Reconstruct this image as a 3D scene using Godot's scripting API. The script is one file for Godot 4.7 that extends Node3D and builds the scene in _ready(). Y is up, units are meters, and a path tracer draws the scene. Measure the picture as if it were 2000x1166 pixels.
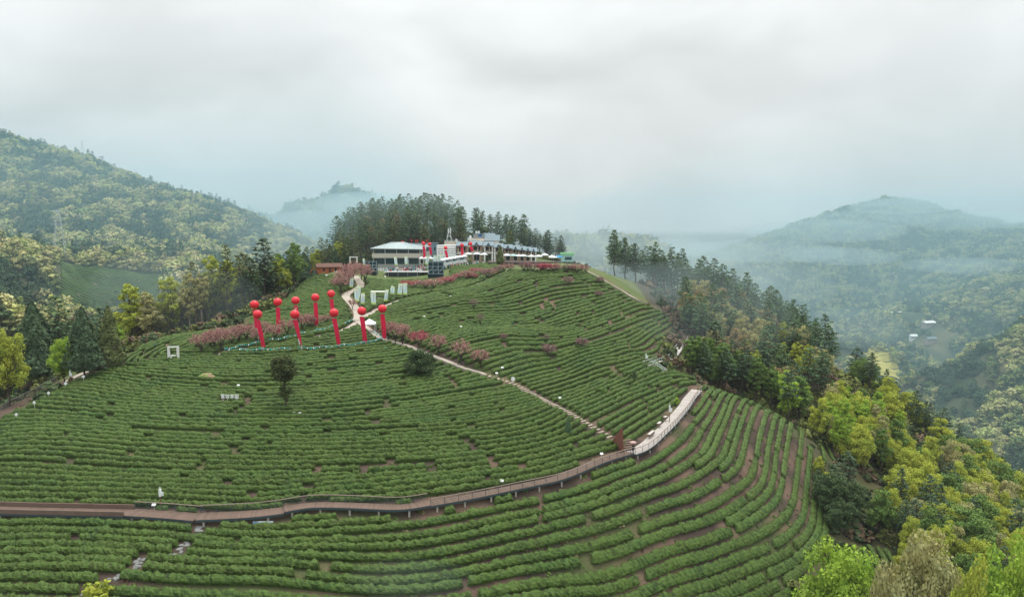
extends Node3D
# A hill of tea rows under low cloud, with a boardwalk, red balloons and a guest house on the top.

const HILL_POINTS = [-70.7, -92.3, 22.7, -53, -92.3, 22.7, -35.9, -90.2, 22.7, -28.1, -91.8, 22.7, -14.5, -94.7, 22.7, -3.8, -98.5, 22.7, 6, -103, 22.7, 17.1, -112.5, 22.7, -83.4, -109.9, 25.7, -61.7, -108.3, 25.7, -40.1, -105.4, 25.7, -16.2, -106.7, 25.7, 0, -110.4, 25.7, 7.2, -116.5, 25.7, 12.6, -128.7, 25.7, 23.9, -144.6, 25.7, 32.1, -155.7, 25.7, 38.9, -161.3, 25.7, -88.5, -129.8, 28.9, -70.1, -123.5, 28.9, -56.9, -121.3, 28.9, -46.3, -121.6, 28.9, -35.4, -123.5, 28.9, -26.8, -127, 28.9, -18.5, -131.5, 28.9, -12.4, -137.3, 28.9, -4.4, -145.7, 28.9, 2.3, -153.4, 28.9, 9.8, -162.5, 28.9, -68.3, -88.9, 21.6, -34, -85, 21.6, -20.4, -88.6, 21.6, -3.6, -94.1, 21.6, 7.7, -101, 21.6, 19.7, -112.6, 21.6, 26.3, -119.4, 21.6, 32.6, -130.5, 21.6, 41.4, -148, 21.6, 49.3, -163.5, 21.6, -58.2, -75.2, 19.7, -43.4, -74.6, 19.7, -29.1, -75.2, 19.7, -18, -77.6, 19, 0, -81.5, 16.3, 22, -94.8, 13, 23.5, -102.2, 17.5, 45.2, -117.8, 11, 55.2, -119.6, 5.5, 34.5, -98.8, 7, 66.4, -148.2, 13.5, 57.8, -159.4, 19.5, 62.9, -153.9, 16.5, 41, -135.2, 19.7, 36.3, -119, 18, 51.4, -135, 14.5, 10.7, -92.7, 17, -10, -86.7, 19.8, 13.8, -89.1, 11.5, -73.6, -146.3, 31.9, -55.6, -142.4, 32.2, -41.8, -139.3, 32.4, -30.8, -146.5, 33.2, -23.9, -151.7, 33.4, -16.1, -149.6, 32.4, -8.8, -156.1, 34.4, 0, -162.5, 34.7, 10, -167.6, 33.4, 18.5, -164.2, 31.2, 24.4, -162.3, 29.8, 33.8, -160.7, 28.4, 41, -160.3, 27, 8.1, -181.7, 35, 7.3, -194.9, 40.5, 7.7, -206, 44, 8, -216.7, 47.2, 31.3, -209.9, 39, 33.5, -225.4, 42.5, 33.9, -228.6, 44.8, 21.4, -221.7, 47.4, 39.8, -213.9, 37, 36.1, -192.9, 32, 32.5, -173.3, 29.6, 48.2, -208.1, 29.8, 44.3, -184.7, 27.6, -46.5, -123.1, 29, -45.5, -152, 34.5, -50.8, -170, 36.6, -57.2, -192, 39.4, -64.8, -218, 43.1, -68.1, -221, 43.3, -68.9, -232, 43.9, -67.7, -240, 44.6, -66.7, -250, 45.6, -35.4, -190, 39.6, -41.2, -222, 42.8, -45.5, -245, 43.5, -42.1, -258, 45.3, -45, -276, 46.2, -19.1, -258, 47.3, -16.2, -218, 43.1, -21, -188, 39.8, -19.3, -172, 36.3, -7.1, -190, 39.6, -6.6, -178, 35.5, -8.2, -222, 44.9, 0, -245, 48.1, 11.6, -262, 48.2, 26.7, -240, 48.3, -95, -125.6, 26, -88.9, -148, 31, -90.7, -166, 33.1, -82.1, -177, 34, -71, -183, 36.5, -68.5, -200, 39.7, 49.2, -236, 36.4, 40.8, -250, 42.8, 63.7, -252, 36.7, 85.3, -238, 27.3, 98.2, -218, 18.5, 107.7, -204, 11.8, 116.5, -192, 2.7, 132.1, -182, -9.9, 47.6, -166, 20.8, 62, -164, 15.9, 69.7, -153, 11.4, 65.9, -139, 6.6, 75.7, -141, 1.4, 75.4, -122, -0.5, 91.5, -118, -4.8, 113.6, -165, -4.7, 60.6, -119, 1, 66.1, -205, 22.5, 78.8, -190, 15.1, 89.4, -168, 6, -107.4, -130, 19, -138.3, -150, 2, -78.5, -95, 23, -121.7, -165, 19, -120.1, -185, 16, -117.9, -205, 18, -107.8, -215, 23, -93.3, -222, 29, -83.2, -235, 31, -134.2, -260, 4, -172.6, -260, -2, -186.6, -220, -10, -87.6, -270, 36, -115, -300, 18, -79.6, -300, 42, -91.6, -345, 50, -48.7, -300, 51, -56, -345, 60, -22.9, -310, 54, -25.8, -350, 59, -64.9, -400, 56, 0, -300, 51, 0, -350, 52, 17.7, -300, 48, 20.6, -350, 40, 44.2, -300, 38, 51.6, -350, 20, -103.2, -400, 46, 75.2, -300, 14, 110.6, -300, -6, 119.8, -262, -6, 135.5, -245, -20, 149.3, -225, -32, 162.2, -200, -32, 132.7, -150, -22, 170.3, -330, -50, 221.2, -300, -70, 106.2, -360, -18, -25.8, -70, 17, 0, -72, 11, -51.6, -70, 17, -61.9, -70, 17, 18.6, -84, 6, 49, -95, -6, 66.4, -90, -12, 70.8, -80, -18, -19.2, -52, 8, 0, -55, 0, -38.3, -52, 8, 18.3, -62, -8, 39.8, -60, -24]
const LEFT_POINTS = [-651.1, -780, 189.6, -538.8, -740, 158.2, -441.7, -720, 133.3, -359.3, -700, 102.4, -304, -690, 89.8, -246.7, -670, 69.3, -192.1, -650, 47.1, -149.4, -630, 27.5, -108.8, -610, 10.4, -412, -560, 74.4, -356.4, -570, 74.6, -293.9, -570, 66.3, -231.6, -570, 49.5, -185.7, -570, 36.9, -318.1, -430, 45.7, -257.6, -400, 43.2, -222.8, -430, 43.2, -206.3, -480, 36.3, -174.5, -490, 27.4, -224.2, -342, 23.2, -178.3, -342, 23.2, -251.3, -390, 41.3, -202.4, -390, 37, -185.3, -310, 16.2, -339.1, -400, 61.5, -250.2, -345, 47.3, -208.9, -280, 25.7, -160.6, -268, 15, -117.5, -262, 23, -222.7, -260, 32, -127.8, -330, 24.5, -131, -400, 20, -128.6, -480, 12, -753.6, -800, 207.2, -535.5, -560, 74.4, -385.2, -400, 40.8, -805.6, -950, 120, -557.5, -900, 90, -376.1, -850, 50, -241.9, -820, 10, -141.6, -800, -20, -85, -480, -15, -70.8, -400, -10, -88.5, -300, -2, -97.3, -220, -2, -129.8, -220, -10, -170.3, -210, -20, -258.1, -250, -10]
const RIGHT_POINTS = [376.6, -640, -95.3, 422, -660, -79.9, 484.2, -680, -58.2, 549.4, -700, -40.5, 381.8, -560, -101.8, 365.5, -480, -104.8, 385.3, -600, -94.8, 353.8, -420, -110.7, 616.8, -720, -17.4, 466.4, -900, -115, 450.9, -800, -101.6, 616.5, -1100, -95.5, 733.3, -1200, -73.5, 882.5, -1250, -41.7, 964, -1250, -13.8, 685.3, -1020, -72.7, 708.5, -950, -52.8, 534.9, -1600, -64.2, 673.7, -1750, -13.5, 841.1, -1900, 50.2, 1015.2, -2000, 111.3, 1121.8, -2050, 145.4, 1315.1, -2100, 80, 1514.2, -2050, 25.3, 1694.9, -2050, 37.4, 614.8, -1500, -106.9, 655.8, -1350, -130.8, 796.7, -1650, -68.1, 977.8, -1650, -19.1, 449.8, -1000, -115.4, 337.1, -900, -91, 396.3, -1400, -90.6, 1000.8, -1500, -23, 448.4, -760, -145, 524.3, -790, -130, 619.4, -800, -105, 335.5, -700, -130, 221.2, -500, -130, 248.9, -450, -130, 252.2, -380, -115, 259.6, -320, -90, 678.4, -2300, -40, 1342.1, -2600, 0, 1917.3, -2600, 0, 206.5, -700, -160, 479.3, -500, 0, 862.8, -900, 0, 376.1, -1700, -80, 1438, -1500, 60]
const FAR_POINTS = [-527.1, -1250, 18.6, -422.3, -1300, 45.7, -358, -1350, 74.9, -318.7, -1400, 120.4, -283, -1400, 108.1, -219.7, -1420, 75.6, -107, -1450, 44, 53.6, -1450, 20.5, 166.2, -1500, 30.2, 332.7, -1500, 19.1, 499.5, -1500, 4.7, -356.1, -1000, -2.8, -254.9, -1150, 38.9, -85.2, -1150, 4.9, 127.9, -1150, -3.7, 298.6, -1150, -12.2, -770.6, -1900, 0, -420.3, -1900, 0, 0, -1900, -20, 560.4, -1900, -20, -304.2, -750, -100, -165.9, -750, -100, 0, -800, -110, 250.7, -850, -120, -719, -1300, 20, -497.8, -900, -60]
const ROW_GUIDES = [
	[-70.8, -92.4, -53, -92.2, -36, -90.2, -28.1, -91.8, -14.5, -94.8, -3.8, -98.4, 6, -103, 17.1, -112.6],
	[-83.4, -109.9, -61.6, -108.2, -40.1, -105.4, -16.2, -106.7, 0, -110.5, 7.2, -116.6, 12, -126.6],
	[12.6, -128.7, 23.9, -144.9, 32, -155.2, 38.3, -158.4, 41.2, -158.6],
	[-88.7, -130.1, -70.1, -123.4, -56.9, -121.4, -46.4, -121.8, -35.4, -123.5, -26.8, -126.9, -18.5, -131.5, -12.4, -137.3, -6.5, -143.2],
	[-2.6, -146.5, 2.3, -153.1, 9.7, -161.6, 15.3, -163.5, 18.5, -164.5],
	[-66.5, -86.5, -48.6, -84.3, -33, -82.4, -24.5, -83.7, -13.4, -87.3, -3.5, -91.4, 7.5, -97.8, 16.8, -105, 25.4, -115.1, 31.6, -124.1, 40.8, -143.7, 49.4, -157.7],
	[-60.3, -78, -48.8, -78, -44.1, -77.3, -35.5, -76.6, -29.8, -76.9],
	[-33.8, -79.6, -25.6, -79.8, -19, -79.3, -12.5, -80.7, -3.3, -85.1, 7.1, -92.2, 19.2, -100.1, 23.9, -104.1],
	[2.2, -82, 9, -86.8, 17.8, -92.4, 23.1, -95.8],
	[9.1, -90.1, 19, -96.3, 23.9, -99.5, 27.7, -102.7, 33.2, -108.2],
	[17.5, -90.3, 28.3, -97, 35, -103.2, 44.4, -110.8],
	[47.8, -112.7, 53.4, -119.3, 58.7, -129.4],
	[44.5, -111.5, 52.2, -120.1, 55.3, -126.6, 59.9, -137.7],
	[39.4, -108.9, 44.9, -115, 51.2, -123.3, 57.7, -136],
	[36.6, -110.5, 42.3, -117.7, 46.2, -123.4, 49.3, -129.8, 52.8, -139, 57.4, -148.6, 60.3, -154.4],
	[58.1, -133.5, 64.4, -146, 70.1, -159.9],
	[26.4, -111.4, 34.4, -120.7, 38.5, -131.4, 43.6, -143.2, 55.3, -172.3],
	[33, -114.2, 39.6, -121.9, 43.8, -130.3, 48, -140.5, 51.6, -147.7, 56, -156],
	[2.8, -144.2, 9.2, -152.6, 16.7, -158.9, 24.3, -161.9],
	[16.5, -122.5, 25.7, -137.8, 34.4, -151.1, 42.2, -157],
	[22.1, -119.3, 30.4, -132.8, 37.7, -146.9, 41.2, -152.7],
	[-12.6, -168.6, -3.3, -174, 4.7, -178.3, 8.3, -178.5],
	[-9.4, -156.9, -3, -162, 4.4, -168.6, 8.2, -169.1],
	[6.8, -181.2, 15.5, -188.9, 22.7, -196.4, 31.2, -209.8],
	[-14.8, -198.6, -5.1, -208.1, 3.2, -212.6, 10.3, -214.3, 17.7, -216.4],
	[-4.7, -190.8, 2.9, -196.4, 9.8, -203.7, 19.5, -210.2, 24.8, -215.5],
	[-2.1, -188.3, 7.3, -195.1, 19, -204.9, 26.9, -212.5, 32.7, -219.7],
	[13.7, -182.9, 21.6, -190.3, 31.4, -205.4, 37.6, -214.9],
	[19.4, -172.5, 28.9, -188.9, 38.2, -204.9, 42.4, -210.7],
	[24.5, -165.9, 33.8, -180.4, 41.6, -198.9, 47.8, -211.8],
	[-34, -183.2, -25.7, -191.6, -17.4, -195.4, -10.9, -195.6],
	[-30.8, -177.4, -20.4, -182.4, -10.5, -188.7, 0, -189.5],
	[-25.3, -171.1, -18, -178.3, -8.2, -183.7, 0, -185.1],
	[-20.5, -158, -12.8, -163.1, -5.8, -172.6, 0, -177.4],
	[-123.8, -347.2, -65.6, -220.8, -57.4, -220.9],
	[-71.3, -187.3, -62.4, -190.2, -51.2, -191, -44, -190.5],
	[-63.9, -204.6, -51.7, -204.4],
	[-58.6, -156.4, -47.4, -160.3, -38, -166.8],
	[-62.6, -151.8, -45.3, -151.3, -33.1, -158.1],
	[-47.5, -143.8, -33.4, -148.5, -24.3, -154.8],
	[-50.3, -218.4, -40.1, -225, -28.3, -223.7],
	[-45.2, -202.7, -30.5, -204.9],
	[-39.7, -190.3, -30.7, -196.4],
	[-85.6, -150, -85, -160.4, -82.4, -166.9, -79.9, -170.1],
	[-76.9, -146.3, -65.5, -145.4, -55.9, -143],
	[-87.4, -139.1, -75.1, -133, -65.6, -129.9, -55.9, -127.8, -48, -127.3],
	[-89.6, -124, -78.9, -120, -66.4, -118.7, -53, -116.8, -38.8, -116.5],
	[-22.2, -249.6, -9.2, -249.5],
	[-43.1, -241.9, -28.3, -238.7]]
const TEA_EDGE = [-62.5, -71.7, -89.2, -112, -92.4, -122.1, -89, -125.3, -88.4, -136.5, -87, -144.7, -85.7, -149.4, -86.9, -163.5, -85.6, -174.7, -82.1, -174.7, -78.3, -174.6, -69.4, -175.3, -70.8, -186, -67.1, -191.5, -66.9, -204.5, -67.9, -222, -68.1, -240, -57.1, -226.4, -46.3, -235.6, -35.6, -240, -23.2, -236.3, -23, -258.6, -19.6, -264.3, -5.4, -260.4, -1.7, -230.3, 9.7, -218.3, 25.2, -226.8, 30, -224.9, 38.8, -217.4, 50, -223.6, 50.7, -213.6, 45.1, -199.8, 37, -175, 36.2, -160.6, 45.1, -173.8, 42.9, -155.5, 54.5, -172.2, 62.9, -173.6, 67, -167.1, 66.3, -152.8, 65.6, -146.2, 62.3, -138.4, 61.8, -131.8, 57.9, -120.9, 52.5, -113.4, 45.8, -105.7, 31.7, -86, 0, -66, -22.9, -62, -52.9, -64]
const PATH_HILLTOP = [-53.94, -236.07, -49.65, -224.43, -48.04, -217.74, -48.44, -210.22, -49.44, -206.48, -48.82, -201.91, -44.25, -191.64, -40.97, -182.52, -39.71, -176.17]
const PATH_LEFT = [-39.6, -175.66, -40.45, -169.19, -42.8, -163.53, -47.6, -159.05, -53.78, -156.14, -60.87, -153.24, -65.38, -151.64]
const PATH_TENT = [-39.6, -175.66, -36.63, -170.26, -33.94, -165.71, -31.03, -160.76, -27.16, -157.75, -23.24, -155.16, -19.6, -152.03, -15.71, -149.6, -10.49, -147.04, -5.73, -146.43]
const PATH_RIGHT = [-39.4, -177.19, -36.37, -187.75, -31.03, -198.53, -22.96, -205.85, -14.88, -210.79, -9.71, -217.9, -5.31, -223.72, -1.7, -229.06]
const STEPS = [-5.73, -146.43, -2.75, -145.98, 0, -145.44, 3.21, -141.86, 6.19, -136.61, 9.2, -130.88, 12.33, -125.31, 15.2, -121.61, 17.95, -118.87]
const STAIR_LEFT = [-94.9, -120.4, -95.57, -126.35, -97.16, -134.02, -95.98, -138.38, -94.54, -142.38]
const PATH_STAIR = [-94.54, -142.38, -93.17, -144, -92.05, -146.65, -88.94, -148]
const PATH_DOME = [24.84, -226.36, 30.04, -224.87, 35.75, -223.69, 41.31, -221.99, 48.51, -224.45]
const DECK_A = [-73.41, -90.31, -69.2, -90.24, -60.38, -89.46, -50.83, -88.57]
const DECK_B = [-50.83, -88.57, -44.01, -87.54, -41.05, -87.08]
const DECK_C = [-41.05, -87.08, -36.99, -87.61, -33.82, -88.15, -30.49, -89.13]
const DECK_D = [-30.49, -89.13, -27.23, -90.4, -21.57, -90.77, -15.37, -91.08, -11.49, -92.53]
const DECK_E = [-11.49, -92.53, -7.21, -94.2, -2.94, -96.21, 3.81, -99.86, 6.99, -101.78, 10.37, -104.58, 14.95, -109.06, 20, -114.33]
const DECK_F = [20, -114.33, 22.14, -116.47, 24.88, -120.43, 29.19, -128.39, 33.03, -136.38, 38.8, -148.99, 41.91, -153.58]
const DRAIN = [-40.51, -86.17, -40.03, -84.5, -40.75, -81.61, -40.77, -80.34, -44.52, -79.68, -44.32, -77.7, -47.04, -75.94, -47.54, -75.27, -48.41, -74.28]
const CHERRY_SPOTS = [
	[-28.87, -159.42, 4.49, 0, 1.05],
	[-26.99, -158.13, 4.45, 0, 1],
	[-25.04, -156.27, 4.86, 0, 1.1],
	[-20.98, -153.83, 4.33, 1, 1],
	[-16.37, -151.56, 4.49, 0, 1],
	[-11.13, -148.27, 5.49, 0, 0.9],
	[-6.93, -148.88, 3.97, 0, 1.1],
	[-69.25, -151.89, 4.84, 0, 1],
	[-68.48, -154.88, 4.36, 0, 1],
	[-67.65, -155.12, 4.83, 0, 1],
	[-64.79, -151.88, 5.74, 0, 1],
	[-64.34, -156.75, 4.53, 0, 1],
	[-63.36, -158.46, 4.46, 0, 1],
	[-61.91, -159.35, 4.6, 0, 1.05],
	[-58.72, -157.16, 3.73, 0, 1],
	[-59.86, -164.34, 3.53, 0, 1],
	[-54.85, -157.9, 4.21, 0, 1],
	[-52.92, -160.77, 4.64, 0, 1.05],
	[-50.64, -165.23, 4.65, 0, 1.1],
	[-49.54, -167.41, 3.97, 0, 1],
	[-48.65, -168.25, 3.49, 0, 1],
	[-46.88, -172.49, 2.56, 0, 1.1],
	[-8.03, -220.67, 3.6, 2, 1],
	[-6.64, -223.58, 3.31, 0, 1],
	[-4.73, -227.91, 2.87, 2, 1.2],
	[-2.69, -227.12, 3.2, 0, 1],
	[-0.67, -225.26, 3.17, 0, 1],
	[3.74, -219.53, 3.9, 2, 0.9],
	[5.24, -220.71, 3.11, 1, 1],
	[6.62, -217.86, 3.39, 2, 1.1],
	[9.02, -217.24, 3.22, 1, 1.1],
	[10.36, -218.23, 2.91, 1, 1],
	[11.43, -217.2, 3.06, 1, 1],
	[12.95, -218.37, 2.91, 1, 1],
	[14.2, -217.64, 3.06, 0, 1.1],
	[17.46, -220.12, 2.45, 2, 1.1],
	[19.25, -220.08, 2.61, 0, 1.1],
	[20.82, -219.36, 3.57, 0, 1.1],
	[23.69, -223.38, 2.65, 0, 1],
	[-24.23, -213.1, 3.63, 0, 1.4],
	[-27.03, -213.94, 3.49, 0, 1.5],
	[-30.95, -216.89, 3.05, 1, 1.6],
	[-34.4, -220.46, 2.45, 1, 1.5],
	[-21.69, -221.23, 3.11, 1, 1.5],
	[-20.08, -225.32, 2.84, 0, 1.4],
	[-18.25, -229.78, 2.55, 1, 1.4],
	[-13.33, -227.41, 1.52, 1, 2],
	[-12.7, -237.81, 2.29, 1, 1.6],
	[-14.82, -226.95, 3.53, 0, 1.5],
	[-10.28, -230.91, 2.74, 0, 1.3],
	[-51.56, -206.99, 5.06, 0, 1.3],
	[-51.8, -212.54, 5.83, 0, 1.2],
	[-51.14, -216.47, 6.9, 0, 1.1],
	[-51.94, -225.7, 6.19, 0, 1.2],
	[-47.14, -221.15, 6.55, 0, 1.1],
	[-49.96, -228.94, 5.77, 0, 1.1],
	[-54.92, -214.26, 2.86, 0, 1.2],
	[8.78, -162.46, 3.85, 2, 0.9],
	[17.07, -166.3, 2.83, 2, 1.1],
	[17.04, -208.51, 3.24, 2, 0.8],
	[27.89, -218.34, 2.75, 2, 1],
	[26.21, -207.21, 2.46, 2, 1],
	[-10.46, -187.13, 3.47, 3, 0.9],
	[-8.18, -176.51, 3.92, 3, 0.8],
	[-2.05, -160.94, 1.55, 2, 0.8],
	[8.51, -167.16, 2.72, 3, 0.7],
	[-43.5, -187.07, 2.91, 0, 0.8],
	[47.68, -214.33, 4.76, 3, 0.6]]
const WOOD_LEFT = [-110.7, -139, -108.4, -150, -107.7, -166, -105.1, -176, -104.9, -186, -117.2, -205, -144.1, -222, -163.7, -222, -163.9, -195]
const WOOD_BAND = [-105.8, -190, -94.9, -192, -88.2, -196, -78.9, -200, -86.3, -225, -109.7, -240, -130, -235]
const WOOD_DARK = [-77.8, -202, -73.5, -212, -72.3, -228, -74.1, -245, -88.9, -262, -93.9, -245]
const WOOD_HUT = [-80.2, -262, -72.6, -266, -62.2, -272, -62, -285, -88.5, -300, -89.2, -275]
const WOOD_TOP = [-75.3, -296, -59.9, -290, -21.6, -293, -23.1, -330, -32.3, -365, -81.9, -370, -85.2, -330]
const WOOD_PINE = [-16.4, -296, 4.8, -296, 6.6, -322, -18, -325]
const WOOD_LOW = [6.6, -300, 21.7, -300, 22.8, -325, 7.3, -330]
const WOOD_RIDGE = [38.1, -262, 50.6, -262, 63.1, -248, 82.1, -232, 94.7, -214, 108.2, -224, 93.2, -258, 71.7, -282, 42.8, -290]
const WOOD_SLOPE = [53.2, -212, 56, -190, 70.6, -184, 87.8, -186, 92.9, -210, 81.4, -230, 61.6, -242]
const WOOD_NEAR = [44.1, -170, 52.3, -169, 59.5, -168, 66.7, -163, 75.2, -170, 72.5, -182, 54.9, -186]
const WOOD_YELLOW = [70.4, -156, 72.9, -152, 88.6, -158, 96.8, -164, 103.1, -184, 85.9, -182]
const WOOD_LOWER = [69.8, -128, 66.1, -112, 78.2, -106, 95.7, -118, 126.8, -172, 118.1, -178, 94.4, -160]
const WOOD_EDGE = [104.8, -206, 114.4, -194, 128.9, -184, 142.8, -176, 165.5, -204, 145.7, -208, 130, -226, 114.3, -228]

var rng := RandomNumberGenerator.new()
var noise := FastNoiseLite.new()
var fine := FastNoiseLite.new()
var taken := {}
var hill: Field
var slope_left: Field
var slope_right: Field
var ridge_far: Field
var mats := {}
var mask := PackedByteArray()      # 0 free ground, 1 tea, 2 path; half-metre cells
const MX0 := -200.0
const MZ0 := -340.0
const MW := 640
const MH := 580


class Field:
	var x0: float
	var z0: float
	var cell: float
	var nx: int
	var nz: int
	var a := PackedFloat32Array()

	func h(x: float, z: float) -> float:
		var fx := clampf((x - x0) / cell, 1.0, nx - 2.001)
		var fz := clampf((z - z0) / cell, 1.0, nz - 2.001)
		var i := int(fx)
		var k := int(fz)
		var t := fx - i
		var s := fz - k
		var r := [0.0, 0.0, 0.0, 0.0]
		for m in 4:
			var b := (k - 1 + m) * nx + i
			r[m] = cubic_interpolate(a[b], a[b + 1], a[b - 1], a[b + 2], t)
		return cubic_interpolate(r[1], r[2], r[0], r[3], s)

	func p(x: float, z: float, up := 0.0) -> Vector3:
		return Vector3(x, h(x, z) + up, z)

	func normal(x: float, z: float) -> Vector3:
		return Vector3(h(x - 1, z) - h(x + 1, z), 2.0, h(x, z - 1) - h(x, z + 1)).normalized()


class Tris:                          # a bag of triangles with colours
	var v := PackedVector3Array()
	var c := PackedColorArray()

	func tri(a: Vector3, b: Vector3, d: Vector3, col: Color) -> void:
		v.append(a); v.append(b); v.append(d)
		c.append(col); c.append(col); c.append(col)

	func quad(a: Vector3, b: Vector3, d: Vector3, e: Vector3, col: Color) -> void:
		tri(a, b, d, col)
		tri(a, d, e, col)

	func box(xf: Transform3D, size: Vector3, col := Color.WHITE) -> void:
		var s := size * 0.5
		var q := []
		for i in 8:
			q.append(xf * Vector3(s.x if i & 1 else -s.x, s.y if i & 2 else -s.y, s.z if i & 4 else -s.z))
		for f in [[0, 2, 3, 1], [4, 5, 7, 6], [0, 1, 5, 4], [2, 6, 7, 3], [0, 4, 6, 2], [1, 3, 7, 5]]:
			quad(q[f[0]], q[f[1]], q[f[2]], q[f[3]], col)

	func bx(x: float, y: float, z: float, sx: float, sy: float, sz: float, col := Color.WHITE) -> void:
		box(Transform3D(Basis(), Vector3(x, y, z)), Vector3(sx, sy, sz), col)

	func bar(a: Vector3, b: Vector3, w: float, hgt: float, col := Color.WHITE) -> void:
		var d := b - a
		var y := Vector3.UP if absf(d.normalized().y) < 0.95 else Vector3.RIGHT
		var xf := Transform3D(Basis.looking_at(d, y), (a + b) * 0.5)
		box(xf, Vector3(w, hgt, d.length()), col)

	func tube(a: Vector3, b: Vector3, r0: float, r1: float, n := 6, col := Color.WHITE, capped := true) -> void:
		var d := (b - a).normalized()
		var y := Vector3.UP if absf(d.y) < 0.9 else Vector3.RIGHT
		var e := d.cross(y).normalized()
		var f := d.cross(e)
		for i in n:
			var t0 := TAU * i / n
			var t1 := TAU * (i + 1) / n
			var o0 := e * cos(t0) + f * sin(t0)
			var o1 := e * cos(t1) + f * sin(t1)
			quad(a + o0 * r0, a + o1 * r0, b + o1 * r1, b + o0 * r1, col)
			if capped:
				tri(b, b + o0 * r1, b + o1 * r1, col)
				tri(a, a + o1 * r0, a + o0 * r0, col)

	func leaf(at: Vector3, n: Vector3, size: float, turn: float, col: Color, long := 1.0) -> void:
		var y := Vector3.UP if absf(n.y) < 0.9 else Vector3.RIGHT
		var e := n.cross(y).normalized()
		var f := n.cross(e)
		var a := (e * cos(turn) + f * sin(turn)) * size
		var b := (f * cos(turn) - e * sin(turn)) * size * long
		quad(at - a - b, at + a - b, at + a + b, at - a + b, col)

	func mesh(m: Material = null) -> ArrayMesh:
		var out := ArrayMesh.new()
		if v.is_empty():
			return out
		var arr := []
		arr.resize(Mesh.ARRAY_MAX)
		arr[Mesh.ARRAY_VERTEX] = v
		arr[Mesh.ARRAY_COLOR] = c
		out.add_surface_from_arrays(Mesh.PRIMITIVE_TRIANGLES, arr)
		if m:
			out.surface_set_material(0, m)
		return out


# ---------------------------------------------------------------- helpers

func rnd(a: float, b: float) -> float:
	return rng.randf_range(a, b)


func fresh(called: String) -> String:
	if not taken.has(called):
		taken[called] = 0
		return called
	taken[called] += 1
	return "%s_%03d" % [called, taken[called]]


func tag(o: Node, label: String, category := "", group := "", kind := "") -> Node:
	if label:
		o.set_meta("label", label)
	if category:
		o.set_meta("category", category)
	if group:
		o.set_meta("group", group)
	if kind:
		o.set_meta("kind", kind)
	return o


func thing(called: String, at: Vector3, turn: float, label: String, category: String, group := "") -> Node3D:
	var o := Node3D.new()
	o.name = fresh(called)
	add_child(o)
	o.position = at
	o.rotation.y = turn
	tag(o, label, category, group)
	return o


func part(called: String, m: Mesh, material: Material, parent: Node) -> MeshInstance3D:
	var o := MeshInstance3D.new()
	o.mesh = m
	o.name = fresh(called) if parent == self else called
	if material:
		o.material_override = material
	parent.add_child(o, true)
	return o


func copy_of(o: Node3D, at: Vector3, turn: float, label := "", group := "") -> Node3D:
	var c: Node3D = o.duplicate()
	var base := String(o.name).trim_suffix("_" + String(o.name).get_slice("_", String(o.name).get_slice_count("_") - 1)) if String(o.name).right(3).is_valid_int() else String(o.name)
	c.name = fresh(base)
	add_child(c)
	c.position = at
	c.rotation.y = turn
	if label:
		c.set_meta("label", label)
	if group:
		c.set_meta("group", group)
	return c


func lin(r: float, g: float, b: float) -> Color:   # real-world base colour to the sRGB that albedo_color wants
	return Color(r, g, b).linear_to_srgb()


func paint(called: String, r: float, g: float, b: float, rough := 0.8, metal := 0.0) -> StandardMaterial3D:
	if mats.has(called):
		return mats[called]
	var m := StandardMaterial3D.new()
	m.resource_name = called
	m.albedo_color = lin(r, g, b)
	m.roughness = rough
	m.metallic = metal
	m.metallic_specular = 0.35
	m.vertex_color_use_as_albedo = true
	mats[called] = m
	return m


func grain(size: int, freq: float, octaves: int, seed_: int, lo: Color, hi: Color, sharp := 1.0) -> ImageTexture:
	var n := FastNoiseLite.new()
	n.seed = seed_
	n.frequency = freq
	n.fractal_octaves = octaves
	var src := n.get_seamless_image(size, size)
	src.convert(Image.FORMAT_L8)
	var bytes := src.get_data()
	var out := PackedByteArray()
	out.resize(size * size * 3)
	var table := []
	for i in 256:
		var t := clampf((i / 255.0 - 0.5) * sharp + 0.5, 0, 1)
		var col := lo.lerp(hi, t)
		table.append([int(col.r * 255), int(col.g * 255), int(col.b * 255)])
	for i in size * size:
		var e: Array = table[bytes[i]]
		out[i * 3] = e[0]
		out[i * 3 + 1] = e[1]
		out[i * 3 + 2] = e[2]
	return ImageTexture.create_from_image(Image.create_from_data(size, size, false, Image.FORMAT_RGB8, out))


func textured(called: String, tex: Texture2D, metres: float, rough := 0.9) -> StandardMaterial3D:
	var m := paint(called, 1, 1, 1, rough)
	m.albedo_texture = tex
	m.uv1_triplanar = true
	m.uv1_world_triplanar = true
	m.uv1_scale = Vector3.ONE / metres
	return m


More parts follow.
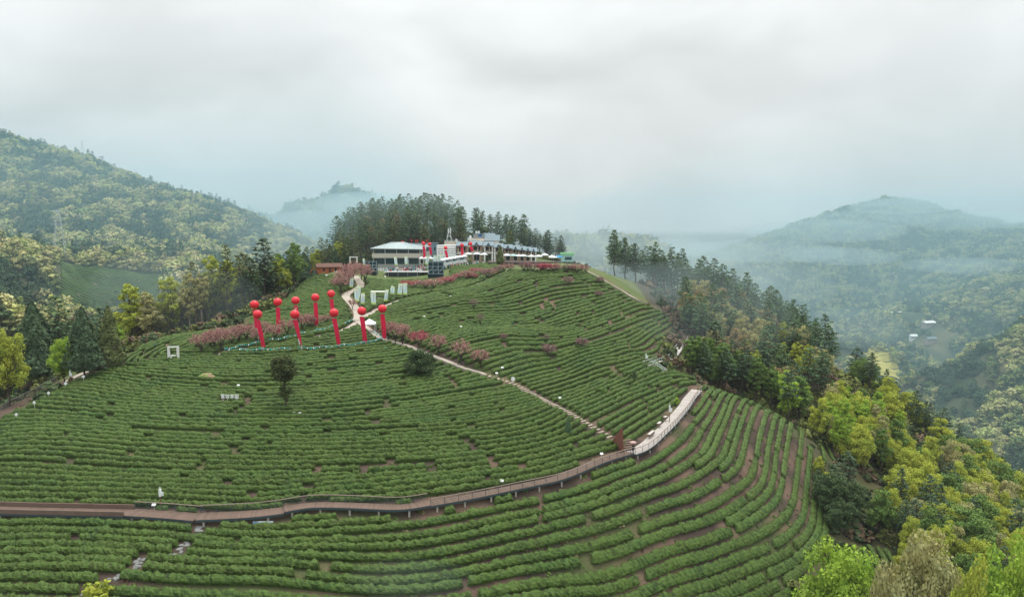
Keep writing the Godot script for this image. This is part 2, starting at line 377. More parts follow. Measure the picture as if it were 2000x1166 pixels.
func fit(points: Array, lam: float, x0: float, x1: float, z0: float, z1: float, cell: float) -> Field:
	# thin-plate spline through surveyed points (x, z, height), sampled on a grid
	var n := points.size() / 3
	var px := PackedFloat64Array()
	var pz := PackedFloat64Array()
	for i in n:
		px.append(points[i * 3] / 100.0)
		pz.append(points[i * 3 + 1] / 100.0)
	var w := n + 4
	var rows := []
	for i in n + 3:
		var r := PackedFloat64Array()
		r.resize(w)
		rows.append(r)
	for i in n:
		for k in n:
			var dx := px[i] - px[k]
			var dz := pz[i] - pz[k]
			var r2 := dx * dx + dz * dz
			rows[i][k] = 0.5 * r2 * log(r2 + 1e-9) + (lam if i == k else 0.0)
		rows[i][n] = 1.0
		rows[i][n + 1] = px[i]
		rows[i][n + 2] = pz[i]
		rows[n][i] = 1.0
		rows[n + 1][i] = px[i]
		rows[n + 2][i] = pz[i]
		rows[i][n + 3] = points[i * 3 + 2]
	var size := n + 3
	for c in size:
		var best := c
		for r in range(c + 1, size):
			if absf(rows[r][c]) > absf(rows[best][c]):
				best = r
		var tmp = rows[c]
		rows[c] = rows[best]
		rows[best] = tmp
		var pr: PackedFloat64Array = rows[c]
		for r in range(c + 1, size):
			var rr: PackedFloat64Array = rows[r]
			var f := rr[c] / pr[c]
			if f != 0.0:
				for k in range(c, w):
					rr[k] -= f * pr[k]
				rows[r] = rr
	var sol := PackedFloat64Array()
	sol.resize(size)
	for c in range(size - 1, -1, -1):
		var s: float = rows[c][w - 1]
		var rr: PackedFloat64Array = rows[c]
		for k in range(c + 1, size):
			s -= rr[k] * sol[k]
		sol[c] = s / rr[c]
	var out := Field.new()
	out.x0 = x0
	out.z0 = z0
	out.cell = cell
	out.nx = int((x1 - x0) / cell) + 1
	out.nz = int((z1 - z0) / cell) + 1
	out.a.resize(out.nx * out.nz)
	for k in out.nz:
		var z := (z0 + k * cell) / 100.0
		for i in out.nx:
			var x := (x0 + i * cell) / 100.0
			var s := sol[n] + sol[n + 1] * x + sol[n + 2] * z
			for j in n:
				var dx := x - px[j]
				var dz := z - pz[j]
				var r2 := dx * dx + dz * dz
				s += sol[j] * 0.5 * r2 * log(r2 + 1e-9)
			out.a[k * out.nx + i] = s
	return out


func pairs(a: Array) -> PackedVector2Array:
	var out := PackedVector2Array()
	for i in a.size() / 2:
		out.append(Vector2(a[i * 2], a[i * 2 + 1]))
	return out


func resample(a: PackedVector2Array, step: float) -> PackedVector2Array:
	var curve := Curve2D.new()
	curve.bake_interval = step * 0.5
	for i in a.size():
		var before := a[maxi(i - 1, 0)]
		var after := a[mini(i + 1, a.size() - 1)]
		var t := (after - before) / 6.0
		var reach := minf(a[i].distance_to(before) if i > 0 else 1e9, a[i].distance_to(after) if i < a.size() - 1 else 1e9) * 0.33
		t = t.limit_length(reach)
		curve.add_point(a[i], -t, t)
	var n := maxi(1, roundi(curve.get_baked_length() / step))
	var out := PackedVector2Array()
	for i in n + 1:
		out.append(curve.sample_baked(curve.get_baked_length() * i / n))
	return out


func mark(x: float, z: float, r: float, value: int) -> void:
	var i0 := int((x - r - MX0) * 2)
	var i1 := int((x + r - MX0) * 2)
	var k0 := int((z - r - MZ0) * 2)
	var k1 := int((z + r - MZ0) * 2)
	for k in range(maxi(k0, 0), mini(k1 + 1, MH)):
		for i in range(maxi(i0, 0), mini(i1 + 1, MW)):
			var dx := MX0 + (i + 0.5) * 0.5 - x
			var dz := MZ0 + (k + 0.5) * 0.5 - z
			if dx * dx + dz * dz < r * r:
				mask[k * MW + i] = value


func ground_kind(x: float, z: float) -> int:
	var i := int((x - MX0) * 2)
	var k := int((z - MZ0) * 2)
	if i < 0 or k < 0 or i >= MW or k >= MH:
		return 0
	return mask[k * MW + i]


func relief(x: float, z: float, rough: float) -> float:
	if rough <= 0.0:
		return 0.0
	var y := noise.get_noise_2d(x * 2.0, z * 2.0) * rough * 0.6
	if rough > 10.0:                      # gullies and spurs on the big mountains
		y += (0.35 - absf(noise.get_noise_2d(x * 0.42 + 90.0, z * 0.42))) * rough * 3.2
	return y


func on_mesh(f: Field, x: float, z: float, x0: float, z0: float, step: float, rough: float) -> float:
	# height of the drawn mesh, which is flat between its grid points
	var i := floorf((x - x0) / step)
	var k := floorf((z - z0) / step)
	var t := (x - x0) / step - i
	var s := (z - z0) / step - k
	var q := []
	for e in [[0, 0], [1, 0], [0, 1], [1, 1]]:
		var gx: float = x0 + (i + e[0]) * step
		var gz: float = z0 + (k + e[1]) * step
		q.append(f.h(gx, gz) + relief(gx, gz, rough))
	if t > s:
		return q[0] + (q[1] - q[0]) * t + (q[3] - q[1]) * s
	return q[0] + (q[3] - q[2]) * t + (q[2] - q[0]) * s


func left_ground(x: float, z: float) -> float:
	return on_mesh(slope_left, x, z, -860, -960, 10.0, 6.0)


func right_ground(x: float, z: float) -> float:
	return on_mesh(slope_right, x, z, 180, -2600, 20.0, 16.0)


func ridge_ground(x: float, z: float) -> float:
	return on_mesh(ridge_far, x, z, -850, -1920, 22.0, 22.0)


func field_mesh(f: Field, x0: float, x1: float, z0: float, z1: float, step: float, rough: float, tint: Callable) -> ArrayMesh:
	var nx := int((x1 - x0) / step) + 1
	var nz := int((z1 - z0) / step) + 1
	var v := PackedVector3Array()
	var c := PackedColorArray()
	for k in nz:
		for i in nx:
			var x := x0 + i * step
			var z := z0 + k * step
			var y := f.h(x, z)
			y += relief(x, z, rough)
			v.append(Vector3(x, y, z))
			c.append(tint.call(x, z))
	var idx := PackedInt32Array()
	for k in nz - 1:
		for i in nx - 1:
			var a := k * nx + i
			idx.append_array([a, a + 1, a + nx + 1, a, a + nx + 1, a + nx])
	var st := SurfaceTool.new()
	var arr := []
	arr.resize(Mesh.ARRAY_MAX)
	arr[Mesh.ARRAY_VERTEX] = v
	arr[Mesh.ARRAY_COLOR] = c
	arr[Mesh.ARRAY_INDEX] = idx
	st.create_from_arrays(arr)
	st.generate_normals()
	return st.commit()


# ---------------------------------------------------------------- camera, sky, sun

func make_view() -> void:
	var cam := Camera3D.new()
	cam.name = "camera"
	cam.fov = 46.73
	cam.far = 12000.0
	cam.near = 0.5
	add_child(cam)
	cam.position = Vector3(0, 60, 0)
	cam.rotation.x = -atan2(128.0, 1350.0)
	cam.current = true

	var w := 1024
	var hgt := 512
	var img := Image.create(w, hgt, false, Image.FORMAT_RGBF)
	var n := FastNoiseLite.new()
	n.seed = 11
	n.frequency = 0.9
	n.fractal_octaves = 5
	n.fractal_gain = 0.5
	for y in hgt:
		var el := PI * (0.5 - (y + 0.5) / hgt)
		for x in w:
			var az := TAU * ((x + 0.5) / w - 0.5)
			var d := Vector3(sin(az) * cos(el), sin(el), -cos(az) * cos(el))
			# an overcast sky: brighter overhead than at the horizon, with soft cloud folds
			var l := SKY * (1.0 + 2.3 * pow(maxf(d.y, 0.0), 1.5))
			var p := Vector3(d.x, maxf(d.y, 0.0) * 2.6, d.z) * 2.3
			var q := n.get_noise_3dv(p + Vector3(0, n.get_noise_3dv(p * 0.7) * 0.8, 0))
			l *= 1.0 + 0.26 * q
			if d.y < -0.02:
				l *= lerpf(1.0, 0.35, clampf((-d.y - 0.02) * 4.0, 0, 1))
			img.set_pixel(x, y, Color(l * 0.968, l * 1.0, l * 1.0))
	var sky_mat := PanoramaSkyMaterial.new()
	sky_mat.panorama = ImageTexture.create_from_image(img)
	var sky := Sky.new()
	sky.sky_material = sky_mat
	var e := Environment.new()
	e.background_mode = Environment.BG_SKY
	e.sky = sky
	e.tonemap_mode = Environment.TONE_MAPPER_LINEAR
	e.tonemap_exposure = EXPOSURE
	e.sdfgi_enabled = true
	e.ssao_enabled = true
	e.ssil_enabled = true
	e.fog_enabled = true
	e.fog_density = FOG
	e.fog_light_color = Color(0.93, 0.985, 1.0)
	e.volumetric_fog_enabled = true
	e.volumetric_fog_density = 0.0
	var env := WorldEnvironment.new()
	env.name = "world_environment"
	env.environment = e
	add_child(env)

	var sun := DirectionalLight3D.new()
	sun.name = "sun_behind_cloud"
	sun.light_energy = 0.5
	sun.light_color = Color(1.0, 0.97, 0.92)
	sun.light_angular_distance = 14.0
	sun.shadow_enabled = true
	add_child(sun)
	sun.rotation_degrees = Vector3(-76, 150, 0)


const SKY := 0.52
const EXPOSURE := 1.35
const FOG := 0.00012


# ---------------------------------------------------------------- land

func make_land() -> void:
	noise.seed = 5
	noise.frequency = 0.02
	noise.fractal_octaves = 4
	fine.seed = 9
	fine.frequency = 0.5
	fine.fractal_octaves = 2
	hill = fit(HILL_POINTS, 0.0015, -216, 232, -420, -44, 4)
	slope_left = fit(LEFT_POINTS, 0.004, -900, -60, -1000, -200, 20)
	slope_right = fit(RIGHT_POINTS, 0.002, 150, 2000, -2700, -300, 40)
	ridge_far = fit(FAR_POINTS, 0.002, -900, 700, -2000, -700, 40)

	mask.resize(MW * MH)
	var edge := pairs(TEA_EDGE)
	for k in MH:
		for i in MW:
			var q := Vector2(MX0 + (i + 0.5) * 0.5, MZ0 + (k + 0.5) * 0.5)
			if Geometry2D.is_point_in_polygon(q, edge):
				mask[k * MW + i] = 1
	for t in [[PATH_HILLTOP, 1.5], [PATH_LEFT, 1.0], [PATH_TENT, 1.1], [PATH_RIGHT, 1.1], [STEPS, 1.15], [STAIR_LEFT, 1.8], [PATH_STAIR, 1.2], [PATH_DOME, 1.6],
			[DECK_A, 1.75], [DECK_B, 1.5], [DECK_C, 1.7], [DECK_D, 1.55], [DECK_E, 1.4], [DECK_F, 2.0], [DRAIN, 0.5]]:
		for q in resample(pairs(t[0]), 0.7):
			mark(q.x, q.y, t[1], 2)
	for q in resample(pairs(STAIR_LEFT), 1.0):     # the cut bank beside the stair stays clear
		for k in range(-9, 10):
			for i in range(-9, 10):
				var x := q.x + i * 0.5
				var z := q.y + k * 0.5
				if ground_kind(x, z) == 0:
					mark(x, z, 0.3, 3)

	# the hill itself: brown soil between the rows, grass and leaf litter elsewhere
	var soil_fine := grain(512, 0.03, 5, 3, Color(0.62, 0.60, 0.58), Color(1, 1, 1), 1.6)
	var earth := textured("earth", soil_fine, 2.6, 0.95)
	var o := part("hill_ground", field_mesh(hill, -200, 216, -400, -48, 2.0, 0.0, hill_tint), earth, self)
	tag(o, "", "", "", "structure")
	var wild := textured("wild_ground", soil_fine, 9.0, 0.95)
	o = part("left_mountain", field_mesh(slope_left, -860, -80, -960, -215, 10.0, 6.0, left_tint), wild, self)
	tag(o, "", "", "", "structure")
	o = part("valley_mountains", field_mesh(slope_right, 180, 1950, -2600, -330, 20.0, 16.0, wild_tint), wild, self)
	tag(o, "", "", "", "structure")
	o = part("distant_ridge", field_mesh(ridge_far, -850, 300, -1920, -740, 22.0, 22.0, wild_tint), wild, self)
	tag(o, "", "", "", "structure")
	var floor_mesh := PlaneMesh.new()
	floor_mesh.size = Vector2(3600, 2900)
	o = part("valley_floor", floor_mesh, paint("valley_green", 0.07, 0.10, 0.05, 0.95), self)
	o.position = Vector3(500, -165, -1300)
	tag(o, "", "", "", "structure")


func hill_tint(x: float, z: float) -> Color:
	var n := noise.get_noise_2d(x * 4.0, z * 4.0)
	var g := noise.get_noise_2d(x * 1.3 + 300.0, z * 1.3)
	var soil := Color(0.24, 0.165, 0.125).lerp(Color(0.10, 0.074, 0.060), clampf(0.85 - n * 3.2, 0, 1))
	var grass := Color(0.115, 0.165, 0.055).lerp(Color(0.20, 0.19, 0.09), clampf(n * 1.4 + 0.45, 0, 1))
	var kind := ground_kind(x, z)
	if kind == 1 or kind == 2:
		var meadow := z < -224.0 and x > -62.0 and x < 8.0
		if meadow:
			return Color(0.15, 0.225, 0.075).lerp(Color(0.20, 0.24, 0.10), clampf(n * 1.5 + 0.5, 0, 1))
		return soil.lerp(grass, clampf(g * 2.2 + 0.12, 0, 0.75))
	if z < -222.0 and x > -75.0 and x < 45.0:
		return Color(0.15, 0.225, 0.075).lerp(Color(0.20, 0.24, 0.10), clampf(n * 1.5 + 0.5, 0, 1))
	return grass.lerp(Color(0.10, 0.085, 0.055), clampf(0.5 + g * 2.0, 0, 1))


func wild_tint(x: float, z: float) -> Color:
	var n := noise.get_noise_2d(x * 0.6, z * 0.6)
	return Color(0.06, 0.09, 0.04).lerp(Color(0.20, 0.19, 0.10), clampf(n * 2.4 + 0.3, 0, 1))


func left_tint(x: float, z: float) -> Color:
	var n := noise.get_noise_2d(x * 1.5, z * 1.5)
	return Color(0.07, 0.11, 0.045).lerp(Color(0.17, 0.16, 0.085), clampf(n * 2.0 + 0.4, 0, 1))


# ---------------------------------------------------------------- tea rows

var dir_grid := PackedVector2Array()
const DX0 := -120.0
const DZ0 := -290.0
const DC := 4.0
const DNX := 61
const DNZ := 60


func row_dir(x: float, z: float) -> Vector2:
	var fx := clampf((x - DX0) / DC, 0, DNX - 1.001)
	var fz := clampf((z - DZ0) / DC, 0, DNZ - 1.001)
	var i := int(fx)
	var k := int(fz)
	var t := fx - i
	var s := fz - k
	var b := k * DNX + i
	var q := dir_grid[b].lerp(dir_grid[b + 1], t).lerp(dir_grid[b + DNX].lerp(dir_grid[b + DNX + 1], t), s)
	var ang := atan2(q.y, q.x) * 0.5
	return Vector2(cos(ang), sin(ang))


func guide_field() -> void:
	var pts := PackedVector2Array()
	var dirs := PackedVector2Array()
	for g in ROW_GUIDES:
		var line := resample(pairs(g), 3.5)
		for i in line.size() - 1:
			var d := (line[i + 1] - line[i]).normalized()
			var a := d.angle() * 2.0
			pts.append((line[i] + line[i + 1]) * 0.5)
			dirs.append(Vector2(cos(a), sin(a)))
	dir_grid.resize(DNX * DNZ)
	for k in DNZ:
		for i in DNX:
			var q := Vector2(DX0 + i * DC, DZ0 + k * DC)
			var s := Vector2.ZERO
			for j in pts.size():
				var r := q.distance_squared_to(pts[j]) + 6.0
				s += dirs[j] / (r * r)
			dir_grid[k * DNX + i] = s.normalized()


func trace_rows(spacing: float) -> Array:
	var cells := {}
	var lines := []
	var queue := []
	var near2 := spacing * spacing * 0.45
	var seeds := [Vector2(-34, -92), Vector2(10, -88), Vector2(45, -122), Vector2(15, -140), Vector2(8, -200), Vector2(-45, -160), Vector2(-55, -205), Vector2(-30, -215), Vector2(-10, -180), Vector2(-80, -135), Vector2(40, -190), Vector2(30, -105), Vector2(60, -150), Vector2(-20, -250)]
	for s in seeds:
		queue.append(s)
	var head := 0
	while head < queue.size():
		var s: Vector2 = queue[head]
		head += 1
		if ground_kind(s.x, s.y) != 1 or crowded(cells, s, spacing * spacing * 0.5, spacing):
			continue
		var line := PackedVector2Array()
		for way in [-1.0, 1.0]:
			var p := s
			var d: Vector2 = row_dir(p.x, p.y) * way
			var run := PackedVector2Array()
			for n in 700:
				var m := row_dir(p.x + d.x * 0.3, p.y + d.y * 0.3)
				if m.dot(d) < 0:
					m = -m
				p += m * 0.6
				d = m
				if ground_kind(p.x, p.y) != 1 or crowded(cells, p, near2, spacing):
					break
				run.append(p)
			if way < 0:
				run.reverse()
				line.append_array(run)
				line.append(s)
			else:
				line.append_array(run)
		for q in line:
			var key := Vector2i(floori(q.x / spacing), floori(q.y / spacing))
			if cells.has(key):
				cells[key].append(q)
			else:
				cells[key] = [q]
		if line.size() > 2:
			lines.append(line)
		for i in range(2, line.size(), 5):
			var d := row_dir(line[i].x, line[i].y)
			var side := Vector2(-d.y, d.x) * spacing
			queue.append(line[i] + side)
			queue.append(line[i] - side)
	return lines


func crowded(cells: Dictionary, p: Vector2, near2: float, spacing: float) -> bool:
	var cx := floori(p.x / spacing)
	var cz := floori(p.y / spacing)
	for k in range(cz - 1, cz + 2):
		for i in range(cx - 1, cx + 2):
			var key := Vector2i(i, k)
			if cells.has(key):
				for q: Vector2 in cells[key]:
					if q.distance_squared_to(p) < near2:
						return true
	return false


const SECTION_NEAR := [[-0.36, 0.0], [-0.44, 0.34], [-1.0, 0.5], [-0.98, 0.72], [-0.66, 0.93], [0.0, 1.0], [0.66, 0.93], [0.98, 0.72], [1.0, 0.5], [0.44, 0.34], [0.36, 0.0]]
const SECTION_FAR := [[-0.4, 0.0], [-1.0, 0.5], [-0.9, 0.82], [0.0, 1.0], [0.9, 0.82], [1.0, 0.5], [0.4, 0.0]]


func hedge(line: PackedVector2Array, wide: float, tall: float, into: Array) -> void:
	# a clipped hedge along the line: lumpy rounded section, leaf sprays standing out of it
	var mid := line[line.size() / 2]
	var dist := Vector3(mid.x, 0, mid.y).length()
	var step := 0.26 if dist < 125 else (0.36 if dist < 175 else 0.6)
	var section: Array = SECTION_NEAR if dist < 150 else SECTION_FAR
	var across := section.size()
	var pts := resample(line, step)
	var n := pts.size()
	var v := PackedVector3Array()
	var c := PackedColorArray()
	var idx := PackedInt32Array()
	var seed_off := rnd(0, 500)
	var crack := rnd(0.5, 3.0)
	var rag := clampf(1.0 - (dist - 95.0) / 60.0, 0.5, 1.0)     # coarser steps carry less raggedness
	var deep := 0.1
	var hue := rnd(-0.12, 0.12)
	var leaf_n := 11 if dist < 125 else (8 if dist < 175 else 5)
	var leaf_size := 0.105 if dist < 125 else (0.115 if dist < 175 else 0.14)
	var lv := PackedVector3Array()
	var lc := PackedColorArray()
	for i in n:
		var q := pts[i]
		var d := (pts[mini(i + 1, n - 1)] - pts[maxi(i - 1, 0)]).normalized()
		var side := Vector2(-d.y, d.x)
		var s := i * step
		var end := minf(1.0, minf(s, (n - 1 - i) * step) / 0.4)
		end = sqrt(maxf(0.0, 1.0 - (1.0 - end) * (1.0 - end))) * 0.92 + 0.08
		var bulge := noise.get_noise_2d(seed_off + s * 22.0, seed_off)
		if s > crack + 0.3:
			crack = s + rnd(0.9, 5.5)
			deep = rnd(0.04, 0.26)
		var notch := 1.0 - deep * maxf(0.0, 1.0 - absf(s - crack) / 0.32)
		var w := wide * (0.95 + 0.24 * bulge) * end * notch
		var t := tall * (0.97 + 0.24 * bulge) * end * notch
		var g0 := hill.h(q.x - side.x * w, q.y - side.y * w)
		var g1 := hill.h(q.x + side.x * w, q.y + side.y * w)
		var patch := noise.get_noise_2d(q.x * 5.0, q.y * 5.0)
		for k in across:
			var ca: float = section[k][0]
			var sa: float = section[k][1]
			var x := ca * w
			var y := sa * t
			var p := Vector3(q.x + side.x * x, lerpf(g0, g1, (x / maxf(w, 0.01) + 1.0) * 0.5) - (0.08 if k == 0 or k == across - 1 else 0.0) + y, q.y + side.y * x)
			var j := fine.get_noise_3d(p.x * 3.1, p.y * 3.1, p.z * 3.1)
			var j2 := rng.randf() - 0.5
			var out := Vector3(side.x * ca, 0.35 + sa, side.y * ca)
			p += out * (j * 0.15 + j2 * 0.10) * rag
			v.append(p)
			var lum := maxf(0.35, 1.0 + j * 1.3 + j2 * 0.9 + patch * 0.3)
			c.append(Color(lum * (1.0 + hue + patch * 0.25), lum, lum * (1.0 - patch * 0.2)))
			if k > 1 and k < across - 2:
				for m in (3 if leaf_n > 9 else 2):
					var at := p + out * rnd(0.0, 0.07) + Vector3(d.x, 0, d.y) * rnd(-0.15, 0.15) + Vector3(side.x, 0, side.y) * rnd(-0.08, 0.08)
					var e := Vector3(rnd(-1, 1), rnd(-0.4, 1.0), rnd(-1, 1)).normalized() * leaf_size
					var f := Vector3(rnd(-1, 1), rnd(-0.6, 0.6), rnd(-1, 1)).normalized() * leaf_size
					lv.append(at - f * 0.5)
					lv.append(at + f * 0.5)
					lv.append(at + e * 1.5)
					var ll := rnd(0.35, 2.3)
					var lcol := Color(ll * (1.12 + hue), ll * 1.04, ll * 0.7)
					lc.append(lcol); lc.append(lcol); lc.append(lcol)
	for i in n - 1:
		for k in across - 1:
			var a := i * across + k
			idx.append_array([a, a + across, a + across + 1, a, a + across + 1, a + 1])
	var base := v.size()
	for i in lv.size():
		idx.append(base + i)
	v.append_array(lv)
	c.append_array(lc)
	into.append([v, c, idx])


func arrays_mesh(list: Array) -> ArrayMesh:
	var v := PackedVector3Array()
	var c := PackedColorArray()
	var idx := PackedInt32Array()
	for l in list:
		var base := v.size()
		v.append_array(l[0])
		c.append_array(l[1])
		if base == 0:
			idx.append_array(l[2])
		else:
			for q in l[2]:
				idx.append(q + base)
	var arr := []
	arr.resize(Mesh.ARRAY_MAX)
	arr[Mesh.ARRAY_VERTEX] = v
	arr[Mesh.ARRAY_COLOR] = c
	arr[Mesh.ARRAY_INDEX] = idx
	var out := ArrayMesh.new()
	out.add_surface_from_arrays(Mesh.PRIMITIVE_TRIANGLES, arr)
	return out


const ORDINALS := ["first", "second", "third", "fourth", "fifth", "sixth", "seventh", "eighth", "ninth", "tenth", "eleventh", "twelfth", "thirteenth", "fourteenth", "fifteenth", "sixteenth", "seventeenth", "eighteenth", "nineteenth"]
const TENS := ["", "", "twenty", "thirty", "forty", "fifty", "sixty", "seventy", "eighty", "ninety"]


func ordinal(n: int) -> String:       # 1-based, to 99
	if n < 20:
		return ORDINALS[n - 1]
	if n % 10 == 0:
		return TENS[n / 10].trim_suffix("y") + "ieth"
	return TENS[n / 10] + "-" + ORDINALS[n % 10 - 1]


func deck_depth(x: float) -> float:
	var best := 1e9
	var out := 0.0
	for t in [DECK_A, DECK_B, DECK_C, DECK_D, DECK_E, DECK_F]:
		for i in t.size() / 2:
			if absf(t[i * 2] - x) < best:
				best = absf(t[i * 2] - x)
				out = -t[i * 2 + 1]
	return out


func polyline_x(t: Array, z: float) -> float:
	var best := 1e9
	var out := 0.0
	for i in t.size() / 2:
		if absf(t[i * 2 + 1] - z) < best:
			best = absf(t[i * 2 + 1] - z)
			out = t[i * 2]
	return out


func make_tea() -> void:
	guide_field()
	var lines := trace_rows(1.52)
	print("rows ", lines.size())
	var runs := []
	for line: PackedVector2Array in lines:
		var from := 0
		var k := 0
		while k < line.size():
			var length := int(rnd(26, 95))
			var to := mini(k + length, line.size())
			if line.size() - to < 12:
				to = line.size()
			if to - k >= 3:
				runs.append(line.slice(k, to))
			k = to + (0 if rng.randf() < 0.35 else (1 if rng.randf() < 0.93 else 2))
	var ranked := []
	var total := 0.0
	for r: PackedVector2Array in runs:
		var m := r[r.size() / 2]
		var d := Vector2(m.x, m.y).length()
		var long := r.size() * 0.6
		total += long
		ranked.append([long / d * (1.0 if d < 170 else 0.5), r, m, d])
	ranked.sort_custom(func(a, b): return a[0] > b[0])
	print("hedges ", ranked.size(), " metres ", total)
	var tea := paint("tea_leaves", 0.070, 0.120, 0.022, 0.7)
	tea.backlight_enabled = false
	var single := []
	var rest := []
	for i in ranked.size():
		if i < 280:
			single.append(ranked[i])
		else:
			rest.append(ranked[i])
	# name each run by the block it grows in, counted away from the boardwalk
	var blocks := {"below": [], "front": [], "right": [], "dome": [], "upper": [], "top": []}
	for s in single:
		var m: Vector2 = s[2]
		var dd := deck_depth(m.x)
		var b := "front"
		if (m.x < 42.0 and -m.y < dd) or m.x >= 42.0 and -m.y < 158.0 + (m.x - 42.0):
			b = "below"
		elif m.y < -215.0:
			b = "top"
		elif m.x > polyline_x(STEPS if m.y > -138.0 else PATH_TENT, m.y):
			b = "dome" if m.y < -172.0 and m.x > -2.0 else "right"
		elif m.y < -158.0:
			b = "upper"
		s.append(m.length())
		blocks[b].append(s)
	var words := {
		"below": "tea hedge on the slope below the boardwalk, %s nearest the camera",
		"front": "tea hedge on the main slope above the boardwalk, %s from the bottom",
		"right": "tea hedge on the slope right of the stepping stones, %s from the bottom",
		"dome": "tea hedge on the rounded far knoll at right, %s from its foot",
		"upper": "tea hedge in the balloon field, %s from the front",
		"top": "tea hedge near the hilltop lawn, %s from the front"}
	for b in blocks:
		var list: Array = blocks[b]
		list.sort_custom(func(p, q): return p[4] < q[4])
		for i in list.size():
			var got := []
			hedge(list[i][1], 0.52 if b == "below" and list[i][2].x > 15.0 else (0.46 if b == "below" else 0.41), 0.98, got)
			var o := part("tea_hedge", arrays_mesh(got), tea, self)
			tag(o, words[b] % ordinal(i + 1) if i < 99 else words[b] % ("hundred-and-" + ordinal(i - 98)), "hedge", "clipped tea hedges on the hill")
	# short rows on the small terraces to the right of the main slope
	var terrace_rows := [
		["upper small terrace", [[Vector3(71.83, 10.63, -156.58), Vector3(67.9, 10.29, -145.75)], [Vector3(74.37, 9.52, -158.93), Vector3(71.79, 8.95, -149.69)], [Vector3(77, 8.45, -160.33), Vector3(76.23, 7.04, -153.52)], [Vector3(79.63, 7.44, -161.14), Vector3(80.13, 5.63, -155.83)], [Vector3(81.97, 6.5, -161.32), Vector3(83.02, 4.35, -156.01)], [Vector3(84.26, 5.29, -160.41), Vector3(84.95, 3.03, -154.6)]]],
		["lower small terrace", [[Vector3(65.07, 1.48, -123.64), Vector3(64.64, -0.14, -118.98)], [Vector3(67, 1.23, -124.6), Vector3(66.44, -0.35, -119.41)], [Vector3(68.63, 0.86, -124.75), Vector3(68.18, -0.51, -119.71)], [Vector3(70.03, 0.5, -124.44), Vector3(69.77, -0.47, -120.41)]]]]
	for group in terrace_rows:
		for i in group[1].size():
			var a: Vector3 = group[1][i][0]
			var b: Vector3 = group[1][i][1]
			var mesh_ := []
			hedge(PackedVector2Array([Vector2(a.x, a.z), Vector2((a.x + b.x) * 0.5, (a.z + b.z) * 0.5), Vector2(b.x, b.z)]), 0.5, 0.95, mesh_)
			for q in resample(PackedVector2Array([Vector2(a.x, a.z), Vector2(b.x, b.z)]), 1.0):
				mark(q.x, q.y, 1.2, 2)
			tag(part("tea_hedge", arrays_mesh(mesh_), tea, self), "short tea hedge on the %s among the right-hand trees, %s from the left" % [group[0], ordinal(i + 1)], "hedge", "clipped tea hedges on the hill")
	var got := []
	for s in rest:
		hedge(s[1], 0.42, 0.98, got)
	if got:
		var o := part("far_tea_hedges", arrays_mesh(got), tea, self)
		tag(o, "short and distant runs of clipped tea hedge across the hill", "hedge", "", "stuff")


# ---------------------------------------------------------------- trees

var kinds := {}      # kind -> list of [trunk mesh, crown mesh, built height]


func limb(t: Tris, a: Vector3, b: Vector3, r0: float, r1: float, sag: float, n := 3, sides := 5) -> void:
	var last := a
	for i in range(1, n + 1):
		var f := float(i) / n
		var p := a.lerp(b, f) + Vector3(rnd(-1, 1), 0, rnd(-1, 1)) * a.distance_to(b) * 0.03 - Vector3(0, sag * f * (1.0 - f) * 4.0, 0)
		if i == n:
			p = b
		t.tube(last, p, lerpf(r0, r1, float(i - 1) / n), lerpf(r0, r1, f), sides, Color.WHITE * rnd(0.8, 1.1), false)
		last = p


func ball_dir() -> Vector3:
	var z := rnd(-1, 1)
	var a := rnd(0, TAU)
	var r := sqrt(1.0 - z * z)
	return Vector3(r * cos(a), z, r * sin(a))


func spray(c: Tris, at: Vector3, radius: float, count: int, size: float, flat_: float, lift: float) -> void:
	var shade := rnd(0.78, 1.2)
	var warm := rnd(-0.1, 0.1)
	for i in count:
		var d := ball_dir()
		if d.y < -0.2 and rng.randf() < 0.6:
			d.y = -d.y
		var p := at + Vector3(d.x, d.y * flat_, d.z) * radius * pow(rng.randf(), 0.4)
		var n := (d + ball_dir() * 0.9 + Vector3(0, lift, 0)).normalized()
		var l := shade * rnd(0.7, 1.3)
		c.leaf(p, n, size * rnd(0.55, 1.25), rnd(0, TAU), Color(l * (1.0 + warm), l, l * (1.0 - warm)), rnd(0.45, 0.85))


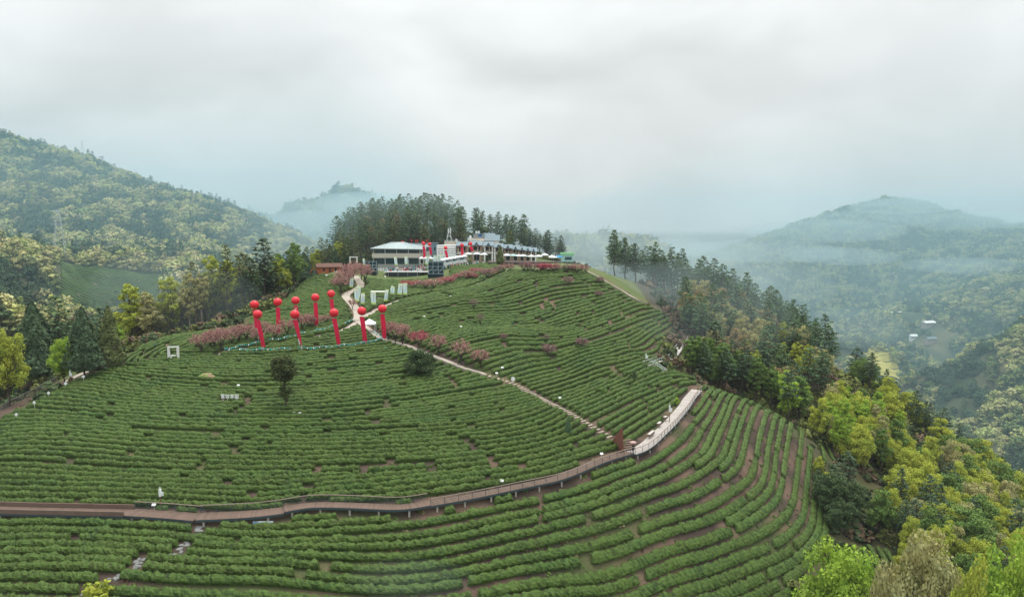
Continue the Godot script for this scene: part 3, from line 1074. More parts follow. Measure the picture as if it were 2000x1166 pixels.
func grow_broadleaf(seed_: int, tall: float, wide: float, low: float, clumps: int, leaves: int, leaf: float) -> Array:
	rng.seed = seed_
	var t := Tris.new()
	var c := Tris.new()
	var fork := tall * low
	limb(t, Vector3.ZERO, Vector3(rnd(-0.2, 0.2), fork, rnd(-0.2, 0.2)), tall * 0.022, tall * 0.016, 0, 3, 7)
	limb(t, Vector3(0, fork, 0), Vector3(rnd(-0.4, 0.4), tall * 0.86, rnd(-0.4, 0.4)), tall * 0.015, tall * 0.003, 0, 4)
	var mid := lerpf(fork, tall, 0.5)
	var half := (tall - fork) * 0.5
	var centres := []
	for k in clumps:
		var best := Vector3.ZERO
		var far := -1.0
		for trial in 5:
			var d := ball_dir()
			var r := pow(rng.randf(), 0.42)
			var lump := 1.0 + 0.22 * sin(atan2(d.z, d.x) * 3.0 + seed_) + 0.12 * sin(d.y * 7.0 + seed_ * 2.0)
			var p := Vector3(d.x * wide, d.y * half, d.z * wide) * r * lump * 0.82 + Vector3(0, mid, 0)
			p.x *= 1.0 - 0.25 * maxf(0.0, (p.y - mid) / half)
			p.z *= 1.0 - 0.25 * maxf(0.0, (p.y - mid) / half)
			var near := 1e9
			for q: Vector3 in centres:
				near = minf(near, q.distance_squared_to(p))
			if near > far:
				far = near
				best = p
		centres.append(best)
	for q: Vector3 in centres:
		spray(c, q, wide * rnd(0.20, 0.36), leaves, leaf, 0.92, 0.15)
		if rng.randf() < 0.55:
			var from := Vector3(0, lerpf(fork * 0.95, q.y, rnd(0.1, 0.5)), 0)
			limb(t, from, q, tall * 0.008, tall * 0.002, -0.2, 3, 4)
	return [t.mesh(), c.mesh(), tall]


func grow_pine(seed_: int, tall: float, wide: float, low: float, boughs: int, tuft: float, count := 9) -> Array:
	rng.seed = seed_
	var t := Tris.new()
	var c := Tris.new()
	var lean := Vector3(rnd(-0.3, 0.3), 0, rnd(-0.3, 0.3))
	limb(t, Vector3.ZERO, Vector3(lean.x, tall * 0.97, lean.z), tall * 0.013, tall * 0.002, 0, 6, 6)
	for k in boughs:
		var f := (k + rng.randf()) / boughs
		var y := lerpf(low, 1.0, f) * tall
		var prof := pow(1.0 - f, 0.62) * (0.55 + 0.45 * minf(1.0, f * 5.0))
		var reach := maxf(0.25, wide * prof * rnd(0.6, 1.15))
		var a := k * 2.4 + rnd(-0.5, 0.5)
		var root := Vector3(lean.x * f, y, lean.z * f)
		var tip := root + Vector3(cos(a) * reach, reach * rnd(-0.12, 0.30), sin(a) * reach)
		if reach > 0.7:
			limb(t, root, tip, tall * 0.0035, tall * 0.001, reach * 0.04, 2, 3)
		var steps := maxi(1, int(reach / (tuft * 1.25)))
		for s in steps:
			var g := (s + 1.0) / steps
			spray(c, root.lerp(tip, g) + Vector3(0, 0.1, 0), tuft * rnd(0.8, 1.3), count, tuft * 0.42, 0.45, 1.2)
	spray(c, Vector3(lean.x, tall * 0.985, lean.z), tuft * 0.6, count, tuft * 0.34, 1.6, 0.4)
	return [t.mesh(), c.mesh(), tall]


func grow_cypress(seed_: int, tall: float, wide: float, low: float, count: int, leaf: float) -> Array:
	rng.seed = seed_
	var t := Tris.new()
	var c := Tris.new()
	limb(t, Vector3.ZERO, Vector3(0, tall * 0.8, 0), tall * 0.016, tall * 0.003, 0, 4, 6)
	for k in count:
		var f := pow(rng.randf(), 1.15)
		var y := lerpf(low, 1.0, f) * tall
		var a := rnd(0, TAU)
		var prof := minf(1.0, f * 6.0 + 0.45) * pow(1.0 - f, 0.72)
		var lump := 1.0 + 0.55 * fine.get_noise_3d(cos(a) * 2.2 + seed_, y * 0.8, sin(a) * 2.2)
		var r := wide * prof * lump * (1.05 - 0.75 * rng.randf() * rng.randf())
		var p := Vector3(cos(a) * r, y, sin(a) * r)
		var n := (Vector3(cos(a), 0.55, sin(a)) + ball_dir() * 0.7).normalized()
		var l := rnd(0.7, 1.3) 
		c.leaf(p, n, leaf * rnd(0.6, 1.3), rnd(0, TAU), Color(l, l, l), rnd(0.5, 0.9))
	return [t.mesh(), c.mesh(), tall]


func grow_cherry(seed_: int, tall: float, wide: float, bloom: int) -> Array:
	rng.seed = seed_
	var t := Tris.new()
	var c := Tris.new()
	var fork := tall * rnd(0.2, 0.27)
	limb(t, Vector3.ZERO, Vector3(rnd(-0.1, 0.1), fork, rnd(-0.1, 0.1)), 0.15, 0.11, 0, 2, 7)
	var n := 7
	var tops := []
	for k in n:
		var a := TAU * k / n + rnd(-0.3, 0.3)
		var out := wide * rnd(0.45, 0.7)
		var top := Vector3(cos(a) * out, tall * rnd(0.6, 0.8), sin(a) * out)
		tops.append(top)
		limb(t, Vector3(0, fork * rnd(0.9, 1.05), 0), top, 0.075, 0.022, -tall * 0.03, 3, 5)
	for m in 95:                          # twigs fan out to a rounded, see-through head
		var d := ball_dir()
		if d.y < -0.45:
			d.y = -d.y
		var e := Vector3(d.x * wide, tall * 0.64 + d.y * tall * 0.37, d.z * wide) * Vector3(1, 1, 1)
		e = Vector3(0, tall * 0.62, 0).lerp(e, pow(rng.randf(), 0.3) * rnd(0.9, 1.05))
		var best: Vector3 = tops[0]
		for q: Vector3 in tops:
			if q.distance_squared_to(e) < best.distance_squared_to(e):
				best = q
		var s := Vector3(0, fork, 0).lerp(best, rnd(0.45, 1.0))
		c.tube(s, e, 0.016, 0.006, 3, Color(0.5, 0.40, 0.38), false)
		for w in bloom:
			var g := rnd(0.35, 1.05)
			var p := s.lerp(e, g) + ball_dir() * rnd(0.03, 0.30)
			var l := rnd(0.6, 1.4)
			if w % 2 == 0:
				c.tri(s.lerp(e, g * 0.9), s.lerp(e, g * 0.9) + Vector3(0.025, 0, 0.015), p + Vector3(0, 0.14, 0), Color(0.6 * l, 0.5 * l, 0.48 * l))
			c.leaf(p, (ball_dir() + Vector3(0, 0.5, 0)).normalized(), rnd(0.04, 0.075), rnd(0, TAU), Color(l, l * rnd(0.85, 1.1), l * rnd(0.9, 1.1)), rnd(0.6, 1.0))
	return [t.mesh(), c.mesh(), tall]


func foliage(called: String, r: float, g: float, b: float, glow := 0.35) -> StandardMaterial3D:
	if mats.has(called):
		return mats[called]
	var m := paint(called, r, g, b, 0.75)
	if glow > 0.0:
		m.backlight_enabled = true
		m.backlight = Color(glow, glow, glow)
	return m


func make_kinds() -> void:
	var keep := rng.state
	kinds["broad"] = [grow_broadleaf(101, 9, 3.4, 0.18, 40, 230, 0.118), grow_broadleaf(102, 9, 3.0, 0.22, 36, 230, 0.115), grow_broadleaf(103, 9, 3.8, 0.15, 46, 220, 0.12), grow_broadleaf(104, 9, 2.6, 0.24, 32, 230, 0.11)]
	kinds["slim"] = [grow_broadleaf(111, 14, 2.6, 0.25, 42, 190, 0.135), grow_broadleaf(112, 14, 2.2, 0.32, 38, 190, 0.13), grow_broadleaf(113, 14, 2.9, 0.2, 46, 185, 0.14)]
	kinds["pine"] = [grow_pine(121, 15, 3.0, 0.34, 46, 0.55), grow_pine(122, 15, 2.6, 0.42, 40, 0.5), grow_pine(123, 15, 3.3, 0.3, 52, 0.58), grow_pine(124, 15, 2.4, 0.5, 34, 0.52)]
	kinds["cypress"] = [grow_cypress(131, 12, 2.5, 0.07, 5200, 0.15), grow_cypress(132, 12, 2.1, 0.12, 4600, 0.14), grow_cypress(133, 12, 2.9, 0.16, 5600, 0.155)]
	kinds["cherry"] = [grow_cherry(141, 4.4, 2.2, 14), grow_cherry(142, 4.4, 2.4, 13), grow_cherry(143, 4.4, 2.0, 15), grow_cherry(144, 4.4, 2.5, 14)]
	kinds["sparse"] = [grow_cherry(151, 5, 1.9, 5), grow_cherry(152, 5, 1.7, 4)]
	kinds["front"] = [grow_broadleaf(171, 10, 3.4, 0.14, 60, 250, 0.10), grow_broadleaf(172, 10, 3.0, 0.2, 52, 250, 0.095)]
	kinds["bush"] = [grow_broadleaf(161, 2.2, 1.3, 0.02, 16, 42, 0.15), grow_broadleaf(162, 2.0, 1.5, 0.02, 18, 40, 0.15)]
	rng.state = keep
	foliage("pine_dark", 0.055, 0.098, 0.045, 0.0)
	foliage("pine_olive", 0.115, 0.145, 0.045, 0.0)
	foliage("pine_green", 0.085, 0.155, 0.065, 0.0)
	foliage("leaf_yellow", 0.42, 0.47, 0.065, 0.7)
	foliage("leaf_lime", 0.32, 0.47, 0.055, 0.7)
	foliage("leaf_green", 0.14, 0.23, 0.05, 0.5)
	foliage("leaf_pale", 0.42, 0.40, 0.17, 0.6)
	foliage("leaf_tan", 0.33, 0.26, 0.12, 0.5)
	foliage("leaf_dark", 0.060, 0.100, 0.034, 0.2)
	foliage("bloom_dull", 0.47, 0.27, 0.235, 0.2)
	foliage("bloom_pink", 0.520, 0.120, 0.165, 0.2)
	foliage("bloom_grey", 0.31, 0.195, 0.185, 0.2)
	foliage("bloom_pale", 0.340, 0.250, 0.220, 0.2)
	paint("bark", 0.075, 0.058, 0.045, 0.95)
	paint("bark_pale", 0.17, 0.145, 0.12, 0.95)
	paint("bark_cherry", 0.06, 0.042, 0.038, 0.9)


func plant(called: String, kind: String, v: int, at: Vector3, tall: float, wide: float, leaf: String, label: String, group := "", bark := "bark") -> Node3D:
	var k: Array = kinds[kind][v % kinds[kind].size()]
	var s: float = tall / k[2]
	var o := thing(called, at, rnd(0, TAU), label, "bush" if kind == "bush" else "tree", group)
	o.scale = Vector3(s * wide, s, s * wide)
	part("trunk", k[0], mats[bark], o)
	part("crown", k[1], mats[leaf], o)
	return o


func spots_in(edge: PackedVector2Array, gap: float, most: int) -> PackedVector2Array:
	var lo := edge[0]
	var hi := edge[0]
	for q in edge:
		lo = lo.min(q)
		hi = hi.max(q)
	var out := PackedVector2Array()
	for trial in most * 30:
		if out.size() >= most:
			break
		var q := Vector2(rnd(lo.x, hi.x), rnd(lo.y, hi.y))
		if not Geometry2D.is_point_in_polygon(q, edge) or ground_kind(q.x, q.y) != 0:
			continue
		var ok := true
		for p in out:
			if p.distance_squared_to(q) < gap * gap:
				ok = false
				break
		if ok:
			out.append(q)
	return out


func wood(edge_: Array, gap: float, most: int, mix: Array, where: String, group: String, keep := 999) -> void:
	# mix: [share, name, kind, leaf, low, high, wide, word]
	var spots := Array(spots_in(pairs(edge_), gap, most))
	spots.sort_custom(func(a, b): return a.y > b.y)
	if spots.size() > keep:                # the rear of the wood, seen only as tree tops, is one mass
		var rear := spots.slice(keep)
		spots = spots.slice(0, keep)
		for v in 4:
			var mm := MultiMesh.new()
			mm.transform_format = MultiMesh.TRANSFORM_3D
			mm.mesh = kinds[mix[0][2]][v][1]
			var mine := []
			for i in rear.size():
				if i % 4 == v:
					var s: float = rnd(mix[0][4], mix[0][5]) / kinds[mix[0][2]][v][2]
					mine.append(Transform3D(Basis(Vector3.UP, rnd(0, TAU)).scaled(Vector3(s * mix[0][6], s, s * mix[0][6])), hill.p(rear[i].x, rear[i].y, -0.15)))
			mm.instance_count = mine.size()
			for i in mine.size():
				mm.set_instance_transform(i, mine[i])
			var o := MultiMeshInstance3D.new()
			o.multimesh = mm
			o.material_override = mats[mix[0][3]]
			o.name = fresh("rear_wood")
			add_child(o)
			tag(o, "rear tree tops " + where, "forest", "", "stuff")
	spots.sort_custom(func(a, b): return a.x / -a.y < b.x / -b.y)
	var counts := {}
	for q: Vector2 in spots:
		var roll := rng.randf()
		for m in mix:
			roll -= m[0]
			if roll <= 0.0:
				counts[m[7]] = counts.get(m[7], 0) + 1
				var n: int = counts[m[7]]
				plant(m[1], m[2], rng.randi() % 4, hill.p(q.x, q.y, -0.15), rnd(m[4], m[5]), m[6] * rnd(0.85, 1.15), m[3],
					"%s %s, %s from the left" % [m[7], where, ordinal(n) if n < 100 else "hundred-and-" + ordinal(n - 99)], group, "bark_pale" if m[3] in ["leaf_pale", "leaf_tan"] else "bark")
				break


func make_woods() -> void:
	make_kinds()
	wood(WOOD_LEFT, 3.4, 46, [[0.34, "cypress", "cypress", "pine_dark", 15, 21, 1.0, "dark cypress"], [0.3, "pine_tree", "pine", "pine_green", 15, 22, 1.1, "green pine"], [0.2, "leafy_tree", "broad", "leaf_dark", 11, 16, 1.1, "dark leafy tree"], [0.16, "leafy_tree", "slim", "leaf_lime", 9, 14, 1.0, "fresh lime-green tree"]], "in the wood beside the left stairs", "trees left of the stairs")
	wood(WOOD_BAND, 3.0, 74, [[0.36, "pine_tree", "pine", "pine_olive", 15, 22, 1.0, "tall thin pine"], [0.3, "leafy_tree", "slim", "leaf_yellow", 14, 22, 1.1, "tall yellow-green tree"], [0.28, "leafy_tree", "slim", "leaf_pale", 11, 17, 1.0, "tall pale spring tree"]], "in the open row behind the left field", "tall trees behind the left field")
	wood(WOOD_DARK, 3.3, 30, [[0.42, "pine_tree", "pine", "pine_dark", 14, 20, 1.35, "dark pine"], [0.38, "leafy_tree", "slim", "leaf_green", 12, 18, 1.2, "green leafy tree"], [0.2, "leafy_tree", "slim", "leaf_yellow", 9, 14, 1.2, "yellow-green tree"]], "in the dense clump left of the hut", "trees of the clump left of the hut")
	wood(WOOD_HUT, 4.0, 22, [[0.45, "cypress", "cypress", "pine_dark", 9, 14, 1.1, "dark cypress"], [0.3, "leafy_tree", "slim", "leaf_yellow", 10, 15, 1.2, "yellow-green tree"], [0.25, "pine_tree", "pine", "pine_olive", 11, 16, 1.1, "olive pine"]], "behind the wooden hut", "trees behind the hut")
	wood(WOOD_TOP, 3.7, 130, [[0.72, "pine_tree", "pine", "pine_green", 15, 20, 1.1, "tall pine"], [0.18, "pine_tree", "pine", "pine_olive", 12, 18, 1.1, "olive pine"], [0.1, "leafy_tree", "slim", "leaf_tan", 10, 15, 1.1, "brownish tree"]], "in the wood behind the pavilion", "trees behind the pavilion", 62)
	wood(WOOD_PINE, 4.2, 22, [[0.8, "pine_tree", "pine", "pine_green", 14, 18, 1.2, "tall pine"], [0.2, "leafy_tree", "slim", "leaf_yellow", 9, 12, 1.2, "yellow-green tree"]], "behind the guest house roofs", "trees behind the guest house")
	wood(WOOD_LOW, 3.6, 18, [[1.0, "pine_tree", "pine", "pine_dark", 9, 13, 1.3, "dark pine"]], "at the right end of the guest house", "pines right of the guest house")
	wood(WOOD_RIDGE, 3.6, 130, [[0.85, "pine_tree", "pine", "pine_green", 13, 18, 1.1, "tall pine"], [0.15, "pine_tree", "pine", "pine_dark", 12, 17, 1.2, "dark pine"]], "along the right-hand ridge", "pines along the right-hand ridge", 75)
	wood(WOOD_SLOPE, 4.0, 95, [[0.45, "pine_tree", "pine", "pine_green", 11, 16, 1.2, "green pine"], [0.25, "leafy_tree", "broad", "leaf_tan", 8, 12, 1.0, "tan spring tree"], [0.2, "leafy_tree", "broad", "leaf_pale", 8, 12, 1.0, "pale spring tree"], [0.1, "leafy_tree", "slim", "leaf_yellow", 9, 12, 1.0, "yellow-green tree"]], "on the slope below the ridge pines", "trees on the slope below the ridge")
	wood(WOOD_NEAR, 3.2, 52, [[0.5, "pine_tree", "pine", "pine_dark", 11, 15, 1.2, "dark pine"], [0.2, "leafy_tree", "slim", "leaf_lime", 9, 13, 1.2, "bright lime tree"], [0.3, "leafy_tree", "slim", "leaf_green", 9, 13, 1.2, "dark green leafy tree"]], "at the edge of the right-hand tea slope", "trees edging the right-hand tea slope")
	wood(WOOD_YELLOW, 2.5, 80, [[0.4, "leafy_tree", "broad", "leaf_yellow", 7, 12, 0.8, "yellow-green tree"], [0.25, "leafy_tree", "slim", "leaf_lime", 8, 13, 0.95, "slim lime tree"], [0.15, "leafy_tree", "slim", "leaf_pale", 7, 12, 0.95, "pale tree"], [0.2, "leafy_tree", "slim", "leaf_green", 7, 12, 0.95, "green tree"]], "in the bright grove right of the tea slope", "trees of the bright grove")
	wood(WOOD_LOWER, 3.3, 100, [[0.45, "leafy_tree", "broad", "leaf_yellow", 7, 11, 0.85, "yellow tree"], [0.2, "leafy_tree", "broad", "leaf_pale", 7, 11, 0.85, "pale tree"], [0.2, "leafy_tree", "broad", "leaf_green", 7, 11, 1.1, "green tree"], [0.15, "pine_tree", "pine", "pine_dark", 9, 13, 1.2, "dark pine"]], "in the lower right corner wood", "trees of the lower right wood")
	wood(WOOD_EDGE, 4.2, 75, [[0.35, "pine_tree", "pine", "pine_dark", 10, 14, 1.2, "dark pine"], [0.3, "leafy_tree", "broad", "leaf_green", 8, 11, 1.1, "green tree"], [0.35, "leafy_tree", "broad", "leaf_yellow", 8, 11, 1.1, "yellow-green tree"]], "on the right-hand spur above the valley", "trees on the right-hand spur")
	make_cherries()
	make_far_woods()


func make_cherries() -> void:
	var words := ["dull pink cherry tree", "bright pink cherry tree", "grey-pink cherry tree", "pale bare cherry tree"]
	var leaves := ["bloom_dull", "bloom_pink", "bloom_grey", "bloom_pale"]
	var places := [[7, "beside the path down from the tent"], [22, "in the row behind the bunting"], [39, "before the guest house terrace"], [50, "beside the upper path"], [57, "at the bend of the hilltop path"], [99, "standing alone among the tea rows"]]
	var counts := {}
	for i in CHERRY_SPOTS.size():
		var s: Array = CHERRY_SPOTS[i]
		var place := ""
		for p in places:
			if i < p[0]:
				place = p[1]
				break
		var cls := int(s[3])
		var key: String = words[cls] + place
		counts[key] = counts.get(key, 0) + 1
		var tall: float = maxf(2.4, s[2] * 1.1)
		plant("cherry_tree", "sparse" if cls == 3 else "cherry", i, hill.p(s[0], s[1], -0.1), tall, s[4] * clampf(5.0 / tall, 0.9, 1.25), leaves[cls], "%s %s, %s in order" % [words[cls], place, ordinal(counts[key])], "cherry trees on the hill", "bark_cherry")


func low_crown(seed_: int, wide: float, tall: float, clumps: int, leaves: int, size: float) -> ArrayMesh:
	rng.seed = seed_
	var c := Tris.new()
	for k in clumps:
		var d := ball_dir()
		var p := Vector3(d.x * wide * 0.62, tall * 0.55 + d.y * tall * 0.36, d.z * wide * 0.62) * 1.0
		spray(c, p, wide * rnd(0.3, 0.45), leaves, size, 0.8, 0.5)
	return c.mesh()


func scatter(called: String, meshes: Array, material: Material, ground: Callable, x0: float, x1: float, z0: float, z1: float, count: int, label: String, lo: float, hi: float, pick: Callable) -> void:
	var lists := []
	for m in meshes:
		lists.append([])
	for i in count:
		var x := rnd(x0, x1)
		var z := rnd(z0, z1)
		var got: Array = pick.call(x, z)      # [mesh index or -1, colour]
		if got[0] < 0:
			continue
		var y: float = ground.call(x, z) - 0.4
		var s := rnd(lo, hi)
		lists[got[0]].append([Transform3D(Basis(Vector3.UP, rnd(0, TAU)).scaled(Vector3(s * rnd(0.85, 1.2), s, s * rnd(0.85, 1.2))), Vector3(x, y, z)), got[1]])
	for i in meshes.size():
		var l: Array = lists[i]
		if l.is_empty():
			continue
		var mm := MultiMesh.new()
		mm.transform_format = MultiMesh.TRANSFORM_3D
		mm.use_colors = true
		mm.mesh = meshes[i]
		mm.instance_count = l.size()
		for k in l.size():
			mm.set_instance_transform(k, l[k][0])
			mm.set_instance_color(k, l[k][1])
		var o := MultiMeshInstance3D.new()
		o.multimesh = mm
		o.material_override = material
		o.name = fresh(called)
		add_child(o)
		tag(o, label, "forest", "", "stuff")


func on_camera(x: float, z: float, margin := 0.03) -> bool:
	return absf(x / -z) < 0.745 + margin


func make_far_woods() -> void:
	var m := foliage("far_leaves", 1, 1, 1, 0.0)
	var rounds := [low_crown(201, 4.0, 8.0, 10, 44, 0.5), low_crown(202, 3.4, 9.0, 10, 44, 0.48), low_crown(203, 4.8, 8.0, 12, 44, 0.52)]
	rng.seed = 204
	var spikes := []
	for k in 2:
		spikes.append(grow_pine(210 + k, 12, 2.8, 0.08, 30, 0.9, 6)[1])
	rng.seed = 77
	var all := rounds + spikes
	scatter("mountain_wood", all, m, left_ground, -780, -110, -860, -250, 26000, "mixed pale and dark trees covering the left mountainside", 0.5, 1.1, left_pick)
	scatter("valley_wood", all, m, right_ground, 200, 1750, -2300, -380, 90000, "hazy woods covering the mountains across the right valley", 0.65, 1.3, right_pick)
	scatter("ridge_wood", all, m, ridge_ground, -650, 290, -1600, -745, 13000, "misty woods on the distant ridge", 1.0, 2.0, right_pick)
	var edges := []
	for w in [WOOD_LEFT, WOOD_BAND, WOOD_DARK, WOOD_HUT, WOOD_TOP, WOOD_RIDGE, WOOD_SLOPE, WOOD_NEAR, WOOD_YELLOW, WOOD_LOWER, WOOD_EDGE]:
		edges.append(pairs(w))
	var bushes := [low_crown(221, 1.1, 1.6, 8, 26, 0.24), low_crown(222, 1.4, 1.5, 9, 26, 0.25), low_crown(223, 0.9, 2.0, 8, 26, 0.22)]
	rng.seed = 79
	var tufts := [low_crown(231, 0.22, 0.3, 4, 9, 0.09), low_crown(232, 0.3, 0.35, 5, 9, 0.10)]
	scatter("weeds", tufts, m, hill.h, -110, 75, -235, -66, 26000, "tufts of weeds and litter on the soil between the rows", 0.5, 1.7, func(x, z):
		if ground_kind(x, z) == 0 or not on_camera(x, z):
			return [-1, Color.WHITE]
		var r := rng.randf()
		return [rng.randi() % 2, (Color(0.10, 0.16, 0.035) if r < 0.55 else (Color(0.24, 0.20, 0.10) if r < 0.8 else Color(0.16, 0.09, 0.06))) * rnd(0.7, 1.3)])
	rng.seed = 78
	scatter("undergrowth", bushes, m, hill.h, -190, 210, -390, -70, 26000, "low scrub and saplings under and between the trees", 0.6, 1.6, func(x, z):
		if ground_kind(x, z) != 0 or not on_camera(x, z, 0.08) or (z < -222.0 and x > -80.0 and x < 50.0 and z > -292.0):
			return [-1, Color.WHITE]
		var n := noise.get_noise_2d(x * 3.0, z * 3.0) + rnd(-0.2, 0.2)
		var col := Color(0.055, 0.085, 0.032)
		if n > 0.12:
			col = Color(0.16, 0.185, 0.05)
		elif n < -0.18:
			col = Color(0.14, 0.10, 0.06)
		return [rng.randi() % 3, col * rnd(0.75, 1.25)])


func left_pick(x: float, z: float) -> Array:
	if not on_camera(x, z):
		return [-1, Color.WHITE]
	var u := x / -z
	var d := -z
	if d > 335.0 and d < 392.0 and u > -0.66 and u < -0.505:      # the terraced tea field stays open
		return [-1, Color.WHITE]
	var n := noise.get_noise_2d(x * 1.1 + 40.0, z * 1.1) + rnd(-0.22, 0.22)
	if n > 0.04:
		return [rng.randi() % 3, Color(0.56, 0.50, 0.24).lerp(Color(0.42, 0.46, 0.13), rng.randf()) * rnd(0.8, 1.15)]
	if n > -0.10:
		return [rng.randi() % 3, Color(0.20, 0.27, 0.08).lerp(Color(0.30, 0.25, 0.14), rng.randf()) * rnd(0.8, 1.15)]
	return [rng.randi() % 5, Color(0.060, 0.105, 0.048) * rnd(0.75, 1.2)]


func right_pick(x: float, z: float) -> Array:
	if not on_camera(x, z):
		return [-1, Color.WHITE]
	var n := noise.get_noise_2d(x * 0.7, z * 0.7) + rnd(-0.25, 0.25)
	if n > 0.44 or clear_of_houses(x, z):
		return [-1, Color.WHITE]
	if n > 0.04:
		return [rng.randi() % 3, Color(0.52, 0.48, 0.22).lerp(Color(0.38, 0.44, 0.13), rng.randf()) * rnd(0.8, 1.15)]
	if n > -0.10:
		return [rng.randi() % 3, Color(0.19, 0.26, 0.09) * rnd(0.8, 1.15)]
	return [rng.randi() % 5, Color(0.060, 0.105, 0.048) * rnd(0.75, 1.2)]


func clear_of_houses(x: float, z: float) -> bool:
	for q: Vector3 in [Vector3(747.81, -105.33, -1332.83), Vector3(651.92, -91.44, -1164.36), Vector3(621.96, -96.13, -1022.6), Vector3(589.92, -107.05, -1004.53), Vector3(599.14, -106.98, -977.4), Vector3(440.54, -96.11, -812.61)]:
		var dx := x - q.x
		var dz := z - q.z
		if dx * dx < 190.0 and dz > -12.0 and dz < 62.0:
			return true
	return false


# ---------------------------------------------------------------- paths, boardwalk, stairs

func ribbon(line: PackedVector2Array, half: float, up: float, thick: float) -> ArrayMesh:
	var t := Tris.new()
	var l := []
	for i in line.size():
		var d := (line[mini(i + 1, line.size() - 1)] - line[maxi(i - 1, 0)]).normalized()
		var s := Vector2(-d.y, d.x) * half * (1.0 + 0.10 * noise.get_noise_2d(line[i].x * 20.0, line[i].y * 20.0))
		var y := hill.h(line[i].x, line[i].y)
		y = maxf(y, maxf(hill.h(line[i].x + s.x, line[i].y + s.y), hill.h(line[i].x - s.x, line[i].y - s.y))) + up
		l.append([Vector3(line[i].x - s.x, y, line[i].y - s.y), Vector3(line[i].x + s.x, y, line[i].y + s.y)])
	for i in l.size() - 1:
		var a: Vector3 = l[i][0]
		var b: Vector3 = l[i][1]
		var c: Vector3 = l[i + 1][1]
		var d: Vector3 = l[i + 1][0]
		var k := Color.WHITE * rnd(0.9, 1.05)
		var down := Vector3(0, -thick, 0)
		t.quad(a, b, c, d, k)
		t.quad(a, d, d + down, a + down, k)
		t.quad(b, b + down, c + down, c, k)
	return t.mesh()


func make_paths() -> void:
	var concrete := textured("path_concrete", grain(512, 0.02, 5, 21, Color(0.54, 0.50, 0.46), Color(0.80, 0.76, 0.71), 1.3), 4.0, 0.9)
	for p in [["hilltop_path", PATH_HILLTOP, 1.15], ["bunting_path", PATH_LEFT, 0.65], ["tent_path", PATH_TENT, 0.75], ["field_path", PATH_RIGHT, 0.75], ["stairhead_path", PATH_STAIR, 0.6], ["knoll_path", PATH_DOME, 0.75]]:
		var o := part(p[0], ribbon(resample(pairs(p[1]), 0.8), p[2], 0.06, 0.5), concrete, self)
		tag(o, "", "", "", "structure")
	# stepping-stone path down to the fin wall
	var line := resample(pairs(STEPS), 0.92)
	var root := Node3D.new()
	root.name = fresh("stone_step_path")
	add_child(root)
	tag(root, "", "", "", "structure")
	var slabs := []
	for k in 4:
		rng.seed = 300 + k
		var t := Tris.new()
		t.bx(0, 0, 0, rnd(1.45, 1.75), 0.16, rnd(0.46, 0.56), Color.WHITE * rnd(0.85, 1.05))
		slabs.append(t.mesh())
	var stone := textured("step_stone", grain(256, 0.03, 4, 22, Color(0.48, 0.43, 0.38), Color(0.76, 0.71, 0.65), 1.3), 1.6, 0.9)
	for i in line.size() - 1:
		var d := (line[i + 1] - line[i]).normalized()
		var o := part("step", slabs[rng.randi() % 4], stone, root)
		o.position = hill.p(line[i].x, line[i].y, 0.10)
		o.rotation = Vector3(rnd(-0.03, 0.03), atan2(d.x, d.y) + rnd(-0.05, 0.05), rnd(-0.03, 0.03))
	# the drain of rough stones down the lower left
	line = resample(pairs(DRAIN), 0.55)
	root = Node3D.new()
	root.name = fresh("stone_drain")
	add_child(root)
	tag(root, "", "", "", "structure")
	var rocks := []
	for k in 4:
		rocks.append(rock(310 + k, 0.3))
	var grey := textured("drain_stone", grain(256, 0.05, 4, 23, Color(0.30, 0.31, 0.32), Color(0.66, 0.66, 0.64), 1.6), 1.0, 0.8)
	for q in line:
		for k in 2:
			var o := part("stone", rocks[rng.randi() % 4], grey, root)
			o.position = hill.p(q.x + rnd(-0.35, 0.35), q.y + rnd(-0.3, 0.3), 0.02)
			o.rotation.y = rnd(0, TAU)
			o.scale = Vector3(rnd(0.7, 1.5), rnd(0.35, 0.7), rnd(0.7, 1.4))


func rock(seed_: int, r: float) -> ArrayMesh:
	rng.seed = seed_
	var s := SphereMesh.new()
	s.radius = r
	s.height = r * 2.0
	s.radial_segments = 7
	s.rings = 4
	var arr := s.surface_get_arrays(0)
	var v: PackedVector3Array = arr[Mesh.ARRAY_VERTEX]
	for i in v.size():
		v[i] *= 1.0 + 0.35 * fine.get_noise_3d(v[i].x * 9.0 + seed_, v[i].y * 9.0, v[i].z * 9.0)
	var out := ArrayMesh.new()
	var b := []
	b.resize(Mesh.ARRAY_MAX)
	b[Mesh.ARRAY_VERTEX] = v
	b[Mesh.ARRAY_INDEX] = arr[Mesh.ARRAY_INDEX]
	out.add_surface_from_arrays(Mesh.PRIMITIVE_TRIANGLES, b)
	return out


func deck_line(t: Array, up: float) -> Array:
	var out := []
	for q in resample(pairs(t), 1.0):
		out.append(hill.p(q.x, q.y, up))
	for pass_ in 6:                       # a deck runs level between its bends
		var next := out.duplicate()
		for i in range(1, out.size() - 1):
			next[i] = Vector3(out[i].x, (out[i - 1].y + out[i].y + out[i + 1].y) / 3.0, out[i].z)
		out = next
	return out


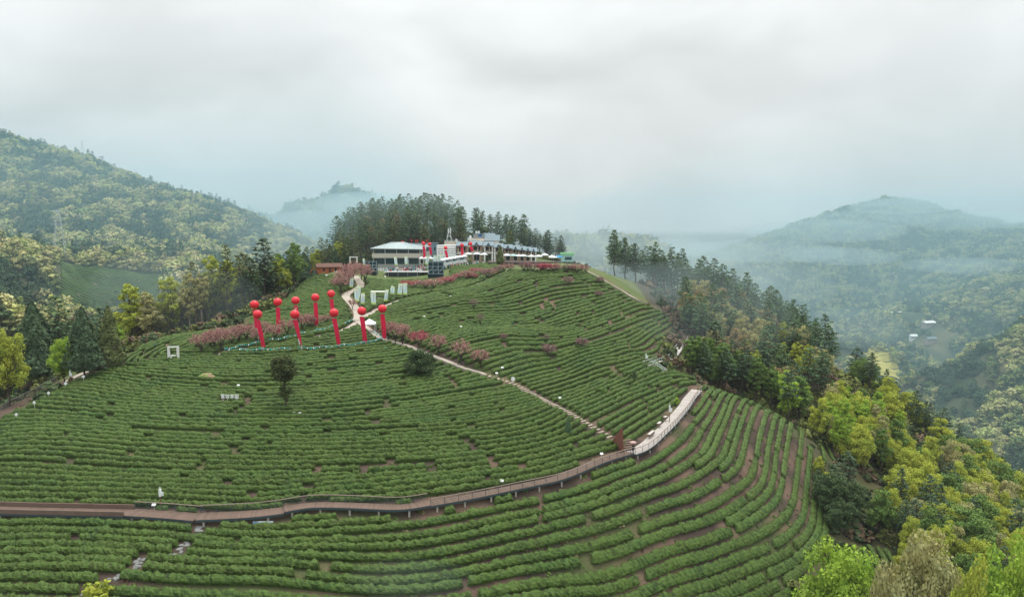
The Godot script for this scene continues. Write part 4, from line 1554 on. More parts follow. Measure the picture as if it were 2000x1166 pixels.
func boardwalk(t: Array, half: float, up: float, label: String, wood_: Material, rail_near: bool, rail_far: bool, solid: bool) -> void:
	var l := deck_line(t, up)
	var mid: Vector3 = l[l.size() / 2]
	var o := thing("boardwalk", mid, 0, label, "boardwalk", "sections of the boardwalk")
	var planks := Tris.new()
	var beams := [Tris.new(), Tris.new()]
	var dark: Material = paint("deck_steel", 0.045, 0.075, 0.085, 0.6)
	var sides := []
	for i in l.size():
		var d: Vector3 = (l[mini(i + 1, l.size() - 1)] - l[maxi(i - 1, 0)])
		d.y = 0
		d = d.normalized()
		var s := Vector3(-d.z, 0, d.x)
		if s.z < 0:
			s = -s                         # towards the camera
		sides.append(s)
	for i in l.size() - 1:
		var a: Vector3 = l[i] - mid
		var b: Vector3 = l[i + 1] - mid
		for k in 6:                        # six boards to the metre, laid across
			var f0 := k / 6.0 + 0.008
			var f1 := (k + 1) / 6.0 - 0.008
			var s0: Vector3 = sides[i].lerp(sides[i + 1], f0) * half
			var s1: Vector3 = sides[i].lerp(sides[i + 1], f1) * half
			var p0 := a.lerp(b, f0)
			var p1 := a.lerp(b, f1)
			var col := Color.WHITE * rnd(0.72, 1.18)
			planks.quad(p0 - s0, p0 + s0, p1 + s1, p1 - s1, col)
			planks.quad(p0 + s0, p0 + s0 - Vector3(0, 0.05, 0), p1 + s1 - Vector3(0, 0.05, 0), p1 + s1, col)
		for q in 2:
			var sg := q * 2.0 - 1.0
			beams[q].bar(a + sides[i] * (half - 0.08) * sg - Vector3(0, 0.20, 0), b + sides[i + 1] * (half - 0.08) * sg - Vector3(0, 0.20, 0), 0.14, 0.26)
	var dk := part("deck", planks.mesh(), wood_, o)
	tag(dk, "", "", "", "")
	for q in beams:
		part("edge_beam", q.mesh(), dark, o)
	var leg_mesh := {}
	for i in range(1, l.size(), 4):
		for sg in [-1.0, 1.0]:
			var p: Vector3 = l[i] + sides[i] * (half - 0.3) * sg
			var g := hill.h(p.x, p.z)
			var tall: float = p.y - 0.3 - g + 0.3
			if tall < 0.15:
				continue
			var post := Tris.new()
			post.bx(0, -tall * 0.5, 0, 0.24, tall, 0.24)
			part("support_post", post.mesh(), paint("post_concrete", 0.42, 0.39, 0.35, 0.9), o).position = p - mid - Vector3(0, 0.3, 0)
	for rail in [[rail_near, 1.0], [rail_far, -1.0]]:
		if not rail[0]:
			continue
		var sg: float = rail[1]
		var hand := Tris.new()
		var bars := Tris.new()
		for i in l.size() - 1:
			var a: Vector3 = l[i] - mid + sides[i] * (half - 0.05) * sg
			var b: Vector3 = l[i + 1] - mid + sides[i + 1] * (half - 0.05) * sg
			var y := Vector3.UP
			if solid:
				hand.bar(a + y * 0.28, b + y * 0.28, 0.16, 0.62, Color.WHITE * rnd(0.85, 1.1))
			else:
				hand.bar(a + y * 1.02, b + y * 1.02, 0.13, 0.07, Color.WHITE * rnd(0.9, 1.1))
				for k in 3:
					bars.bar(a + y * (0.25 + 0.24 * k), b + y * (0.25 + 0.24 * k), 0.025, 0.025)
		part("parapet" if solid else "handrail", hand.mesh(), wood_ if solid else paint("rail_wood", 0.24, 0.19, 0.16, 0.8), o)
		if not solid:
			part("rail_bars", bars.mesh(), dark, o)
			var post := Tris.new()
			post.bx(0, 0.5, 0, 0.06, 1.0, 0.06)
			var pm := post.mesh()
			for i in range(0, l.size(), 2):
				part("rail_post", pm, dark, o).position = l[i] - mid + sides[i] * (half - 0.05) * sg


func make_boardwalk() -> void:
	var brown := textured("deck_wood", grain(512, 0.05, 4, 31, Color(0.35, 0.285, 0.25), Color(0.54, 0.46, 0.415), 1.4), 2.2, 0.8)
	var bleached := textured("deck_pale", grain(512, 0.05, 4, 32, Color(0.60, 0.57, 0.55), Color(0.82, 0.79, 0.765), 1.3), 2.2, 0.75)
	boardwalk(DECK_A, 1.25, 0.75, "brown plank boardwalk with solid low parapets at far left", brown, true, true, true)
	boardwalk(DECK_B, 1.15, 0.8, "brown boardwalk section with a single far rail beside the lamp post", brown, false, true, false)
	boardwalk(DECK_C, 1.2, 0.9, "brown boardwalk section bridging the stone drain", brown, false, true, false)
	boardwalk(DECK_D, 0.95, 1.0, "railed brown boardwalk section sagging gently left of the middle", brown, false, true, false)
	boardwalk(DECK_E, 0.95, 0.9, "long railed brown boardwalk section rising to the fin wall", brown, true, false, false)
	boardwalk(DECK_F, 1.25, 0.75, "pale grey boardwalk section with benches right of the fin wall", bleached, true, false, false)
	# upper flights on the right of the knoll
	var t := Tris.new()
	var o := thing("viewing_platform", Vector3(51.41, 28.09, -206.96), 0, "brown stepped viewing platform beside the right-hand woods", "platform")
	for k in 4:
		t = Tris.new()
		t.bx(0.4 * k - 0.6, 0.35 + 0.22 * k, -1.1 * k + 1.4, 4.6, 0.7, 1.05)
		part("step", t.mesh(), brown, o)
	t = Tris.new()
	for x in [-2.6, -1.0, 0.6, 2.4]:
		t.bx(x, 1.6, -3.0, 0.08, 1.2, 0.08)
	t.bx(-0.1, 2.2, -3.0, 5.2, 0.08, 0.1)
	part("railing", t.mesh(), paint("rail_white", 0.62, 0.66, 0.68, 0.6), o)
	ramp("pale grey ramp climbing from the gully to the viewing platform", [Vector3(41.71, 27.09, -178.12), Vector3(44.49, 27.86, -184.27), Vector3(49.49, 27.75, -198.43), Vector3(51.93, 28.12, -205.26)], 0.9, bleached)
	ramp("short pale walkway with a white rail below the knoll", [Vector3(31.65, 28.88, -160.79), Vector3(33.69, 28.91, -163.15), Vector3(37.5, 27.9, -172.24)], 0.8, bleached)
	ramp("thin pale stair running down from the short walkway", [Vector3(33.64, 28.73, -162.27), Vector3(34.97, 27.89, -160.45), Vector3(36.14, 27.18, -159.12)], 0.45, bleached)
	# stairs at the far left, with a dark railing
	var line := resample(pairs(STAIR_LEFT), 0.5)
	var st := thing("timber_stair", hill.p(line[line.size() / 2].x, line[line.size() / 2].y), 0, "brown timber stair with dark railing along the left wood", "stairs")
	var at := st.position
	var tread := Tris.new()
	tread.bx(0, 0, 0, 2.3, 0.12, 0.34)
	var tm := tread.mesh()
	var rail := Tris.new()
	var before := Vector3.ZERO
	for i in line.size():
		var d := (line[mini(i + 1, line.size() - 1)] - line[maxi(i - 1, 0)]).normalized()
		var p := hill.p(line[i].x, line[i].y, 0.35) - at
		var tr := part("tread", tm, brown, st)
		tr.position = p
		tr.rotation.y = atan2(d.x, d.y)
		var s := Vector3(-d.y, 0, d.x)
		if s.x > 0:
			s = -s
		var q := p + s * 1.2
		if i > 0:
			rail.bar(before + Vector3(0, 1.05, 0), q + Vector3(0, 1.05, 0), 0.12, 0.10)
			rail.bar(before + Vector3(0, 0.15, 0), q + Vector3(0, 0.15, 0), 0.05, 0.05)
		rail.bx(q.x, q.y + 0.55, q.z, 0.06, 1.1, 0.06)
		if i > 0:
			rail.bar(before + Vector3(0, 0.6, 0), q + Vector3(0, 0.6, 0), 0.05, 0.06)
		before = q
	part("railing", rail.mesh(), paint("stair_rail", 0.20, 0.18, 0.17, 0.7), st)


func ramp(label: String, pts: Array, half: float, m: Material) -> void:
	var o := thing("walkway", pts[0], 0, label, "walkway", "upper walkways on the right")
	var t := Tris.new()
	var r := Tris.new()
	for i in pts.size() - 1:
		var a: Vector3 = pts[i] - pts[0]
		var b: Vector3 = pts[i + 1] - pts[0]
		t.bar(a, b, half * 2.0, 0.14)
		var d := b - a
		var s := Vector3(-d.z, 0, d.x).normalized() * half
		for sg in [-1.0, 1.0]:
			r.bar(a + s * sg + Vector3(0, 0.95, 0), b + s * sg + Vector3(0, 0.95, 0), 0.06, 0.06)
			for k in 4:
				var p: Vector3 = a.lerp(b, k / 4.0) + s * sg
				r.bx(p.x, p.y + 0.45, p.z, 0.05, 0.95, 0.05)
			var foot: Vector3 = a + s * sg * 0.8
			t.bx(foot.x, foot.y - 0.5, foot.z, 0.2, 1.0, 0.2)
	part("deck", t.mesh(), m, o)
	part("railing", r.mesh(), paint("rail_white", 0.62, 0.66, 0.68, 0.6), o)


# ---------------------------------------------------------------- balloons, bunting, flags

func make_balloons() -> void:
	var red := paint("balloon_red", 0.72, 0.012, 0.030, 0.38)
	red.clearcoat_enabled = true
	red.clearcoat = 0.35
	red.clearcoat_roughness = 0.25
	var cloth := paint("banner_red", 0.66, 0.006, 0.055, 0.7)
	cloth.rim_enabled = true
	var white := paint("print_white", 0.8, 0.8, 0.8, 0.8)
	var rope := paint("rope_white", 0.6, 0.6, 0.58, 0.9)
	# ball, lower end of the banner, foot of the tether
	var near := [
		[Vector3(-58.2, 34.42, -156.68), Vector3(-58.81, 43.74, -156.68), Vector3(-58.46, 38.32, -156.68), "leftmost, behind another balloon"],
		[Vector3(-54.65, 33.58, -149.97), Vector3(-55.69, 42.3, -149.97), Vector3(-54.63, 35.06, -149.97), "lowest at far left"],
		[Vector3(-54.84, 35.22, -160.73), Vector3(-54.87, 43.92, -160.73), Vector3(-54.91, 36.67, -160.73), "over the cherry row"],
		[Vector3(-51.85, 36.11, -166.35), Vector3(-52.45, 43.73, -166.35), Vector3(-52.16, 38.11, -166.35), "with white characters"],
		[Vector3(-45.79, 33.93, -148.62), Vector3(-47.1, 42.46, -148.62), Vector3(-45.87, 35.28, -148.62), "with a twisted tail"],
		[Vector3(-47.6, 36.37, -167.17), Vector3(-47.88, 44.4, -167.17), Vector3(-47.81, 37.63, -167.17), "alone in the back line"],
		[Vector3(-45.44, 37.32, -174.39), Vector3(-45.91, 44.64, -174.39), Vector3(-45.53, 38.63, -174.39), "highest of the field balloons"],
		[Vector3(-37.94, 34.22, -150.24), Vector3(-39.02, 42.61, -150.24), Vector3(-38.14, 35.59, -150.24), "right of the twisted one"],
		[Vector3(-33.03, 34.59, -154.21), Vector3(-33.82, 42.55, -154.21), Vector3(-33.19, 35.52, -154.21), "just left of the white tent"],
		[Vector3(-29.23, 34.89, -157.47), Vector3(-29.8, 42.71, -157.47), Vector3(-29.45, 35.84, -157.47), "rightmost, beside the first cherry tree"]]
	var i := 0
	for b in near:
		balloon(b[0], b[1], b[2], 0.98, 1.12, red, cloth, rope, white if i == 3 or i == 4 else null, "red balloon with long red banner over the tea field, " + b[3], "red balloons over the tea field")
		i += 1
	for b in [[Vector3(-33.77, 48.82, -266), Vector3(-33.98, 55.89, -266), Vector3(-33.75, 50.6, -266), "left of a close pair"], [Vector3(-31.12, 48.82, -266), Vector3(-31.63, 55.7, -266), Vector3(-31.22, 51.58, -266), "right of a close pair"], [Vector3(-24.26, 48.02, -262), Vector3(-25.17, 54.41, -262), Vector3(-24.44, 48.99, -262), "before the white screen wall"], [Vector3(-19.01, 48.99, -262), Vector3(-18.97, 55.38, -262), Vector3(-19, 50.54, -262), "before the guest house balconies"], [Vector3(-15.04, 50.28, -264), Vector3(-15.79, 55.92, -264), Vector3(-15.22, 53.01, -264), "rightmost of the hilltop balloons"]]:
		balloon(b[0], b[1], b[2], 0.72, 1.0, red, cloth, rope, null, "small red balloon with red banner at the guest house, " + b[3], "red balloons at the guest house")
	balloon(Vector3(-45.79, 50.32, -292), Vector3(-46.14, 55.92, -292), Vector3(-45.98, 52.05, -292), 0.75, 1.0, red, cloth, rope, null, "red balloon half hidden behind the pavilion roof", "red balloons at the guest house")


func balloon(foot: Vector3, ball: Vector3, tail: Vector3, r: float, wide: float, red: Material, cloth: Material, rope: Material, print_: Material, label: String, group: String) -> void:
	var o := thing("tethered_balloon", foot, 0, label, "balloon", group)
	var sm := SphereMesh.new()
	sm.radius = r
	sm.height = r * 1.96
	sm.radial_segments = 40
	sm.rings = 20
	var b := part("balloon", sm, red, o)
	b.position = ball - foot
	var t := Tris.new()
	t.tube(Vector3(0, -r * 0.95, 0), Vector3(0, -r * 1.14, 0), r * 0.1, r * 0.05, 8)
	part("neck", t.mesh(), red, b)
	var top := ball - foot + Vector3(0, -r * 1.3, 0)
	var low := tail - foot
	t = Tris.new()
	var n := 18
	var hand := rnd(0, 6)
	var twist := 1.0 if print_ and label.contains("twisted") else rnd(0.1, 0.35)
	var rows := []
	for k in n + 1:
		var f := float(k) / n
		var p := top.lerp(low, f)
		var bow := sin(f * PI) * 0.25
		p += Vector3(bow * 0.5, 0, bow)
		var a := 0.25 + twist * f * f + 0.06 * sin(f * 9.0 + hand)
		var w := wide * 0.5 * (1.0 if f < 0.97 else 0.9)
		var e := Vector3(cos(a), 0, sin(a)) * w
		rows.append([p - e, p + e, Vector3(-sin(a), 0, cos(a)) * 0.012])
	for k in n:
		var c := Color.WHITE * rnd(0.95, 1.05)
		var off: Vector3 = rows[k][2]
		t.quad(rows[k][0] + off, rows[k][1] + off, rows[k + 1][1] + off, rows[k + 1][0] + off, c)
		t.quad(rows[k][0] - off, rows[k + 1][0] - off, rows[k + 1][1] - off, rows[k][1] - off, c)
	var ban := part("banner", t.mesh(), cloth, o)
	if print_:
		t = Tris.new()
		for k in range(1, 6 if label.contains("white") else 0):
			var p: Vector3 = (rows[k * 3][0] + rows[k * 3][1]) * 0.5 + rows[k * 3][2] * 3.0
			glyph(t, p, wide * 0.5, k)
		for k in range(13, 17 if label.contains("twisted") else 0):
			var p: Vector3 = (rows[k][0] + rows[k][1]) * 0.5 + rows[k][2] * 3.0
			t.bx(p.x - wide * 0.2, p.y, p.z + 0.02, 0.16, 0.3, 0.01)
		part("lettering", t.mesh(), print_, ban)
	t = Tris.new()
	t.tube(top + Vector3(0, r * 0.2, 0), top, 0.02, 0.02, 4)
	t.tube(low, Vector3(0, 0.9, 0), 0.02, 0.02, 4)
	part("rope", t.mesh(), rope, o)
	t = Tris.new()
	t.tube(Vector3(0, -0.3, 0), Vector3(0, 1.9, 0), 0.05, 0.05, 6)
	part("anchor_pole", t.mesh(), paint("pole_grey", 0.45, 0.47, 0.47, 0.6), o)


func glyph(t: Tris, at: Vector3, s: float, k: int) -> void:
	# one square character of a few white strokes
	var z := at.z + 0.02
	for y in [0.42, 0.0, -0.42] if k % 2 else [0.42, -0.1, -0.42]:
		t.bx(at.x, at.y + y * s, z, s * 0.9, s * 0.13, 0.012)
	for x in [-0.36, 0.36] if k % 3 else [0.0]:
		t.bx(at.x + x * s, at.y, z + 0.004, s * 0.13, s * 0.95, 0.012)


func make_bunting() -> void:
	var cyan := paint("pennant_cyan", 0.03, 0.46, 0.44, 0.7)
	var white := paint("pennant_white", 0.75, 0.80, 0.78, 0.7)
	var line_m := paint("pennant_cord", 0.20, 0.55, 0.52, 0.8)
	var strings := [
		["string of cyan and white pennants along the back path, near the cherry row", [Vector3(-64.21, 33.32, -152.13), Vector3(-61.16, 33.81, -154), Vector3(-58.27, 34.25, -155.58), Vector3(-55.32, 34.69, -157.22), Vector3(-52.22, 35.07, -158.57), Vector3(-49.52, 35.59, -161.47), Vector3(-46.53, 35.98, -163.78), Vector3(-43.77, 36.47, -167.34), Vector3(-40.07, 37.22, -173.14)]],
		["string of cyan and white pennants along the front of the balloon field", [Vector3(-64.06, 33.27, -151.76), Vector3(-60.02, 33.39, -151.04), Vector3(-55.26, 33.62, -150.43), Vector3(-50.52, 33.85, -149.76), Vector3(-45.89, 34.04, -149.3), Vector3(-41.52, 34.19, -149.72), Vector3(-37.42, 34.37, -151.36), Vector3(-33.4, 34.54, -153.78), Vector3(-30.04, 34.91, -157.35), Vector3(-28.79, 35, -158.28)]],
		["short string of cyan pennants beside the path below the tent", [Vector3(-32.88, 35.72, -162.24), Vector3(-31.42, 35.4, -160.3), Vector3(-29.9, 35.08, -158.51), Vector3(-28.72, 34.94, -157.91)]]]
	var pm := Tris.new()
	pm.tri(Vector3(-0.17, 0, 0.01), Vector3(0.17, 0, 0.01), Vector3(0, -0.42, 0.03), Color.WHITE)
	pm.tri(Vector3(0.17, 0, -0.01), Vector3(-0.17, 0, -0.01), Vector3(0, -0.42, 0.0), Color.WHITE)
	var pen := pm.mesh()
	for s in strings:
		var pts: Array = s[1]
		var o := thing("bunting", pts[0], 0, s[0], "bunting", "pennant strings round the balloon field")
		var c := Tris.new()
		var n := 0
		for i in pts.size() - 1:
			var a: Vector3 = pts[i] - pts[0] + Vector3(0, 1.25, 0)
			var b: Vector3 = pts[i + 1] - pts[0] + Vector3(0, 1.25, 0)
			var stake := Tris.new()
			stake.tube(Vector3(0, -1.4, 0), Vector3(0, 0.05, 0), 0.03, 0.03, 5)
			part("stake", stake.mesh(), paint("pole_grey", 0.45, 0.47, 0.47, 0.6), o).position = a
			var count := maxi(3, int(a.distance_to(b) / 0.42))
			var before := a
			for k in count:
				var f := (k + 1.0) / count
				var p := a.lerp(b, f) - Vector3(0, 0.35 * sin(f * PI), 0)
				c.tube(before, p, 0.022, 0.022, 3, Color.WHITE, false)
				var q := part("pennant", pen, cyan if n % 3 != 2 else white, o)
				q.position = before.lerp(p, 0.5)
				q.rotation = Vector3(rnd(-0.5, 0.5), rnd(-0.5, 0.5), rnd(-0.2, 0.2))
				n += 1
				before = p
		part("cord", c.mesh(), line_m, o)


func flag_print() -> ImageTexture:
	# the printed cloth: white to mint above, a line of small dark characters, a yellow-green hem
	var w := 64
	var h := 192
	var img := Image.create(w, h, false, Image.FORMAT_RGB8)
	for y in h:
		for x in w:
			var f := float(y) / h
			var c := Color(0.93, 0.97, 0.90).lerp(Color(0.84, 0.93, 0.94), smoothstep(0.1, 0.6, f))
			if f > 0.86:
				c = Color(0.78, 0.88, 0.50)
			elif f < 0.06:
				c = Color(0.86, 0.92, 0.62)
			img.set_pixel(x, y, c)
	for k in 7:
		var y0 := 42 + k * 16
		img.fill_rect(Rect2i(28, y0, 10, 2), Color(0.36, 0.58, 0.60))
		img.fill_rect(Rect2i(28, y0 + 5, 10, 2), Color(0.36, 0.58, 0.60))
		img.fill_rect(Rect2i(28 + (k * 3) % 8, y0, 2, 11), Color(0.36, 0.58, 0.60))
		img.fill_rect(Rect2i(28, y0 + 9, 10, 2), Color(0.36, 0.58, 0.60))
	return ImageTexture.create_from_image(img)


func make_flags() -> void:
	var m := StandardMaterial3D.new()
	m.resource_name = "flag_cloth"
	m.albedo_texture = flag_print()
	m.albedo_color = Color(0.95, 0.95, 0.95)
	m.roughness = 0.8
	m.backlight_enabled = true
	m.backlight = Color(0.3, 0.3, 0.3)
	var pole := paint("pole_grey", 0.45, 0.47, 0.47, 0.6)
	var list := [
		[Vector3(-37.45, 39.4, -188.98), 4.6, 3.45, -1.25, 0.0, "nearest the camera, left of the kiosk frame"],
		[Vector3(-35.98, 39.82, -191.71), 4.6, 3.3, 0.9, 0.14, "leaning right in front of the kiosk frame"],
		[Vector3(-33.57, 40.27, -194.34), 4.6, 2.0, -0.8, 0.1, "with its cloth folded over in the wind"],
		[Vector3(-31.86, 40.7, -197.28), 5.0, 3.2, -1.2, 0.12, "leaning, left of a pair by the field path"],
		[Vector3(-30.57, 41.04, -199.93), 4.6, 3.4, -1.1, 0.03, "upright, right of a pair by the field path"],
		[Vector3(-50.28, 42.58, -212.09), 3.8, 3.0, 1.1, 0.1, "among the cherry trees at the path bend"],
		[Vector3(-44.88, 40.35, -196.36), 4.8, 3.6, 1.2, 0.12, "at the back of three beside the white path"],
		[Vector3(-42.65, 39.77, -192.14), 5.0, 3.8, -1.2, -0.05, "in the middle of three beside the white path"],
		[Vector3(-41.87, 39.37, -189.24), 4.2, 3.0, 1.0, 0.08, "at the front of three beside the white path"],
		[Vector3(-43.29, 46.66, -262), 4.4, 3.2, -1.05, -0.1, "behind the stage, left one"],
		[Vector3(-39.6, 46.86, -262), 4.4, 3.0, -1.1, 0.0, "behind the stage, second from left"],
		[Vector3(-31.83, 47.25, -262), 4.2, 3.2, -1.2, 0.12, "behind the stage, third from left"],
		[Vector3(-28.63, 47.63, -262), 4.0, 2.8, -1.1, 0.0, "above the right scaffold, left one"],
		[Vector3(-26.2, 47.63, -262), 4.2, 3.2, -1.15, 0.0, "above the right scaffold, right one"],
		[Vector3(-55.9, 47.05, -262), 3.4, 2.6, -0.7, 0.0, "beside the left scaffold"]]
	for f in list:
		var o := thing("banner_flag", f[0], 0, "tall pale mint banner flag " + f[5], "flag", "pale banner flags on the hill")
		var tall: float = f[1]
		var lean: float = f[4]
		var t := Tris.new()
		t.tube(Vector3(0, -0.3, 0), Vector3(lean * tall, tall, 0), 0.035, 0.025, 6)
		part("pole", t.mesh(), pole, o)
		var drop: float = f[2]
		var wide: float = f[3] * 1.05
		var v := PackedVector3Array()
		var uv := PackedVector2Array()
		var idx := PackedInt32Array()
		var fold: bool = String(f[5]).contains("folded")
		for y in 13:
			for x in 5:
				var fx := x / 4.0
				var fy := y / 12.0
				var at := Vector3(lean * (tall - fy * drop) + wide * fx * (1.0 if not fold else 0.55 + 0.45 * cos(fy * 2.6)), tall - 0.05 - fy * drop + (0.5 * fx * (1.0 - fy) if fold else 0.0), 0.10 * sin(fx * 3.0 + fy * 5.0 + wide * 4.0))
				if fold:
					at.x += -0.9 * fx * sin(fy * 1.5)
				v.append(at)
				uv.append(Vector2(fx, fy))
		for y in 12:
			for x in 4:
				var a := y * 5 + x
				idx.append_array([a, a + 1, a + 6, a, a + 6, a + 5])
		var arr := []
		arr.resize(Mesh.ARRAY_MAX)
		arr[Mesh.ARRAY_VERTEX] = v
		arr[Mesh.ARRAY_TEX_UV] = uv
		arr[Mesh.ARRAY_INDEX] = idx
		var st := SurfaceTool.new()
		st.create_from_arrays(arr)
		st.generate_normals()
		part("cloth", st.commit(), m, o)


# ---------------------------------------------------------------- small things on the hill

func lamp_post(at: Vector3, tall: float, label: String) -> void:
	var o := thing("lamp_post", at, rnd(-0.4, 0.4), label, "lamp post", "brown posts with white lamp boxes")
	var t := Tris.new()
	t.tube(Vector3(0, -0.2, 0), Vector3(0, tall * 0.62, 0), 0.07, 0.06, 8)
	part("post", t.mesh(), paint("rust_post", 0.17, 0.065, 0.045, 0.8), o)
	t = Tris.new()
	t.bx(0, tall * 0.78, 0, 0.26, tall * 0.30, 0.26)
	part("lamp_box", t.mesh(), paint("box_white", 0.72, 0.76, 0.75, 0.5), o)
	t = Tris.new()
	t.bx(0.3, tall * 0.74, 0.05, 0.34, tall * 0.15, 0.10)
	part("side_box", t.mesh(), paint("box_white", 0.72, 0.76, 0.75, 0.5), o)
	t = Tris.new()
	t.tube(Vector3(0, tall * 0.93, 0), Vector3(0, tall * 1.02, 0), 0.09, 0.05, 8)
	part("cap", t.mesh(), paint("box_white", 0.72, 0.76, 0.75, 0.5), o)


func small_sign(at: Vector3, tall: float, size: float, shape: String, label: String) -> void:
	var o := thing("field_sign", at, rnd(-0.3, 0.3), label, "sign", "small white field signs")
	var t := Tris.new()
	t.tube(Vector3(0, -0.2, 0), Vector3(0, tall, 0), 0.035, 0.03, 6)
	part("post", t.mesh(), paint("sign_post", 0.62, 0.63, 0.6, 0.7), o)
	t = Tris.new()
	if shape == "diamond":
		t.box(Transform3D(Basis(Vector3.FORWARD, PI / 4), Vector3(0, tall + size * 0.45, 0.03)), Vector3(size, size, 0.04))
	elif shape == "disc":
		t.tube(Vector3(0, tall + size * 0.4, -0.02), Vector3(0, tall + size * 0.4, 0.03), size * 0.6, size * 0.6, 24)
	else:
		t.box(Transform3D(Basis(Vector3.RIGHT, -0.7), Vector3(0, tall + 0.05, 0.05)), Vector3(size * 1.3, size * 0.8, 0.05))
	part("board", t.mesh(), paint("sign_white", 0.80, 0.82, 0.82, 0.5), o)


func make_small() -> void:
	lamp_post(Vector3(-47.33, 22.62, -89.89), 3.4, "brown lamp post with white boxes above the left boardwalk")
	lamp_post(Vector3(-87.86, 29.59, -135.18), 3.3, "brown lamp post with white boxes at the head of the left stair")
	lamp_post(Vector3(30.89, 22.46, -132.44), 4.2, "brown lamp post with white boxes beside the benches")
	lamp_post(Vector3(31.65, 28.38, -160.79), 3.4, "brown lamp post with white boxes on the walkway below the knoll")
	var spots := [Vector3(-86.72, 26.95, -118.22), Vector3(-86.65, 27.95, -122.76), Vector3(-86.73, 28.74, -126.85), Vector3(-86.65, 29.47, -131.7), Vector3(-85.44, 30.06, -135.42)]
	var words := ["lowest and leftmost", "second from the left", "middle one", "fourth from the left", "highest of the five"]
	for i in 5:
		small_sign(spots[i], 1.25, 0.5, "diamond", "white diamond sign beside the left stair, " + words[i])
	small_sign(Vector3(0.22, 27.81, -145.56), 0.8, 0.75, "disc", "round white sign at the top of the stepping stones")
	for s in [[Vector3(-52.08, 30.25, -129.18), "near the brown gap on the main slope"], [Vector3(-48.33, 22.61, -90.08), "beside the left lamp post"], [Vector3(-2.14, 29.6, -149.92), "right of the stepping stones among the rows"], [Vector3(-3.31, 28.99, -146.85), "at the upper end of the stepping stones"], [Vector3(-12.67, 36.04, -169.52), "in the middle of the upper rows"], [Vector3(-17.5, 41.13, -195.95), "below the field path"], [Vector3(-22.84, 37.53, -177.94), "behind the roadside cherry trees"], [Vector3(9.66, 26.15, -136.11), "halfway down the stepping stones"], [Vector3(-1.51, 22.66, -99), "just above the long boardwalk section"], [Vector3(14.73, 22.97, -110.62), "near the fin wall end of the boardwalk"], [Vector3(-61.3, 45.21, -227.59), "in the rows below the hut"], [Vector3(-45.2, 43.67, -245.59), "on the lawn before the stage"]]:
		small_sign(s[0], 0.9, 0.42, "panel", "small white slanted panel " + s[1])
	# the white picture frame
	var o := thing("photo_frame", Vector3(-73.6, 32.97, -148.13), 0.15, "large white picture frame standing on the tea slope", "frame")
	var t := Tris.new()
	t.bx(-0.95, 1.15, 0, 0.45, 2.3, 0.35)
	part("side", t.mesh(), paint("frame_white", 0.74, 0.74, 0.71, 0.6), o)
	t = Tris.new()
	t.bx(0.95, 1.15, 0, 0.45, 2.3, 0.35)
	part("side", t.mesh(), mats["frame_white"], o)
	t = Tris.new()
	t.bx(0, 2.42, 0, 2.35, 0.24, 0.35)
	part("top_bar", t.mesh(), mats["frame_white"], o)
	t = Tris.new()
	t.bx(0, 0.55, 0.1, 1.0, 0.16, 0.6)
	t.bx(-0.35, 0.2, 0.3, 0.3, 0.9, 0.3)
	part("seat", t.mesh(), mats["frame_white"], o)
	# the white characters standing in a row of tea: four of them
	o = thing("letter_sign", Vector3(-51.32, 29.18, -123.16), 0.0, "row of four white standing characters on the main slope", "sign")
	var strokes := [
		[[0, 0.45, 0.9, 0.1], [-0.4, 0.3, 0.1, 0.2], [0.4, 0.3, 0.1, 0.2], [0, 0.25, 0.6, 0.09], [0, 0.05, 0.6, 0.3], [0, -0.28, 0.8, 0.12], [0, -0.28, 0.1, 0.36], [-0.36, -0.28, 0.1, 0.36], [0.36, -0.28, 0.1, 0.36]],
		[[-0.3, 0.36, 0.4, 0.1], [-0.38, 0.0, 0.1, 0.7], [-0.2, -0.16, 0.3, 0.36], [0.22, 0.34, 0.5, 0.1], [0.22, 0.1, 0.5, 0.1], [0.1, 0.2, 0.1, 0.4], [0.26, -0.22, 0.4, 0.1], [0.26, -0.26, 0.1, 0.42]],
		[[0, 0.34, 0.9, 0.1], [-0.22, 0.36, 0.1, 0.26], [0.22, 0.36, 0.1, 0.26], [0, 0.1, 0.7, 0.1], [0, -0.1, 0.9, 0.1], [0, -0.24, 0.1, 0.46], [-0.25, -0.28, 0.2, 0.1], [0.25, -0.28, 0.2, 0.1]],
		[[0, 0.42, 0.9, 0.1], [0, -0.42, 0.9, 0.1], [-0.41, 0, 0.1, 0.9], [0.41, 0, 0.1, 0.9], [0, 0.2, 0.5, 0.09], [0, 0.02, 0.6, 0.09], [-0.12, -0.16, 0.1, 0.28], [0.14, -0.16, 0.1, 0.28]]]
	for k in 4:
		t = Tris.new()
		for s in strokes[k]:
			t.bx((k - 1.5) * 0.84 + s[0] * 0.72, 1.25 + s[1] * 0.78, s[0] * 0.01 + s[2] * 0.006, s[2] * 0.72, s[3] * 0.85, 0.10)
		t.bx((k - 1.5) * 0.84, 0.4, -0.03, 0.06, 1.0, 0.06)
		part("character", t.mesh(), mats["sign_white"], o)
	# green bins and the little planter
	for b in [[Vector3(-85.1, 30.84, -142.22), "at the top of the left stair"], [Vector3(-82.41, 33.32, -157.57), "among the fanned rows at upper left"], [Vector3(-27.88, 33.59, -150.57), "at the foot of the rightmost balloon"], [Vector3(0.27, 35.57, -179.54), "in the gully rows"]]:
		o = thing("garden_lamp", b[0], 0, "dark green bollard lamp " + b[1], "lamp", "green bollard lamps")
		t = Tris.new()
		t.tube(Vector3(0, -0.1, 0), Vector3(0, 1.0, 0), 0.12, 0.10, 8)
		part("post", t.mesh(), paint("bollard_green", 0.012, 0.05, 0.035, 0.5), o)
		t = Tris.new()
		t.tube(Vector3(0, 1.0, 0), Vector3(0, 1.28, 0), 0.20, 0.22, 10)
		part("head", t.mesh(), paint("bollard_head", 0.10, 0.28, 0.18, 0.4), o)
